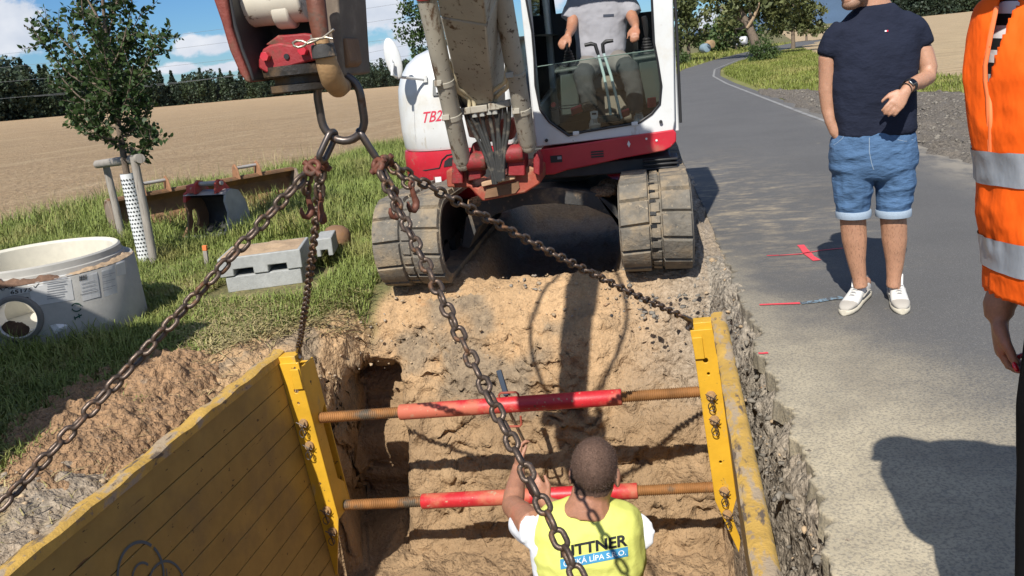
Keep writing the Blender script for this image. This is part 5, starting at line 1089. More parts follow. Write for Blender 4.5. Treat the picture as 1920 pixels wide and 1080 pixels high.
def pipe(pts, r, m, name='hard_pipe', Y=5.68, par=None):
    mb = MB(); q = [A(x, y, Y+(pp[0] if pp else 0)) for x, y, *pp in pts]; s = []
    for i in range(len(q)-1):
        p0, p1, p2, p3 = q[max(i-1,0)], q[i], q[i+1], q[min(i+2,len(q)-1)]
        for k in range(5): t = k/5; s.append(.5*((2*p1)+(p2-p0)*t+(2*p0-5*p1+4*p2-p3)*t*t+(3*p1-p0-3*p2+p3)*t**3))
    s.append(q[-1]); mb.tube(s, r, 10); return mb.build(name, M[m], par or dg, smooth=60)
pipe([(848,110,-.2),(852,140,-.17),(858,165,-.12),(872,174,-.06),(886,184,-.02),(890,202,0)], .0145, 'tanpipe'); pipe([(850,130,-.18),(856,165,-.12),(866,177,-.05),(878,186,-.02),(880,204,0)], .0145, 'tanpipe')
pipe([(951,110,-.22),(948,150,-.17),(938,160,-.12),(924,170,-.07),(917,182,-.02),(916,200,0)], .0145, 'tanpipe'); pipe([(957,120,-.2),(952,160,-.15),(940,172,-.08),(930,183,-.02),(927,198,0)], .0145, 'tanpipe')
pipe([(852,150,-.14),(860,185,-.03),(868,200,.04),(872,212,.02)], .017, 'hose', 'hydraulic_hose')
for pts in ([(872,212),(885,240),(905,280),(920,320),(926,345)], [(880,212),(900,250),(915,290),(926,325),(930,345)], [(890,210),(898,235),(910,265),(922,300),(930,340)], [(904,208),(908,240),(918,275),(928,310),(933,340)], [(917,206),(922,240),(928,275),(932,310),(936,340)], [(928,205),(933,235),(934,270),(935,310),(938,340)], [(938,202),(934,240),(938,270),(938,305),(940,338)], [(946,200),(948,230),(944,265),(940,305),(942,338)], [(955,198),(954,235),(948,275),(944,310),(944,338)]):
    pipe([(x, y, .0 if y < 230 else .03) for x, y in pts], .0135, 'hose', 'hydraulic_hose', 5.66)
mb = MB()
for x, y in ((890,214),(904,212),(917,209),(928,208)): c = A(x, y, 5.655); mb.cyl(c+Vector((0,0,.02)), c-Vector((0,0,.02)), .02, n=8)
mb.build('hose_fitting', mat('zinc_fitting', (.55,.54,.48), .4, .4), mfd)
pipe([(958,275),(972,262),(977,240),(974,225)], .012, 'hose', 'hydraulic_hose', 5.76)

# ---- stick, linkage and lifting hook
HYc = 2.44
S0, S1 = at(548, -38, Y=2.62), Vector((-.98, 2.95, 4.05)); mb = MB(); mb.beam(S0, S1, .17, .26, up=(0,-1,.1), w1=.19, h1=.34); stick = mb.build('stick', M['tan'], dg, bevel=.012)
mb = MB(); sx = (S1-S0).normalized(); mb.cyl(S0+sx*.5+Vector((0,-.22,0)), S0+sx*1.7+Vector((0,-.24,0)), .05, n=18); mb.cyl(S0+sx*.05+Vector((0,-.15,0)), S0+sx*.5+Vector((0,-.22,0)), .03, n=14); mb.build('stick_cylinder', M['tan'], stick)
for sgn in (-1, 1):
    q = S0+Vector((sgn*.16,.02,.05)); mb = MB(); pts = []
    for i in range(14): t = i/13; pts.append(q+sx*(.05+1.25*t)+Vector((sgn*.16*math.sin(math.pi*t), -.02, 0)))
    mb.tube(pts, .014, 8); mb.build('hydraulic_hose', M['hose'], stick, smooth=60)
M['platered'] = mat('sunburnt_red_plate', (.20,.042,.028), .65, vary=(6,.3), spots=[(8,.48,.64,(.14,.075,.045),.9),(14,.60,.70,(.25,.18,.12),.95)], bump=[(60,.3)])
M['sideworn'] = mat('weathered_brown_steel', (.15,.115,.085), .8, vary=(6,.3), spots=[(6,.5,.7,(.25,.20,.15),.9)])
cp = empty('quick_coupler', at(545, 60, Y=HYc)); cp.parent = dg; cp.location = at(545, 60, Y=HYc)-LOC[dg.name]; LOC[cp.name] = at(545, 60, Y=HYc)
def pp(pts, Y, d, name, m, bevel=.006): mb = MB(); mb.prism([A(x, y, Y) for x, y in pts], (0, d, 0)); return mb.build(name, M[m], cp, bevel=bevel)
pp([(396,-30),(400,0),(414,40),(430,95),(450,140),(460,153),(470,156),(464,138),(448,98),(432,50),(424,0),(420,-30)], HYc-.10, .25, 'side_plate', 'platered')
pp([(606,-30),(612,60),(620,134),(630,146),(644,142),(640,90),(632,-30)], HYc+.0, .26, 'side_plate', 'sideworn')
pp([(436,-30),(440,46),(462,52),(600,40),(612,20),(606,-30)], HYc+.20, .03, 'rear_shade_panel', 'dark')  # dark panel standing in for the shade inside the coupler
mb = MB(); mb.cyl(A(433,6,HYc+.04), A(575,-10,HYc+.04), .074, n=32); mb.cyl(A(520,18,HYc+.03), A(552,16,HYc+.03), .055, n=28); mb.build('cross_tube', mat('chipped_white_paint', (.66,.61,.50), .5, vary=(8,.12), spots=[(9,.52,.60,(.10,.075,.05),.9),(20,.58,.64,(.16,.10,.06),.9)]), cp, bevel=.006)
pp([(424,-30),(428,2),(436,50),(451,98),(466,136),(472,154),(476,150),(470,128),(455,90),(442,45),(434,0),(430,-30)], HYc-.085, .235, 'shade_dirt_sheet', 'dark')  # dark sheet for the shade and dirt on the plate's inner side
pp([(496,40),(655,15),(662,90),(650,128),(600,120),(492,80)], HYc+.14, .12, 'rotor_housing', 'dark')
pp([(484,112),(492,92),(505,84),(525,80),(545,84),(560,78),(600,70),(612,96),(606,108),(500,138),(484,128)], HYc-.04, .2, 'clamp_block', 'redworn')
pp([(496,84),(520,66),(570,62),(600,66),(600,76),(520,88)], HYc+.02, .12, 'clamp_top', 'redworn')
mb = MB()
for x, y in ((501,106),(571,95)): c = A(x, y, HYc-.04); mb = MB(); mb.cyl(c+Vector((0,.0,0)), c+Vector((0,-.022,0)), .0135, n=6); mb.build('hex_bolt', M['red'], cp, bevel=.001)
mb = MB(); c = A(538,106,HYc-.04); mb.cyl(c, c+Vector((0,-.005,0)), .008, n=12); mb.build('grease_hole', M['black'], cp)
mb = MB(); c = A(568,150,HYc+.06); mb.lathe([(.01,-.032),(.094,-.032),(.098,-.028),(.098,-.010),(.082,-.008),(.082,.012),(.113,.014),(.117,.018),(.117,.044),(.02,.05)], c, (0,0,1), 36); mb.build('swivel_disc', mat('oily_black_steel', (.04,.036,.032), .45, .3, vary=(9,.3), spots=[(5,.46,.66,(.15,.095,.05),.85)], bump=[(50,.3)]), cp, smooth=40)
pp([(600,92),(648,70),(656,118),(648,128),(612,122)], HYc+.02, .12, 'bracket', 'rustbeam')
mb = MB(); hk = [A(588,-40,HYc-.10), A(592,0,HYc-.11), A(597,40,HYc-.12), A(602,72,HYc-.12)]; mb.tube(hk, [.026,.027,.026,.023], 16, flat=.8); mb.build('hook_arm', M['hookred'], cp, smooth=60)
mb = MB(); hk = [A(601,58,HYc-.12), A(603,76,HYc-.12), A(608,100,HYc-.115), A(615,125,HYc-.105), A(624,150,HYc-.075), A(634,164,HYc-.02), A(643,160,HYc+.04), A(646,142,HYc+.07), A(645,128,HYc+.075)]; mb.tube(hk, [.019,.021,.027,.031,.034,.032,.026,.019,.011], 18, flat=.9); lh = mb.build('lifting_hook', M['hookrust'], cp, smooth=60)
mb = MB(); mb.tube([A(604,82,HYc-.12), A(609,108,HYc-.118)], [.031,.034], 16); mb.build('hook_collar', M['dustydark'], cp, bevel=.003)
mb = MB(); Yp = HYc-.155; pts = [(626,55),(612,66),(604,72),(594,73),(584,74),(576,80),(570,86),(560,89),(551,86),(549,80),(556,76),(567,77),(577,82),(590,77),(600,72),(612,70),(624,73)]; mb.tube([A(x, y, Yp) for x, y in pts], .0035, 7); mb.tube([A(583,66,Yp+.01), A(585,74,Yp)], .003, 6); mb.build('spring_clip', mat('tarnished_steel_wire', (.48,.42,.33), .35, .8), lh, smooth=60)
# ================================================================ people
def ring3(c, ra, rb, xd=(1,0,0), yd=(0,1,0), n=28, p=2.3):
    """rounded-box ring round c, half width ra along xd and rb along yd"""
    c, xd, yd = Vector(c), Vector(xd), Vector(yd); o = []
    for k in range(n):
        a = 2*math.pi*k/n; ca, sa = math.cos(a), math.sin(a); o.append(c + xd*ra*math.copysign(abs(ca)**(2/p), ca) + yd*rb*math.copysign(abs(sa)**(2/p), sa))
    return o
def head_into(mb, c, fwd, up=(0,0,1), s=1.0):
    """skull, jaw, brow, nose, lips, ears; c is the middle of the head"""
    c, f, u = Vector(c), Vector(fwd).normalized(), Vector(up).normalized(); f = (f-u*f.dot(u)).normalized(); r = f.cross(u); R = Matrix((r, f, u)).transposed()
    def P(x, y, z): return c + (r*x+f*y+u*z)*s
    mb.ell(P(0,-.012,.028), (.077*s,.098*s,.092*s), R); mb.ell(P(0,.018,-.035), (.062*s,.074*s,.078*s), R); mb.ell(P(0,.052,-.088), (.036*s,.036*s,.030*s), R)
    mb.tube([P(0,.088,.018), P(0,.105,-.018), P(0,.112,-.036)], [.010*s,.014*s,.017*s], 8); mb.ell(P(0,.083,.028), (.052*s,.014*s,.012*s), R, 12, 8)
    mb.ell(P(0,.086,-.066), (.026*s,.012*s,.010*s), R, 12, 8); mb.ell(P(0,.084,-.078), (.022*s,.012*s,.009*s), R, 12, 8)
    for sx in (-1, 1): mb.ell(P(sx*.080,-.012,-.012), (.010*s,.020*s,.033*s), R, 12, 8); mb.ell(P(sx*.045,.058,-.02), (.022*s,.025*s,.025*s), R, 12, 8)
    return P, R
def eyes(P, R, s, parent, skinname):
    for sx in (-1, 1):
        mb = MB(); mb.ell(P(sx*.032,.080,.008), (.012*s,.010*s,.008*s), R, 12, 8); e = mb.build('eye', mat('eye_white', (.7,.7,.68), .3) if 'eye_white' not in bpy.data.materials else bpy.data.materials['eye_white'], parent)
        mb = MB(); mb.ell(P(sx*.032,.0885,.008), (.005*s,.003*s,.005*s), R, 10, 6); mb.build('iris', M['black'], e)
        mb = MB(); mb.tube([P(sx*.015,.094,.028), P(sx*.032,.092,.033), P(sx*.052,.080,.028)], [.004*s,.005*s,.003*s], 6); mb.build('eyebrow', M['hair'], parent)
def hand_into(mb, wrist, d, pn, s=1.0, curl=.5, thumb=1, spread=.2):
    """palm, five separate bent fingers; d = pointing direction, pn = back-of-hand normal"""
    w, d = Vector(wrist), Vector(d).normalized(); pn = Vector(pn); pn = (pn-d*pn.dot(d)).normalized(); sd = d.cross(pn)*thumb; tips = []
    mb.loft([[w+d*t*s+sd*(a*math.cos(2*math.pi*k/12))*s+pn*(b*math.sin(2*math.pi*k/12))*s for k in range(12)] for t, a, b in ((-.01,.025,.019),(.02,.032,.017),(.05,.041,.016),(.078,.042,.014),(.090,.038,.011))])
    for i, (o, ln) in enumerate(((.030,.072),(.010,.080),(-.011,.075),(-.030,.060))):
        q = w+d*.082*s+sd*o*s; dd = (d+sd*o*spread*6).normalized(); pts = [q-dd*.012*s]; a = curl*.35
        for k, fr in enumerate((.45,.32,.25)):
            a2 = a; v = dd*math.cos(a2)-pn*math.sin(a2); pts.append(pts[-1]+v*ln*fr*s*(1.15 if k == 0 else 1)); a += curl*(.9+.08*i)
        mb.tube(pts, [.0098*s,.0090*s,.0082*s,.0062*s], 8); tips.append((pts[-1], pts[-1]-pts[-2]))
    q = w+d*.022*s+sd*.026*s; v = (d*.75+sd*.6-pn*.25).normalized(); v2 = (d*.95+sd*.15-pn*.35).normalized(); e = q+v*.042*s; t = e+v2*.052*s; mb.tube([q, q+v*.02*s, e, e+v2*.026*s, t], [.016*s,.0145*s,.0115*s,.0105*s,.0075*s], 8); tips.append((t, v2)); return tips
def arm_into(mb, pts): mb.limb(pts, 14)
def PX(px, hw, Y, rb, dy=0):
    """body ring from photo pixels: centre, half width in pixels, depth radius in metres"""
    c = at(px[0], px[1], Y=Y+dy); return (c, hw*(c-EYE).dot(_f)/FPX, rb)
def torso(mb, rows, Y, p=2.4, n=30): mb.loft([ring3(c, a, b, n=n, p=p) for c, a, b in (PX((x, y), hw, Y, rb, dy) for x, y, hw, rb, dy in rows)])
def shoe(name, heel, toe, w, parent, s=1.0):
    heel, toe = Vector(heel), Vector(toe); d = (toe-heel); L = d.length; d = d.normalized(); sd = Vector((-d.y, d.x, 0)); up = Vector((0,0,1)); b = Vector((0,0,1))
    def ring(t, a, z0, z1, n=16, pw=2.6): c = heel+d*L*t; return [c+sd*a*math.copysign(abs(math.cos(2*math.pi*k/n))**(2/pw), math.cos(2*math.pi*k/n))+up*((z0+z1)/2+(z1-z0)/2*math.copysign(abs(math.sin(2*math.pi*k/n))**(2/pw), math.sin(2*math.pi*k/n))) for k in range(n)]
    mb = MB(); mb.loft([ring(t, w*a, .02, z) for t, a, z in ((-.02,.45,.06),(.01,.62,.085),(.10,.74,.098),(.25,.78,.098),(.38,.80,.108),(.50,.86,.092),(.65,.96,.070),(.80,.97,.058),(.92,.80,.050),(.985,.52,.042),(1.0,.3,.034))]); o = mb.build(name, M['shoe'], parent, smooth=50)
    mb = MB(); mb.loft([ring(t, w*a*1.06, .0, .028, pw=4) for t, a in ((-.035,.42),(-.01,.66),(.10,.80),(.3,.80),(.5,.86),(.65,.98),(.80,.99),(.93,.82),(1.0,.52),(1.02,.25))]); mb.build('sole', M['sole'], o, smooth=50)
    mb = MB(); mb.loft([ring(t, w*a*1.03, .022, z*1.04) for t, a, z in ((.80,.98,.056),(.88,.88,.053),(.94,.76,.049),(.99,.5,.042),(1.005,.3,.034))]); mb.build('toe_cap', M['suede'], o, smooth=50)
    mb = MB(); c = heel+d*L*.47; mb.prism([c+sd*.026-d*.0+up*.095, c-sd*.026+up*.095, c-sd*.030-d*.035+up*.150, c-d*.042+up*.156, c+sd*.030-d*.035+up*.150], d*.008+up*.003); tg = mb.build('shoe_tongue', M['shoe'], o, bevel=.004)
    mb = MB(); c2 = c-d*.018+up*.135+d*.009; mb.prism([c2+sd*.017+up*.007-d*.004, c2-sd*.017+up*.007-d*.004, c2-sd*.017-up*.007+d*.004, c2+sd*.017-up*.007+d*.004], d*.002); mb.build('shoe_tag', M['ink'], o, smooth=0)
    mb = MB()
    for k in range(5): t = .42+.06*k; z = .104-.008*k; c = heel+d*L*t+up*(z+.002); a = w*(.45-.02*k); mb.tube([c-sd*a-up*.012, c-sd*a*.4+up*.003, c+sd*a*.4+up*.003, c+sd*a-up*.012], .0035, 5)
    mb.build('laces', M['lace'], o, smooth=60)
    for q in (-1, 1): mb = MB(); a_, b_ = heel+d*L*.12+sd*q*w*.795, heel+d*L*.50+sd*q*w*.87; mb.tube([a_+up*.05, a_.lerp(b_,.5)+up*.062+sd*q*.002, b_+up*.048], [.004,.007,.004], 6, flat=.6); mb.build('side_panel_trim', M['suede'], o, smooth=60)
    return o

M['lace'] = mat('grey_shoe_lace', (.40,.40,.39), .9)
# ---------------------------------------------------------------- man in navy t-shirt on the road
YM = 4.68; fL, fR = at(1606, 560, z=0), at(1678, 557, z=0)
man = empty('person', ((fL.x+fR.x)/2, (fL.y+fR.y)/2, 0)); tag(man, 'man in navy t-shirt, denim shorts and white shoes, one hand in his pocket', 'person')
mb = MB(); hc = at(1603, -36, Y=YM-.06); hf = Vector((-.62,-.55,-.30)); hu = Vector((-.22,-.16,1))
Pm, Rm = head_into(mb, hc, hf, hu, 1.02)
mb.limb([PX((1618,-25),26,YM,.055), PX((1634,5),30,YM,.062), PX((1641,40),42,YM,.07)])
torso(mb, [(1641,300,58,.10,0),(1640,240,60,.105,0),(1638,170,62,.108,0),(1640,100,62,.10,0),(1641,60,54,.08,0),(1640,32,34,.06,0)], YM)
mb.limb([PX((1590,58),17,YM,.05), PX((1566,80),16,YM,.048), PX((1552,110),17.5,YM,.05), PX((1551,150),15.5,YM,.044), PX((1550,170),15,YM,.043), PX((1553,205),13,YM,.04), PX((1557,228),10,YM-.02,.03), PX((1566,246),11,YM-.03,.025), PX((1578,262),10,YM-.03,.02)])
mb.limb([PX((1694,54),17,YM,.05), PX((1719,74),16,YM,.048), PX((1732,100),18,YM-.01,.05), PX((1741,128),16,YM-.03,.045), PX((1739,145),15,YM-.06,.042), PX((1727,152),14.5,YM-.12,.04), PX((1712,158),12.5,YM-.18,.034), PX((1702,165),10.5,YM-.22,.028), PX((1694,176),10,YM-.24,.022)])
wr = at(1698, 172, Y=YM-.24); hand_into(mb, wr, at(1667,212,Y=YM-.29)-wr, Vector((.25,-.85,.45)), .98, .42, 1, .12)
for pts in ([(1600,345,24,.08),(1599,375,23,.07),(1599,405,23.5,.064),(1600,425,23.5,.063),(1602,450,22.5,.061),(1606,490,16.5,.046),(1611,520,13,.038),(1614,538,13,.042)], [(1676,345,24,.08),(1675,375,23,.07),(1674,405,23.5,.064),(1676,425,23.5,.063),(1677,450,22.5,.061),(1678,490,16.5,.046),(1676,520,13,.038),(1675,538,13,.042)]):
    mb.limb([PX((x, y), hw, YM, rb) for x, y, hw, rb in pts])
for (hx, hy), (tx, ty) in (((1622,556),(1588,590)), ((1676,550),(1690,588))):
    h, t = at(hx, hy, z=0), at(tx, ty, z=0); mb.limb([(h+Vector((0,0,.09)), .035), (h.lerp(t,.35)+Vector((0,0,.075)), .034), (h.lerp(t,.8)+Vector((0,0,.04)), .03)])
body = fuse('body', mb, [M['skin']], man, voxel=.0062, smooth=3)
M['hairy2'] = M['hairy']; body.data.materials.append(M['hairy'])
for p in body.data.polygons:
    if p.center.z < .62: p.material_index = 1
eyes(Pm, Rm, 1.02, man, 'skin')
mb = MB(); mb.ell(Pm(0,-.03,.045), (.084,.10,.095), Rm, 24, 16); 
fuse('hair', mb, [M['hair']], man, voxel=.008, keep=lambda c: True)
mb = MB(); mb.ell(Pm(0,.055,-.088), (.046,.046,.034), Rm, 16, 10); mb.ell(Pm(0,.02,-.062), (.0655,.066,.05), Rm, 20, 12); mb.build('stubble', mat('short_stubble', (.30,.17,.11), .6, vary=(150,.3)), man, smooth=60)
mb = MB()
torso(mb, [(1641,252,71,.128,0),(1641,235,71,.132,0),(1639,205,73,.135,0),(1637,170,74,.137,0),(1638,130,76,.137,0),(1640,95,77,.132,0),(1641,66,76,.115,0),(1641,42,66,.098,0),(1640,25,49,.085,0),(1639,12,33,.072,0)], YM)
mb.limb([PX((1600,45),22,YM,.08), PX((1579,56),21,YM,.074), PX((1564,76),20,YM,.068), PX((1554,96),19,YM,.062), PX((1551,105),18.5,YM,.060)])
mb.limb([PX((1686,40),22,YM,.08), PX((1706,48),21,YM,.074), PX((1719,60),20,YM,.068), PX((1728,76),18.5,YM,.062), PX((1731,85),18,YM,.060)])
fuse('t_shirt', mb, [M['navy']], man, voxel=.011, smooth=5, wrinkle=[(.008,7,4,4,3),(.003,15,8,11,4),(.001,34,12,26,5)])
shirt = bpy.data.objects['t_shirt']; sh_bvh = bvh_of(shirt)
def on_bvh(b, fallbackY):
    def f(px, py, off=.003):
        d = (at(px, py, Y=6)-EYE).normalized(); q = b.ray_cast(EYE, d); return (q[0] - d*off) if q[0] is not None else at(px, py, Y=fallbackY)
    return f
def patch(surf, quad, m, name, parent, n=6, off=.004):
    mb = MB(); V = []
    for j in range(n+1):
        for i in range(n+1):
            u, w = i/n, j/n; a = [quad[0][k]*(1-u)+quad[1][k]*u for k in (0,1)]; b = [quad[3][k]*(1-u)+quad[2][k]*u for k in (0,1)]; V.append(surf(a[0]*(1-w)+b[0]*w, a[1]*(1-w)+b[1]*w, off))
    mb.add(V, [(j*(n+1)+i, j*(n+1)+i+1, (j+1)*(n+1)+i+1, (j+1)*(n+1)+i) for j in range(n) for i in range(n)]); return mb.build(name, m, parent, smooth=0, fix=False)
onshirt = on_bvh(sh_bvh, YM-.13)
patch(onshirt, [(1659,59.5),(1662.5,59.3),(1662.5,56.5),(1659,56.8)], M['whitetee'], 'chest_emblem', shirt, 1); patch(onshirt, [(1662.5,59.3),(1665.5,59.1),(1665.5,56.2),(1662.5,56.5)], M['nail'], 'chest_emblem', shirt, 1)
mb = MB()
torso(mb, [(1637,243,68,.122,0),(1637,258,75,.13,0),(1636,285,78,.138,0),(1637,310,77,.135,0),(1638,322,72,.125,0),(1638,334,50,.10,0)], YM)
mb.limb([PX((1600,315),38,YM,.115), PX((1600,345),35.5,YM,.108), PX((1599,375),31,YM,.098), PX((1599,398),28.5,YM,.09), PX((1599,404),28,YM,.088)]); mb.limb([PX((1676,315),38,YM,.115), PX((1678,345),34.5,YM,.108), PX((1677,375),31,YM,.098), PX((1675,398),29,YM,.09), PX((1675,404),28,YM,.088)])
sh = fuse('denim_shorts', mb, [M['denim']], man, voxel=.0075, smooth=3, wrinkle=[(.005,9,8,15,7),(.0035,22,10,30,8)])
mb = MB()
for x0, y0, hw in ((1600,400,30.5), (1675,398,30.5)):
    rings = [ring3(*PX((x0, y0+dy), h, YM, rb), n=26, p=2.1) for dy, h, rb in ((-7,hw-.5,.094),(-6,hw+.7,.097),(2,hw+.9,.098),(6,hw+.3,.096),(7,hw-2,.090))]; mb.loft(rings)
mb.build('rolled_cuff', M['denimlight'], sh, smooth=50)
sh_b = bvh_of(sh); onsh = on_bvh(sh_b, YM-.13); mb = MB(); mb.tube([onsh(x, y, .001) for x, y in ((1563,272),(1572,266),(1580,259),(1583,252))], .0015, 5); mb.tube([onsh(x, y, .001) for x, y in ((1630,258),(1630,285),(1634,305),(1638,318))], .0016, 5); mb.tube([onsh(x, y, .001) for x, y in ((1683,262),(1698,265),(1712,262))], .0015, 5); mb.build('stitched_seam', M['denimlight'], sh, smooth=60)
mb = MB(); c = at(1706, 161, Y=YM-.20); ax = (at(1727,152,Y=YM-.12)-at(1700,168,Y=YM-.23)).normalized(); mb.lathe([(.032,-.012),(.0345,-.012),(.0345,.012),(.032,.012)], c, ax, 24, closed=True); wt = mb.build('wristwatch', M['black'], man, smooth=50)
mb = MB(); nn = Vector((.1,-.8,.55)).normalized(); mb.box(c+nn*.036, (.040,.012,.036), Matrix((ax, nn, ax.cross(nn))).transposed()); mb.build('watch_case', mat('grey_watch_case', (.35,.36,.36), .3, .7), wt, bevel=.006); mb = MB(); mb.box(c+nn*.0425, (.034,.002,.030), Matrix((ax, nn, ax.cross(nn))).transposed()); mb.build('watch_face', mat('black_glass', (.008,.008,.01), .1), wt, bevel=.001)
mb = MB(); c = at(1697, 168, Y=YM-.225); mb.lathe([(.029,-.003),(.032,-.003),(.032,.003),(.029,.003)], c, ax, 24, closed=True); mb.build('bracelet', M['ink'], man)
for (hx, hy), (tx, ty) in (((1624,556),(1583,594)), ((1675,552),(1692,592))):
    h, t = at(hx, hy, z=0), at(tx, ty, z=0); shoe('shoe', h+Vector((0,0,.009)), t+Vector((0,0,.009)), .046, man)

# ---------------------------------------------------------------- worker in the trench, seen from behind
YW = 2.80; wk = empty('person', (-.28, 2.82, -1.58)); tag(wk, 'worker with cropped hair and yellow vest standing in the trench seen from behind', 'person')
mb = MB(); hc = at(1116, 886, Y=YW+.0); Pw, Rw = head_into(mb, hc, Vector((.10,.88,-.30)), Vector((.07,.30,1)), 1.06)
mb.limb([PX((1113,905),37,YW+.02,.062), PX((1106,935),37,YW-.01,.062), PX((1103,965),52,YW-.02,.07)])
torso(mb, [(1103,950,60,.06,0),(1098,975,95,.085,0),(1095,1010,100,.10,0),(1098,1080,92,.10,0)], YW); B0 = at(1098, 1080, Y=YW)
mb.loft([ring3(B0+Vector((0,.0,dz)), a, b, n=30) for dz, a, b in ((.05,.165,.10),(-.2,.155,.105),(-.38,.165,.11),(-.5,.16,.10))])
# left arm reaching up and away, right hand in front of it
Ls, Le, Lw = at(998, 985, Y=YW), at(961, 948, Y=YW+.22), at(972, 880, Y=YW+.40)
mb.limb([(Ls+Vector((.03,0,-.02)), .062), (Ls, .060), (Ls.lerp(Le,.5), .052), (Le, .045), (Le.lerp(Lw,.3), .044), (Le.lerp(Lw,.7), .035), (Lw, .028), (Lw+Vector((0,.01,.02)), .024)])
hand_into(mb, Lw, at(972,846,Y=YW+.44)-Lw, Vector((-1,-.3,.1)), .95, .75, 1, .1)
Rs, Re, Rw_ = at(1190, 1000, Y=YW), at(1130, 985, Y=YW+.30), at(1022, 942, Y=YW+.42)
mb.limb([(Rs+Vector((-.05,0,-.02)), .056), (Rs+Vector((-.02,0,0)), .052), (Rs.lerp(Re,.5), .048), (Re, .046), (Re.lerp(Rw_,.5), .040), (Rw_, .028), (Rw_+(Rw_-Re).normalized()*.02, .024)])
hand_into(mb, Rw_, at(1000,905,Y=YW+.44)-Rw_, Vector((.2,-.9,.2)), .95, .5, 1, .12)
for sx in (-1, 1): q = B0+Vector((sx*.09, 0, 0)); mb.limb([(Vector((q.x, YW, -.85)), .09), (Vector((q.x+sx*.02, YW+.02, -1.15)), .06), (Vector((q.x+sx*.03, YW, -1.48)), .04), (Vector((q.x+sx*.03, YW+.12, -1.55)), .035)])
wb = fuse('body', mb, [M['skindark'], M['hair']], wk, voxel=.0055, smooth=4)
for p in wb.data.polygons:                                        # close-cropped hair lies flush on the scalp
    q = Rw.transposed() @ (p.center+LOC[wb.name]-Pw(0,0,0))
    if q.length < .16 and abs(q.x) < .0865 and q.y < .062 and q.z > (-.078 if q.y < -.02 else -.078+(q.y+.02)*1.9) and not (abs(q.x) > .0835 and -.05 < q.z < .03 and q.y > -.045): p.material_index = 1
eyes(Pw, Rw, 1.06, wk, 'skindark')
def crop_hair(bd, parent, N, ln, seed):
    """thousands of short hairs standing on the scalp faces"""
    L = LOC[bd.name]; fs = [p for p in bd.data.polygons if p.material_index == 1]; rg = np.random.default_rng(seed); V = []; k = rg.integers(0, len(fs), N)
    for i in k:
        p = fs[i]; c = p.center+L+Vector(rg.normal(size=3))*.0022; n = (p.normal+Vector(rg.normal(size=3))*.45+Vector((0,0,-.15))).normalized(); w = n.cross(Vector(rg.normal(size=3))).normalized()*.00045; c = c-p.normal*.001; V += [c-w, c+w, c+n*ln*(.5+rg.random())]
    o = obj_from_mesh('cropped_hair', mesh_np('cropped_hair', [tuple(v) for v in V], np.arange(3*N).reshape(-1,3)), mat('short_brown_hair', (.10,.058,.040), .6, vary=(90,.4)), parent); o['kind'] = 'stuff'
crop_hair(wb, wk, 14000, .0055, 3)
mb = MB(); mb.ell(Pw(0,-.014,.030), (.0826,.1045,.0985), Rw, 28, 18); mb.ell(Pw(0,-.034,-.028), (.0665,.070,.064), Rw, 24, 14); pass
mb = MB(); mb.loft([ring3(*PX((x, y), hw, YW, rb), n=30) for x, y, hw, rb in ((1100,962,70,.078),(1096,985,96,.106),(1093,1015,101,.118),(1094,1080,95,.118))]); mb.loft([ring3(B0+Vector((-.01,0,dz)), a, b, n=30) for dz, a, b in ((.03,.176,.12),(-.3,.172,.12),(-.42,.175,.12))])
mb.limb([(Ls+Vector((.06,0,-.02)), .082), (Ls+Vector((.012,.0,-.018)), .076), (Ls.lerp(Le,.28)+Vector((.006,0,-.026)), .069), (Ls.lerp(Le,.50)+Vector((0,0,-.026)), .062)]); mb.limb([(Rs+Vector((-.05,0,-.015)), .084), (Rs+Vector((-.005,.01,0)), .080), (Rs.lerp(Re,.25), .075), (Rs.lerp(Re,.5), .068)])
fuse('t_shirt', mb, [M['whitetee']], wk, voxel=.009, smooth=3, wrinkle=[(.004,12,10,20,13)])
mb = MB()
torso(mb, [(1104,944,45,.05,.0),(1104,952,76,.068,0),(1103,964,92,.088,0),(1101,985,103,.112,0),(1103,1010,104,.126,0),(1106,1045,101,.13,0),(1104,1085,96,.13,0)], YW, p=2.7)
B1 = at(1104, 1085, Y=YW); mb.loft([ring3(B1+Vector((0,0,dz)), a, b, n=30, p=2.7) for dz, a, b in ((.03,.168,.13),(-.12,.170,.13),(-.24,.178,.135),(-.27,.176,.13))])
vest = fuse('safety_vest', mb, [M['vestyellow']], wk, voxel=.009, smooth=4, wrinkle=[(.007,7,7,9,17),(.0035,20,9,13,18),(.002,40,20,26,19)])
mb = MB(); mb.loft([ring3(B1+Vector((0,0,dz)), a, b, n=30) for dz, a, b in ((-.26,.16,.115),(-.4,.175,.125),(-.52,.165,.12))])
for sx in (-1, 1): q = B0+Vector((sx*.09, 0, 0)); mb.limb([(Vector((q.x, YW, -.80)), .10), (Vector((q.x, YW, -.95)), .095), (Vector((q.x+sx*.02, YW+.02, -1.18)), .08), (Vector((q.x+sx*.03, YW, -1.50)), .075)])
fuse('trousers', mb, [M['workdark']], wk, voxel=.014, smooth=3)
for sx in (-1, 1): shoe('work_boot', (B0.x+sx*.12, YW-.08, -1.575), (B0.x+sx*.14, YW+.19, -1.575), .048, wk)
onvest = on_bvh(bvh_of(vest), YW-.13)
patch(onvest, [(1051,1068),(1178,1043),(1177,1025),(1050,1049)], mat('print_blue', (.05,.27,.47), .7), 'back_print', vest, 10, .003)
place_text('KITTNER', 1, [(1051,1046),(1177,1023),(1176,1001),(1050,1026)], onvest, M['ink'], 'back_lettering', vest, bold=.03, off=.0035)
place_text('ČESKÁ LÍPA S.R.O.', 1, [(1057,1063),(1174,1040),(1173,1027),(1056,1049)], onvest, M['whitetee'], 'back_lettering', vest, bold=.008, off=.005)

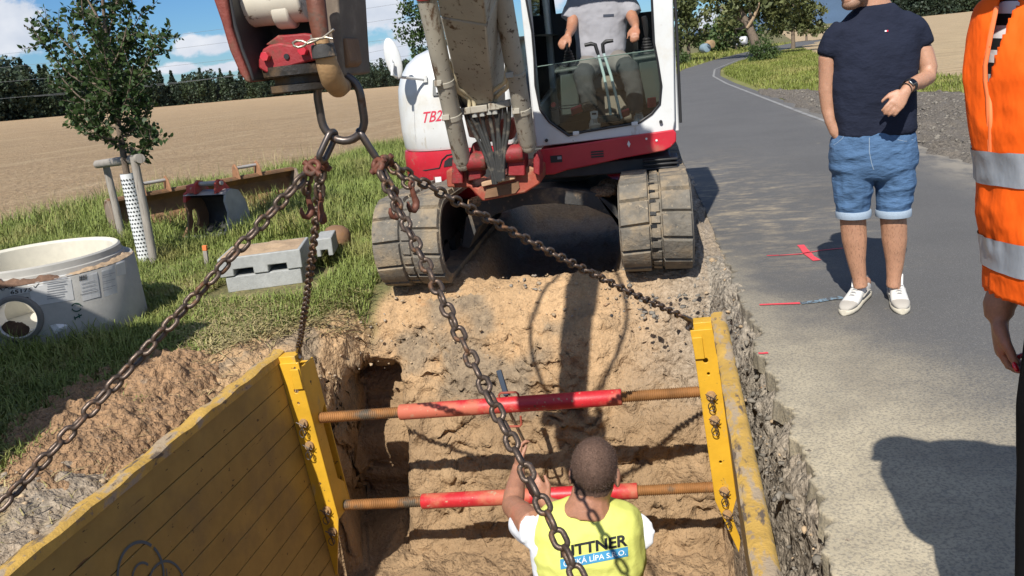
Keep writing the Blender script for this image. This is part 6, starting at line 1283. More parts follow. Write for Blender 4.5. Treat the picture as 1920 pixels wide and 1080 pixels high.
# ---------------------------------------------------------------- digger driver
YO = 6.98; op = empty('person', at(1130, 150, Y=YO)); tag(op, 'driver in grey t-shirt and work trousers seated in the digger cab, hands on the joysticks', 'person')
mb = MB(); hc = at(1118, -62, Y=YO-.02); Po, Ro = head_into(mb, hc, Vector((0,-.93,-.30)), Vector((0,-.22,1)), 1.0)
mb.limb([PX((1120,-40),24,YO,.055), PX((1122,-15),27,YO,.06), PX((1124,15),40,YO,.07)]); torso(mb, [(1126,105,46,.11,0),(1127,60,48,.11,0),(1126,20,52,.10,0),(1124,-2,40,.07,0)], YO)
for sh_, el, wr_, hd, th in (((1078,12),(1072,52),(1066,66),(1054,80),-1), ((1174,8),(1188,38),(1192,50),(1190,66),1)):
    s_, e_, w_ = at(*sh_, Y=YO), at(*el, Y=YO-.14), at(*wr_, Y=YO-.36); h_ = at(*hd, Y=YO-.42)
    mb.limb([(s_, .055), (s_.lerp(e_,.5), .047), (e_, .042), (e_.lerp(w_,.5), .036), (w_, .027), (w_.lerp(h_,.2), .024)]); hand_into(mb, w_, h_-w_, Vector((0,-.55,.8)), .95, .7, th, .15)
fuse('body', mb, [M['skindark']], op, voxel=.009, smooth=3); eyes(Po, Ro, 1.0, op, 'skindark')
mb = MB(); mb.ell(Po(0,-.02,.04), (.083,.10,.095), Ro, 24, 16); mb.build('hair', M['hair'], op, smooth=60)
mb = MB(); torso(mb, [(1126,112,44,.125,-.02),(1127,95,46,.135,-.02),(1127,70,47,.135,0),(1126,45,50,.13,0),(1125,20,55,.125,0),(1124,2,56,.11,0),(1123,-12,40,.085,0),(1122,-20,28,.07,0)], YO)
mb.limb([PX((1092,2),24,YO,.08), PX((1080,14),22,YO-.02,.075), PX((1072,30),20,YO-.05,.068), PX((1069,38),19,YO-.06,.066)]); mb.limb([PX((1158,-2),24,YO,.08), PX((1172,8),22,YO-.02,.075), PX((1182,22),20,YO-.05,.068), PX((1186,29),19,YO-.06,.066)])
ts = fuse('t_shirt', mb, [M['greytee']], op, voxel=.011, smooth=4, wrinkle=[(.004,14,8,8,23),(.003,30,9,20,24)])
patch(on_bvh(bvh_of(ts), YO-.13), [(1131,32),(1151,31),(1151,26),(1131,27)], mat('dark_print', (.04,.05,.075), .8), 'chest_emblem', ts, 2)
mb = MB(); legs = (((1108,118,0),(1093,142,-.36),(1100,172,-.38),(1108,205,-.36)), ((1150,112,0),(1178,128,-.36),(1188,165,-.40),(1192,212,-.42)))
for lg in legs:
    q = [at(x, y, Y=YO+dy) for x, y, dy in lg]; mb.limb([(q[0]+Vector((0,.1,0)), .10), (q[0], .098), (q[0].lerp(q[1],.6), .085), (q[1], .074), (q[2], .066), (q[3], .058)], 16)
mb.ell(at(1128,115,Y=YO+.02), (.17,.15,.09)); tr_ = fuse('trousers', mb, [M['worktrousers'], M['workdark']], op, voxel=.011, smooth=4, wrinkle=[(.005,14,12,20,27)])
tr_.data.materials.append(M['workdark']) if len(tr_.data.materials) < 2 else None
kn = [at(1093,142,Y=YO-.38), at(1180,130,Y=YO-.38)]
for p in tr_.data.polygons:
    c = p.center+LOC[tr_.name]; p.material_index = 1 if min((c-k).length for k in kn) < .12 or (c.z < kn[1].z-.05) else 0
for x, y in ((1112,214),(1196,222)): b = at(x, y, Y=YO-.40); b.z = .888; shoe('work_boot', b+Vector((0,.10,0)), b+Vector((.02,-.15,0)), .046, op)

# ---------------------------------------------------------------- woman in the orange vest
YV = 1.34
wo = empty('person', (.80, 1.38, 0)); tag(wo, 'person in orange reflective vest over striped shirt and black trousers', 'person')
def vx(px, py): p = at(px, py, Y=YV+.07); return p.x, p.z
edge = [vx(*q) for q in ((1836,-6),(1822,60),(1814,130),(1819,215),(1834,290),(1841,345),(1848,430),(1856,510),(1866,570))]
zb = at(1900, 612, Y=YV-.1).z; xe = lambda z: float(np.interp(z, [e[1] for e in edge][::-1], [e[0] for e in edge][::-1])); XC = .755
zs = [zb, zb+.05, zb+.12, 1.16, 1.24, 1.32, 1.40, 1.46, 1.50]
def vr(z, off=0.0, rb=None): a = XC-xe(z)+off; return ring3((XC, YV+.05, z), a, (rb if rb else (.145 if z < 1.40 else .145-.4*(z-1.40)))+off, n=40, p=2.15)
mb = MB(); hc = Vector((.52, 1.24, 1.70)); Pv, Rv = head_into(mb, hc, Vector((-.75,.30,-.55)), Vector((-.35,-.1,1)), .95)
mb.limb([(Vector((.56,1.28,1.64)), .050), (Vector((.63,1.33,1.58)), .052), (Vector((.72,1.38,1.48)), .075)])
mb.loft([ring3((XC, YV+.04, z), a, b, n=30) for z, a, b in ((1.52,.10,.07),(1.46,.145,.09),(1.2,.135,.10),(1.05,.12,.09),(.85,.11,.08),(.75,.10,.08))])
wr = at(1872, 574, Y=YV+.20); ht = at(1880, 690, Y=YV+.19)
el = Vector((.66, YV+.20, 1.18)); shd = Vector((.66, YV+.08, 1.44)); mb.limb([(shd, .055), (shd.lerp(el,.5), .045), (el, .040), (el.lerp(wr,.5), .035), (wr, .026), (wr+(ht-wr).normalized()*.02, .024)])
tips = hand_into(mb, wr+(ht-wr).normalized()*.01, ht-wr, Vector((-.93,.36,0)), .86, .80, -1, .05)
er = Vector((.97, YV+.10, 1.16)); mb.limb([(Vector((.90,YV+.04,1.44)), .055), (er, .042), (Vector((.98,YV-.04,.98)), .03)]); hand_into(mb, (.98,YV-.05,.96), (0,-.15,-1), (1,0,0), .92, .4, 1, .06)
wbody = fuse('body', mb, [M['skindark']], wo, voxel=.0050, smooth=4); eyes(Pv, Rv, .95, wo, 'skindark')
for t, d in tips:
    mb = MB(); dd = d.normalized(); mb.ell(t-dd*.004+Vector((-.004,-.0045,0)), (.0055,.0045,.0095), dd.to_track_quat('Z','Y').to_matrix(), 10, 8); mb.build('fingernail', M['nail'], wbody)
mb = MB(); mb.ell(Pv(0,-.02,.04), (.086,.10,.095), Rv, 24, 16); mb.tube([Pv(.05,-.07,.02), Vector((.66,1.28,1.62)), Vector((.71,1.24,1.56)), Vector((.735,1.22,1.49))], [.05,.04,.032,.012], 12); mb.tube([Pv(-.04,-.08,.0), Vector((.60,1.38,1.6)), Vector((.64,1.44,1.50))], [.05,.04,.015], 12); fuse('hair', mb, [M['hairlong']], wo, voxel=.008, smooth=3)
M['stripes'] = mat('black_white_striped_cotton', (.78,.76,.77), .85, bump=[(9,.3,.02)], spec=.2)
def _stripes():
    m = M['stripes']; N, Lk, b, src = nodes_of(m); t = N.new('ShaderNodeTexCoord'); s = N.new('ShaderNodeSeparateXYZ'); Lk.new(t.outputs['Object'], s.inputs[0])
    a = N.new('ShaderNodeMath'); a.operation = 'MULTIPLY_ADD'; a.inputs[1].default_value = 29.0; a.inputs[2].default_value = .3; Lk.new(s.outputs[2], a.inputs[0]); x = N.new('ShaderNodeMath'); x.operation = 'MULTIPLY_ADD'; x.inputs[1].default_value = 5.0; Lk.new(s.outputs[0], x.inputs[0]); Lk.new(a.outputs[0], x.inputs[2])
    f = N.new('ShaderNodeMath'); f.operation = 'FRACT'; Lk.new(x.outputs[0], f.inputs[0]); g = N.new('ShaderNodeMath'); g.operation = 'GREATER_THAN'; g.inputs[1].default_value = .52; Lk.new(f.outputs[0], g.inputs[0]); mixcol(m, g.outputs[0], (.018,.018,.02))
_stripes()
mb = MB(); mb.loft([vr(z, -.016) for z in zs[1:]] + [ring3((XC-.03, YV+.03, 1.56), .075, .065, n=40)]); fuse('striped_shirt', mb, [M['stripes']], wo, voxel=.008, smooth=2)
mb = MB(); mb.loft([vr(z) for z in zs] + [ring3((XC-.01, YV+.05, 1.55), .155, .085, n=40, p=2.2), ring3((XC-.02, YV+.045, 1.59), .10, .07, n=40, p=2.2)])
def pxof(p):
    d = p-EYE; k = d.dot(_f); return 960+FPX*d.dot(CR)/k, 540-FPX*d.dot(CU)/k
def inpoly(x, y, poly):
    c = False; j = len(poly)-1
    for i in range(len(poly)):
        if (poly[i][1] > y) != (poly[j][1] > y) and x < (poly[j][0]-poly[i][0])*(y-poly[i][1])/(poly[j][1]-poly[i][1]+1e-9)+poly[i][0]: c = not c
        j = i
    return c
VN = [(1882,-90),(1874,0),(1861,60),(1850,115),(1848,150),(1853,164),(1860,145),(1870,105),(1884,62),(1901,22),(1930,-20),(1960,-90)]
vest2 = fuse('orange_vest', mb, [M['vestorange']], wo, voxel=.0052, smooth=3, wrinkle=[(.006,9,9,3,37),(.004,20,17,8,38),(.002,45,40,26,39)], keep=lambda c: not (c.y < YV+.05 and inpoly(*pxof(c), VN)) and c.z > zb+.004 and c.z < 1.585)
sm = vest2.modifiers.new('solid', 'SOLIDIFY'); sm.thickness = .004; sm.offset = 1
onv = on_bvh(bvh_of(vest2), YV-.1)
mb = MB(); q = [onv(x, y, .003) for x, y in ((1869,12),(1857,70),(1847.5,122),(1847.5,150),(1852,180),(1855,230),(1857,290),(1860,330),(1857,345))]; mb.tube(q, .0035, 6); q = [onv(x, y, .003) for x, y in ((1900,20),(1882,60),(1867,105),(1858,142),(1857,180),(1858,240),(1858,290))]; mb.tube(q, .0035, 6); mb.build('edge_piping', M['piping'], vest2, smooth=60)
def band(zc, hgt):
    """tape sewn on the vest: the vest's own surface between two heights, lifted 2 mm"""
    L0 = LOC[vest2.name].z; bm = bmesh.new(); bm.from_mesh(vest2.data)
    for z, cl in ((zc-hgt/2, 'in'), (zc+hgt/2, 'out')):
        bmesh.ops.bisect_plane(bm, geom=bm.verts[:]+bm.edges[:]+bm.faces[:], plane_co=(0,0,z-L0), plane_no=(0,0,1), clear_inner=cl == 'in', clear_outer=cl == 'out')
    bm.normal_update()
    for v in bm.verts: v.co += v.normal*.0062
    me = bpy.data.meshes.new('reflective_band'); bm.to_mesh(me); bm.free(); me.transform(Matrix.Translation(LOC[vest2.name])); me.shade_smooth(); me.materials.clear()
    return obj_from_mesh('reflective_band', me, M['reflective'], vest2)
b1_ = at(1880, 322, Y=YV-.09).z; b2_ = at(1890, 487, Y=YV-.09).z; band(b1_-.012, .052); band(b2_-.024, .052)
patch(onv, [(1900,160),(1911,166),(1922,110),(1911,88)], M['ink'], 'black_tab', vest2, 5, .004)
mb = MB(); XL = .742; mb.loft([ring3((XL, YV+.06, z), a, b, n=30) for z, a, b in ((zb+.10,.142,.105),(zb,.152,.115),(.85,.165,.12),(.75,.16,.115))])
for sx in (-1, 1): mb.limb([(Vector((XL+sx*.08, YV+.06, .82)), .085), (Vector((XL+sx*.085, YV+.05, .5)), .074), (Vector((XL+sx*.09, YV+.05, .10)), .06)])
fuse('trousers', mb, [M['blackcloth']], wo, voxel=.012, smooth=3)
for sx in (-1, 1): shoe('shoe', (XC+.03+sx*.09, YV-.03, .009), (XC+.01+sx*.10, YV+.20, .009), .042, wo)
# ================================================================ things on the verge
# ---- concrete manhole ring with labels
RC = Vector((-4.14, 5.09, .0)); RR_ = .61; RH = .53
ring = empty('manhole_ring', RC); tag(ring, 'grey concrete manhole base ring with white labels and a round pipe opening on the grass', 'concrete ring')
mb = MB(); mb.lathe([(RR_-.12,.02),(RR_,.0),(RR_+.004,.02),(RR_,.44),(RR_-.012,.455),(RR_-.055,.455),(RR_-.06,.487),(RR_-.07,.492),(RR_-.075,.530),(RR_-.088,.540),(RR_-.115,.535),(RR_-.125,.525),(RR_-.125,.05)], RC, (0,0,1), 96, closed=True)
rb = mb.build('ring_wall', M['concrete'], ring, smooth=40); rb.data.materials.append(M['concretein'])
for p in rb.data.polygons:
    c = p.center; r = math.hypot(c.x, c.y)
    if r < RR_-.085: p.material_index = 1
mb = MB(); mb.lathe([(.0,.03),(RR_-.13,.03),(RR_-.13,.05),(0,.05)], RC, (0,0,1), 48); mb.build('ring_floor', M['concretein'], ring)
ring_bvh = bvh_of(rb)
def on_ring(px, py, off=.003):
    d = (at(px, py, Y=6)-EYE).normalized(); q = ring_bvh.ray_cast(EYE, d); p = q[0] if q[0] is not None else at(px, py, Y=4.4); v = Vector((p.x-RC.x, p.y-RC.y, 0)).normalized(); return p+v*off
def rquad(x0, y0, x1, y1, x2, y2, x3, y3): return [(x0,y0),(x1,y1),(x2,y2),(x3,y3)]
lab = [rquad(62,574,139,562,131,513,50,528), rquad(155,565,188,556,181,506,147,518), rquad(195,557,220,549,216,496,189,503), rquad(219,518,236,514,233,487,217,493)]
for q in lab: patch(on_ring, q, M['paper'], 'label_sheet', ring, 8, .002)
patch(on_ring, rquad(19,554,61,547,60,537,18,543), M['paper'], 'number_label', ring, 4, .003)
place_text('65175', 1, [(20,552),(60,545.5),(59.5,538.5),(19.5,544.5)], on_ring, M['ink'], 'number_lettering', ring, bold=.02, off=.0045)
for txt, q in (('P', [(45,565),(54,564),(54,556),(45,557)]), ('E', [(71,600),(82,598),(82,587),(71,588.5)]), ('XA2', [(-8,547),(28,540),(27,530),(-9,536)])): place_text(txt, 1, q, on_ring, M['ink'], 'painted_letter', ring, bold=.02, off=.0025)
mb = MB()
def rline(x0, y0, x1, y1, w, n=3):
    V = []; dx, dy = x1-x0, y1-y0; L = math.hypot(dx, dy); nx, ny = -dy/L*w/2, dx/L*w/2
    for i in range(n+1): t = i/n; V += [on_ring(x0+dx*t-nx, y0+dy*t-ny, .0045), on_ring(x0+dx*t+nx, y0+dy*t+ny, .0045)]
    mb.add(V, [(2*i, 2*i+2, 2*i+3, 2*i+1) for i in range(n)])
for k in range(7): rline(88, 533+k*4.6, 122+3*math.sin(k*2), 527.5+k*4.6, 1.5)
for k in range(5): rline(80, 524+k*2.2, 126, 516.5+k*2.2, .7)
for k in range(3): rline(152+k*.5, 533+k*7, 178+k*.5, 526+k*7, 1.1)
for k in range(3): rline(191+k*.6, 517+k*12, 214+k*.6, 511+k*12, 1.0); rline(191+k*.6, 521+k*12, 208+k*.6, 516.5+k*12, .8)
mb.build('label_print', M['greyink'], ring, smooth=0, fix=False)
mb = MB()
for k in range(11): x = 148.5+k*1.35; rline(x, 527-k*.28, x-.4, 517.5-k*.28, .5+.5*(k % 3 == 0), 1)
rline(63, 536, 66, 539, 1.6, 1); rline(66, 539, 73, 531, 1.6, 1); rline(150, 553, 184, 545, .8)
mb.build('bar_code', M['ink'], ring, smooth=0, fix=False)
mb = MB(); pts = circ(143, 576, 9, 7.5, 20, 160, 9); [rline(*pts[i], *pts[i+1], 2.2, 1) for i in range(9)]; pts = circ(143, 576, 9, 7.5, 200, 340, 9); [rline(*pts[i], *pts[i+1], 2.2, 1) for i in range(9)]
rline(139, 597, 153, 590, 2.4); rline(147, 588, 149, 596, 2.2, 1); rline(139, 593, 141, 600, 1.8, 1); mb.build('stencil_mark', M['greenink'], ring, smooth=0, fix=False)
mb = MB(); V = [on_ring(x, y, o) for x, y, o in ((94,610,.004),(104,606,.02),(116,607,.012),(126,608,.02),(124,617,.012),(116,620,.004),(108,622,.02),(105,629,.006),(101,622,.015),(97,615,.01))]; c = on_ring(110,614,.028); mb.add(V+[c], [(i, (i+1) % 10, 10) for i in range(10)]); mb.build('torn_label', M['liner'], ring, smooth=0)
# round pipe opening
pc = on_ring(32, 598, 0); pn = Vector((pc.x-RC.x, pc.y-RC.y, 0)).normalized()
mb = MB(); mb.lathe([(.118,-.10),(.145,-.10),(.150,.012),(.140,.022),(.122,.022),(.118,.012)], pc, pn, 40, closed=True); so_ = mb.build('pipe_socket', mat('dark_socket_concrete', (.20,.19,.175), .9, vary=(8,.15)), ring, smooth=50)
cut_ = bpy.data.objects.new('cut', MB().cyl(pc+pn*.06-RC, pc-pn*.22-RC, .122, n=40).mesh('cut')); COL.objects.link(cut_); cut_.location = RC
bo = rb.modifiers.new('hole', 'BOOLEAN'); bo.object = cut_; bo.operation = 'DIFFERENCE'; bo.solver = 'EXACT'; bpy.context.view_layer.update()
me_ = bpy.data.meshes.new_from_object(rb.evaluated_get(bpy.context.evaluated_depsgraph_get())); rb.modifiers.clear(); rb.data = me_; me_.name = 'ring_wall'; bpy.data.objects.remove(cut_)
mb = MB(); mb.lathe([(.117,.016),(.121,.016),(.121,-.16),(.117,-.16)], pc, pn, 40, closed=True); mb.build('pipe_liner', M['liner'], so_, smooth=40)
u_, w_ = frame_of(pn); dn = Vector((0,0,-1)); dn = (dn-pn*dn.dot(pn)).normalized(); sd_ = pn.cross(dn)
mb = MB(); mb.ell(pc+dn*.085-sd_*.035-pn*.05, (.075,.06,.05), None, 16, 10); mb.ell(pc+dn*.07-sd_*.07-pn*.05, (.05,.05,.05), None, 14, 8); mb.v = [tuple(Vector(v)+Vector((1,1,1))*.010*mnoise.noise(Vector(v)*40)) for v in mb.v]; mb.build('mud_patch', mat('dark_mud', (.09,.05,.03), .95, vary=(30,.3), bump=[(50,.6)]), so_, smooth=50)
# soil lying on the ring's shoulder
def soil_arc(a0, a1, h, seed, m, name):
    n, k = 60, 9; V = []
    for i in range(n+1):
        t = i/n; a = rad(a0+(a1-a0)*t); e = math.sin(math.pi*t)**.6
        for j in range(k+1):
            s = j/k; r = RR_-.068+.064*s; p = np.array([[RC.x+r*math.cos(a), RC.y+r*math.sin(a), 0]]); z = .452+h*e*math.sin(math.pi*min(s*.8+.2, 1))*(1+.6*float(fbm(p, 18, seed, 3)[0]))+.004*float(fbm(p, 60, seed+2, 2)[0]); V.append((p[0,0], p[0,1], z))
    mb = MB(); mb.add(V, [(i*(k+1)+j, i*(k+1)+j+1, (i+1)*(k+1)+j+1, (i+1)*(k+1)+j) for i in range(n) for j in range(k)]); return mb.build(name, m, ring, smooth=60)
soil_arc(-115, -40, .045, 81, mat('shade_dark_soil', (.17,.10,.065), .95, vary=(30,.3), bump=[(60,.8)]), 'soil_rim'); soil_arc(-38, 30, .02, 85, M['blockdirt'], 'soil_rim')  # near soil coloured darker for the shade lying on it

# ---- stacked grey blocks
def blk(name, label, V0, ux, uy, L, W, H, notches, m_top=None, grp=None):
    """concrete kerb block: V0 lower front corner, ux along the front, uy back"""
    V0, ux, uy = Vector(V0), Vector(ux).normalized(), Vector(uy).normalized(); up = Vector((0,0,1)); root = None
    prof = [(0,0)]
    for a, b in notches: prof += [(a,0),(a,H*.36),(b,H*.36),(b,0)]
    prof += [(L,0),(L,H),(0,H)]
    mb = MB(); mb.prism([V0+ux*x+up*z for x, z in prof], uy*W); o = mb.build(name, M['block'], None, root=V0+ux*L/2+uy*W/2, bevel=.008); tag(o, label, 'concrete block', grp); return o
f0, f1 = at(412, 516, Y=5.80), at(568, 489, Y=5.98); ux = (Vector((f1.x, f1.y, 0))-Vector((f0.x, f0.y, 0))); LL = ux.length; uy = Vector((-ux.y, ux.x, 0)).normalized(); uy = (uy*.9+ux.normalized()*.05).normalized()
base = Vector((f0.x, f0.y, .12))
tb = blk('concrete_block', 'topmost grey concrete block with two square slots and soil on its top', base, ux, uy, LL*.985, .48, .145, [(LL*.17, LL*.40), (LL*.58, LL*.80)], grp='grey concrete blocks stacked on the grass')
blk('concrete_block', 'plain grey slab block lying under the slotted block', base+Vector((.03,.02,-.125)), ux, uy, LL*.90, .46, .122, [], grp='grey concrete blocks stacked on the grass')
blk('concrete_block', 'small grey block at the bottom of the stack, sunk in the turf', base+ux.normalized()*.22+Vector((0,-.03,-.21)), ux, uy, .22, .40, .083, [], grp='grey concrete blocks stacked on the grass')
p0 = at(598, 500, Y=6.3); p0.z = .12
blk('concrete_block', 'grey slotted block end sticking out behind the stack', p0, ux, uy, .13, .34, .145, [(.035,.09)], grp='grey concrete blocks stacked on the grass')
mb = MB(); n = 14; V = []
for j in range(n+1):
    for i in range(n+1):
        u, w = i/n, j/n; p = base+ux*(.03+.92*u)+uy*(.02+.44*w)+Vector((0,0,.1452)); e = min(u, 1-u, w, 1-w); z = (.018+.02*vn(np.array([[p.x, p.y, 0]]), 14, 91)[0]+.012*vn(np.array([[p.x, p.y, 0]]), 40, 92)[0])*min(1, e*6)*(1.3-.7*u); V.append(p+Vector((0,0,max(z, .0005))))
mb.add(V, [(j*(n+1)+i, j*(n+1)+i+1, (j+1)*(n+1)+i+1, (j+1)*(n+1)+i) for j in range(n) for i in range(n)]); mb.build('soil_cover', M['blockdirt'], tb, smooth=60)
# rusty pipe cap behind the blocks
mb = MB(); c = at(632, 452, Y=6.9); c.z = .13; mb.lathe([(.0,.13),(.05,.125),(.095,.10),(.115,.06),(.12,.0),(.12,-.14),(.105,-.14),(.105,0),(.06,.09)], c, (.15,.1,1), 32); o = mb.build('pipe_cap', M['rustbeam'], None, root=c, smooth=50); tag(o, 'rusty domed steel pipe cap in the grass behind the grey blocks', 'pipe cap')
pg = at(389, 506, z=0); mb = MB(); mb.beam(pg+Vector((0,0,-.05)), pg+Vector((.015,0,.17)), .035, .025, up=(0,1,0)); pgo = mb.build('marker_peg', M['wood'], None, root=pg, bevel=.003); tag(pgo, 'small wooden peg with an orange top in the grass by the grey blocks', 'peg'); mb = MB(); mb.beam(pg+Vector((.0152,0,.171)), pg+Vector((.018,0,.215)), .038, .028, up=(0,1,0)); mb.build('painted_top', mat('orange_marking_paint', (.75,.20,.06), .7), pgo, bevel=.003)

# ---- wooden tree support and trunk guard
tA, tB = at(232, 458, z=0), at(289, 497, z=0)
uA, uB = at(199, 312, Y=tA.y), at(252, 300, Y=tB.y)
sup = empty('tree_stake', (tA+tB)/2); tag(sup, 'weathered wooden support of two posts and a half round rail round the young tree', 'tree stake')
for a, b in ((tA, uA), (tB, uB)): mb = MB(); mb.tube([a+Vector((0,0,-.1)), a.lerp(b,.5)+Vector((.006,0,0)), b+(b-a).normalized()*.03], [.038,.037,.035], 14); mb.build('post', M['wood'], sup, smooth=50)
mb = MB(); r0, r1 = at(183, 308, Y=tA.y-.05), at(263, 297, Y=tB.y-.06); mb.tube([r0, r1], .042, 14); mb.build('rail', M['wood'], sup, smooth=50)
tp = at(275, 492, z=0); tt = at(237, 322, Y=tp.y); gd = empty('trunk_guard', tp); tag(gd, 'white perforated plastic guard wrapped round the young tree trunk', 'trunk guard')
mb = MB(); mb.tube([tp.lerp(tt,t) for t in (0,.25,.5,.75,.98)], [.066,.064,.066,.063,.060], 24, cap=False); mb.build('sleeve', M['guard'], gd, smooth=60, fix=False)
mb = MB(); u_, w_ = frame_of(tt-tp); ax = (tt-tp).normalized(); HL = (tt-tp).length
for i in range(22):
    for k in range(16):
        a = 2*math.pi*(k+.5*(i % 2))/16; n_ = u_*math.cos(a)+w_*math.sin(a); c = tp+ax*(.05+i*.043*HL/1.0)+n_*.0672; s = n_.cross(ax); r = .0088 if i > 0 else .006
        if i*.043*HL+.05 < HL*.95: mb.add([c+(s*math.cos(q)+ax*math.sin(q))*r for q in [2*math.pi*j/7 for j in range(7)]], [tuple(range(7))])
mb.build('guard_hole', mat('dark_hole', (.03,.035,.035), .9), gd, smooth=0, fix=False)

# ---- digger buckets lying at the field edge
def bucket():
    c0 = at(395, 452, Y=8.15); c0.z = 0; root = empty('digger_bucket', c0); tag(root, 'worn red and grey digger bucket standing open towards the trench', 'digger bucket')
    Yb = 8.15; xl_, xr_ = at(338, 400, Y=Yb).x, at(428, 400, Y=Yb).x; rot = Matrix.Rotation(rad(-14), 3, 'Z')
    def T(x, y, z): v = rot @ Vector((x-(xl_+xr_)/2, y, 0)); return Vector((c0.x+v.x-.0, Yb+v.y, z))
    prof = [(.05,.00),(-.12,.03),(-.02,.13),(.02,.26),(.00,.38),(.03,.46),(.12,.49),(.22,.46),(.30,.34),(.33,.2),(.30,.08),(.20,.01)]
    hole = [(.10+.045*math.cos(a)*1.0-.05, .21+.09*math.sin(a)) for a in [2*math.pi*i/14 for i in range(14)]]
    for nm, x, th, m in (('side_cheek', xl_, .03, M['rustbeam']), ('side_cheek', xr_, .03, M['greysteel'])):
        mb = MB(); mb.plate([T(x, y, z) for y, z in prof], [[T(x, y+.06, z) for y, z in hole]] if x == xl_ else [], rot @ Vector((th,0,0))); ck = mb.build(nm, m, root, bevel=.004)
    mb = MB(); back = [(.03,.46),(.12,.49),(.22,.46),(.30,.34),(.33,.2),(.30,.08),(.20,.01),(.05,.0)]; n = len(back)
    V = [T(xl_, y, z) for y, z in back]+[T(xr_+.03, y, z) for y, z in back]+[T(xl_, y-.018, z-.012) for y, z in back]+[T(xr_+.03, y-.018, z-.012) for y, z in back]
    mb.add(V, [(i, i+1, n+i+1, n+i) for i in range(n-1)]+[(2*n+i, 3*n+i, 3*n+i+1, 2*n+i+1) for i in range(n-1)]+[(0,n,3*n,2*n)]); mb.build('shell', M['greysteel'], root, smooth=50)
    mb = MB(); ins = [(.06,.42),(.13,.455),(.205,.43),(.275,.33),(.302,.2),(.275,.095),(.19,.03)]; n = len(ins); mb.add([T(xl_+.032, y, z) for y, z in ins]+[T(xr_-.002, y, z) for y, z in ins], [(i, i+1, n+i+1, n+i) for i in range(n-1)]); mb.add([T(xr_-.003, y, z) for y, z in [(.0,.12),(.02,.38)]+ins], [tuple(range(n+2))]); mb.build('inner_shade', M['dark'], root, smooth=50, fix=False)  # dark sheet that paints the shade inside the bucket
    for x in (xl_+.16, xr_-.10):
        mb = MB(); mb.prism([T(x, y, z) for y, z in ((.0,.46),(.02,.56),(.07,.60),(.14,.58),(.22,.48),(.12,.47))], rot @ Vector((.028,0,0))); mb.build('hinge_ear', M['bucketred'], root, bevel=.005)
    mb = MB(); mb.prism([T(xl_-.006, y, z) for y, z in ((.0,.38),(.03,.47),(.12,.50),(.18,.48),(.08,.40))], rot @ Vector((.04,0,0))); mb.prism([T(xl_+.05, y, z) for y, z in ((.015,.47),(.03,.55),(.12,.56),(.2,.49))], rot @ Vector((.10,0,0))); mb.build('painted_corner', M['bucketred'], root, bevel=.004)
    mb = MB(); mb.cyl(T(xl_+.13,.09,.555), T(xr_-.05,.09,.555), .024, n=16); mb.build('hinge_pin', M['greysteel'], root)
    mb = MB(); mb.bx(0,0,0,0,0,0) if False else mb.prism([T(xl_, y, z) for y, z in ((-.10,.02),(-.10,.045),(.02,.03),(.02,.0))], rot @ Vector((xr_-xl_+.03,0,0))); mb.build('cutting_edge', M['greysteel'], root, bevel=.003)
bucket()
def grading():
    a, b = at(215, 452, Y=8.55), at(560, 362, Y=10.3); a.z = b.z = 0; d = (b-a); L = d.length; d = d.normalized(); n_ = Vector((d.y, -d.x, 0)); root = empty('grading_bucket', a); tag(root, 'long rusty grading bucket with orange lugs behind the red bucket', 'grading bucket')
    prof = [(.06,.02),(-.06,.10),(-.13,.22),(-.12,.34),(-.04,.42),(.05,.43),(.05,.40),(-.03,.385),(-.095,.32),(-.10,.23),(-.035,.125),(.075,.045)]
    mb = MB(); mb.prism([a+n_*y+Vector((0,0,z)) for y, z in prof], d*L); mb.build('blade_shell', M['rustbeam'], root, bevel=.004, smooth=50)
    for q in (a, b-d*.03): mb = MB(); mb.prism([q+n_*y+Vector((0,0,z)) for y, z in ((.10,.02),(-.06,.08),(-.135,.22),(-.12,.35),(-.04,.43),(.06,.42),(.12,.28),(.14,.10))], d*.03); mb.build('end_plate', mat('soil_stained_plate', (.26,.20,.15), .85, vary=(5,.25), spots=[(4,.55,.7,(.36,.19,.09))]), root, bevel=.004)
    mb = MB(); mb.box((a+b)/2+Vector((0,0,.425))-n_*.02, (L-.05,.07,.03), Matrix((d, -n_, Vector((0,0,1)))).transposed()); mb.build('top_bar', M['rustbeam'], root, bevel=.004)
    for t in (.235, .72):
        c = a+d*L*t+Vector((0,0,.44))
        for k in (-.14, .14): mb = MB(); mb.prism([c+d*k+n_*y+Vector((0,0,z)) for y, z in ((.10,-.03),(.06,.10),(.0,.15),(-.06,.12),(-.10,-.02))], d*.022); mb.build('lifting_lug', mat('orange_lug_paint', (.34,.17,.085), .75, vary=(6,.25), spots=[(8,.55,.7,RUST)]), root, bevel=.004)
        mb = MB(); mb.cyl(c-d*.14+Vector((0,0,.10)), c+d*.16+Vector((0,0,.10)), .02, n=12); mb.build('lug_pin', M['greysteel'], root)
grading()

# ---- round bales beyond the bend
M['wrap'] = mat('white_bale_wrap', (.70,.72,.74), .35, vary=(3,.1)); M['wrapblue'] = mat('pale_blue_bale_wrap', (.25,.34,.40), .35, vary=(3,.12)); M['straw2'] = mat('bare_straw_bale', (.36,.25,.14), .95, vary=(5,.25), bump=[(20,.8)])
def bale(px, py, Y, m, label, ax):
    c = at(px, py, Y=Y); mb = MB(); mb.lathe([(.0,-.28),(.20,-.28),(.26,-.26),(.28,-.2),(.28,.2),(.26,.26),(.20,.28),(.0,.28)], c, ax, 28); o = mb.build('round_bale', m, None, root=(c.x, c.y, c.z-.28), smooth=50); tag(o, label, 'bale', 'round bales beside the far bend'); return o
bale(1322, 90, 57, M['wrapblue'], 'pale blue wrapped round bale nearest to the cab', (.5,-1,0)); bale(1331, 83, 62, M['straw2'], 'bare brown straw bale behind the pale blue bale', (.7,-1,0))
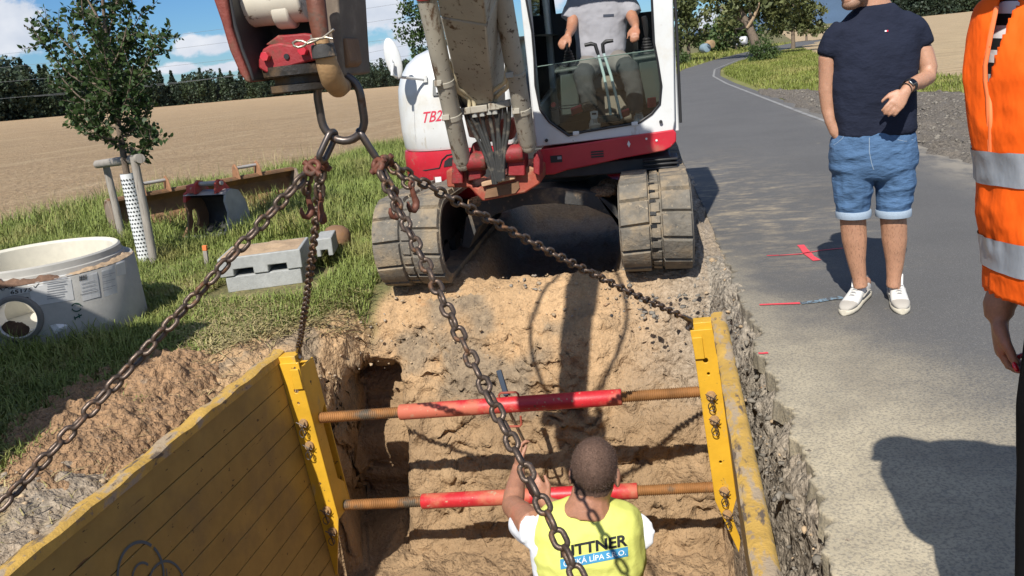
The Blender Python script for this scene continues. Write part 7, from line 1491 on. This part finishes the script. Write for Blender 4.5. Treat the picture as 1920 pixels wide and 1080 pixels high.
bale(1381, 77, 62, M['wrap'], 'white wrapped round bale with its round end facing us', (.25,-1,0)); bale(1393, 76, 65, M['wrap'], 'white wrapped round bale lying sideways beside the leaning tree', (1,-.5,0))

# ---- overhead wires across the field
M['wire'] = mat('grey_wire', (.16,.17,.18), .6)
for i, (p, q, D) in enumerate((((0,186),(440,142),60), ((270,164),(500,132),60), ((60,150),(430,111),60), ((60,122),(430,78),60), ((60,97),(430,52),60))):
    a, b = at(*p, Y=D), at(*q, Y=D*1.02); d = b-a; a2, b2 = a-d*.9, b+d*1.2; mb = MB(); mb.tube([a2.lerp(b2, t/16)+Vector((0,0,-.5*4*(t/16)*(1-t/16)+.45)) for t in range(17)], .009, 5)
    o = mb.build('overhead_wire', M['wire'], None, root=a2, smooth=60); tag(o, ['lowest overhead wire crossing in front of the dark forest', 'overhead wire just above the lowest wire, before the forest', 'overhead wire skimming the forest tops', 'second highest overhead wire, crossing the open sky', 'highest overhead wire, crossing the open sky'][i], 'wire', 'overhead wires over the field')

# ---- made-up container just outside the view; added to shade the ring
cn_ = empty('shade_blocker', (-4.5, 2.2, 0)); tag(cn_, 'unseen added container on the grass beside the concrete ring', 'blocker')
M['green'] = mat('green_blocker_paint', (.05,.11,.06), .6, vary=(3,.15))
X0, X1, Y0_, Y1_, Hc = -5.8, -3.30, 1.0, 2.62, 2.42
mb = MB(); n = 36; prof = []
for i in range(n): prof.append((X0+.04+(X1-X0-.08)*i/(n-1), .02 if (i//2) % 2 else 0))
mb.prism([Vector((x, Y1_-.03-o, .12)) for x, o in prof]+[Vector((X1-.04, Y0_+.05, .12)), Vector((X0+.04, Y0_+.05, .12))], (0,0,Hc-.2)); mb.build('wall', M['green'], cn_)
mb = MB()
for x in (X0, X1-.08):
    for y in (Y0_, Y1_-.08): mb.bx(x, x+.08, y, y+.08, .0, Hc)
for z in (.04, Hc-.08):
    for y in (Y0_+.002, Y1_-.078): mb.bx(X0+.08, X1-.08, y, y+.07, z, z+.08)
    for x in (X0+.002, X1-.078): mb.bx(x, x+.07, Y0_+.08, Y1_-.08, z, z+.08)
mb.build('frame', M['green'], cn_, bevel=.006); mb = MB(); mb.bx(X0+.05, X1-.05, Y0_+.05, Y1_-.05, Hc-.075, Hc-.03); mb.build('roof', M['green'], cn_)
mb = MB(); mb.bx(X1-.046, X1-.03, Y0_+.15, Y1_-.15, .16, Hc-.12); dr = mb.build('door', M['green'], cn_, bevel=.004); mb = MB(); mb.cyl((X1-.015, 1.7, .2), (X1-.015, 1.7, Hc-.15), .014, n=10); mb.build('locking_bar', M['steel'], dr)
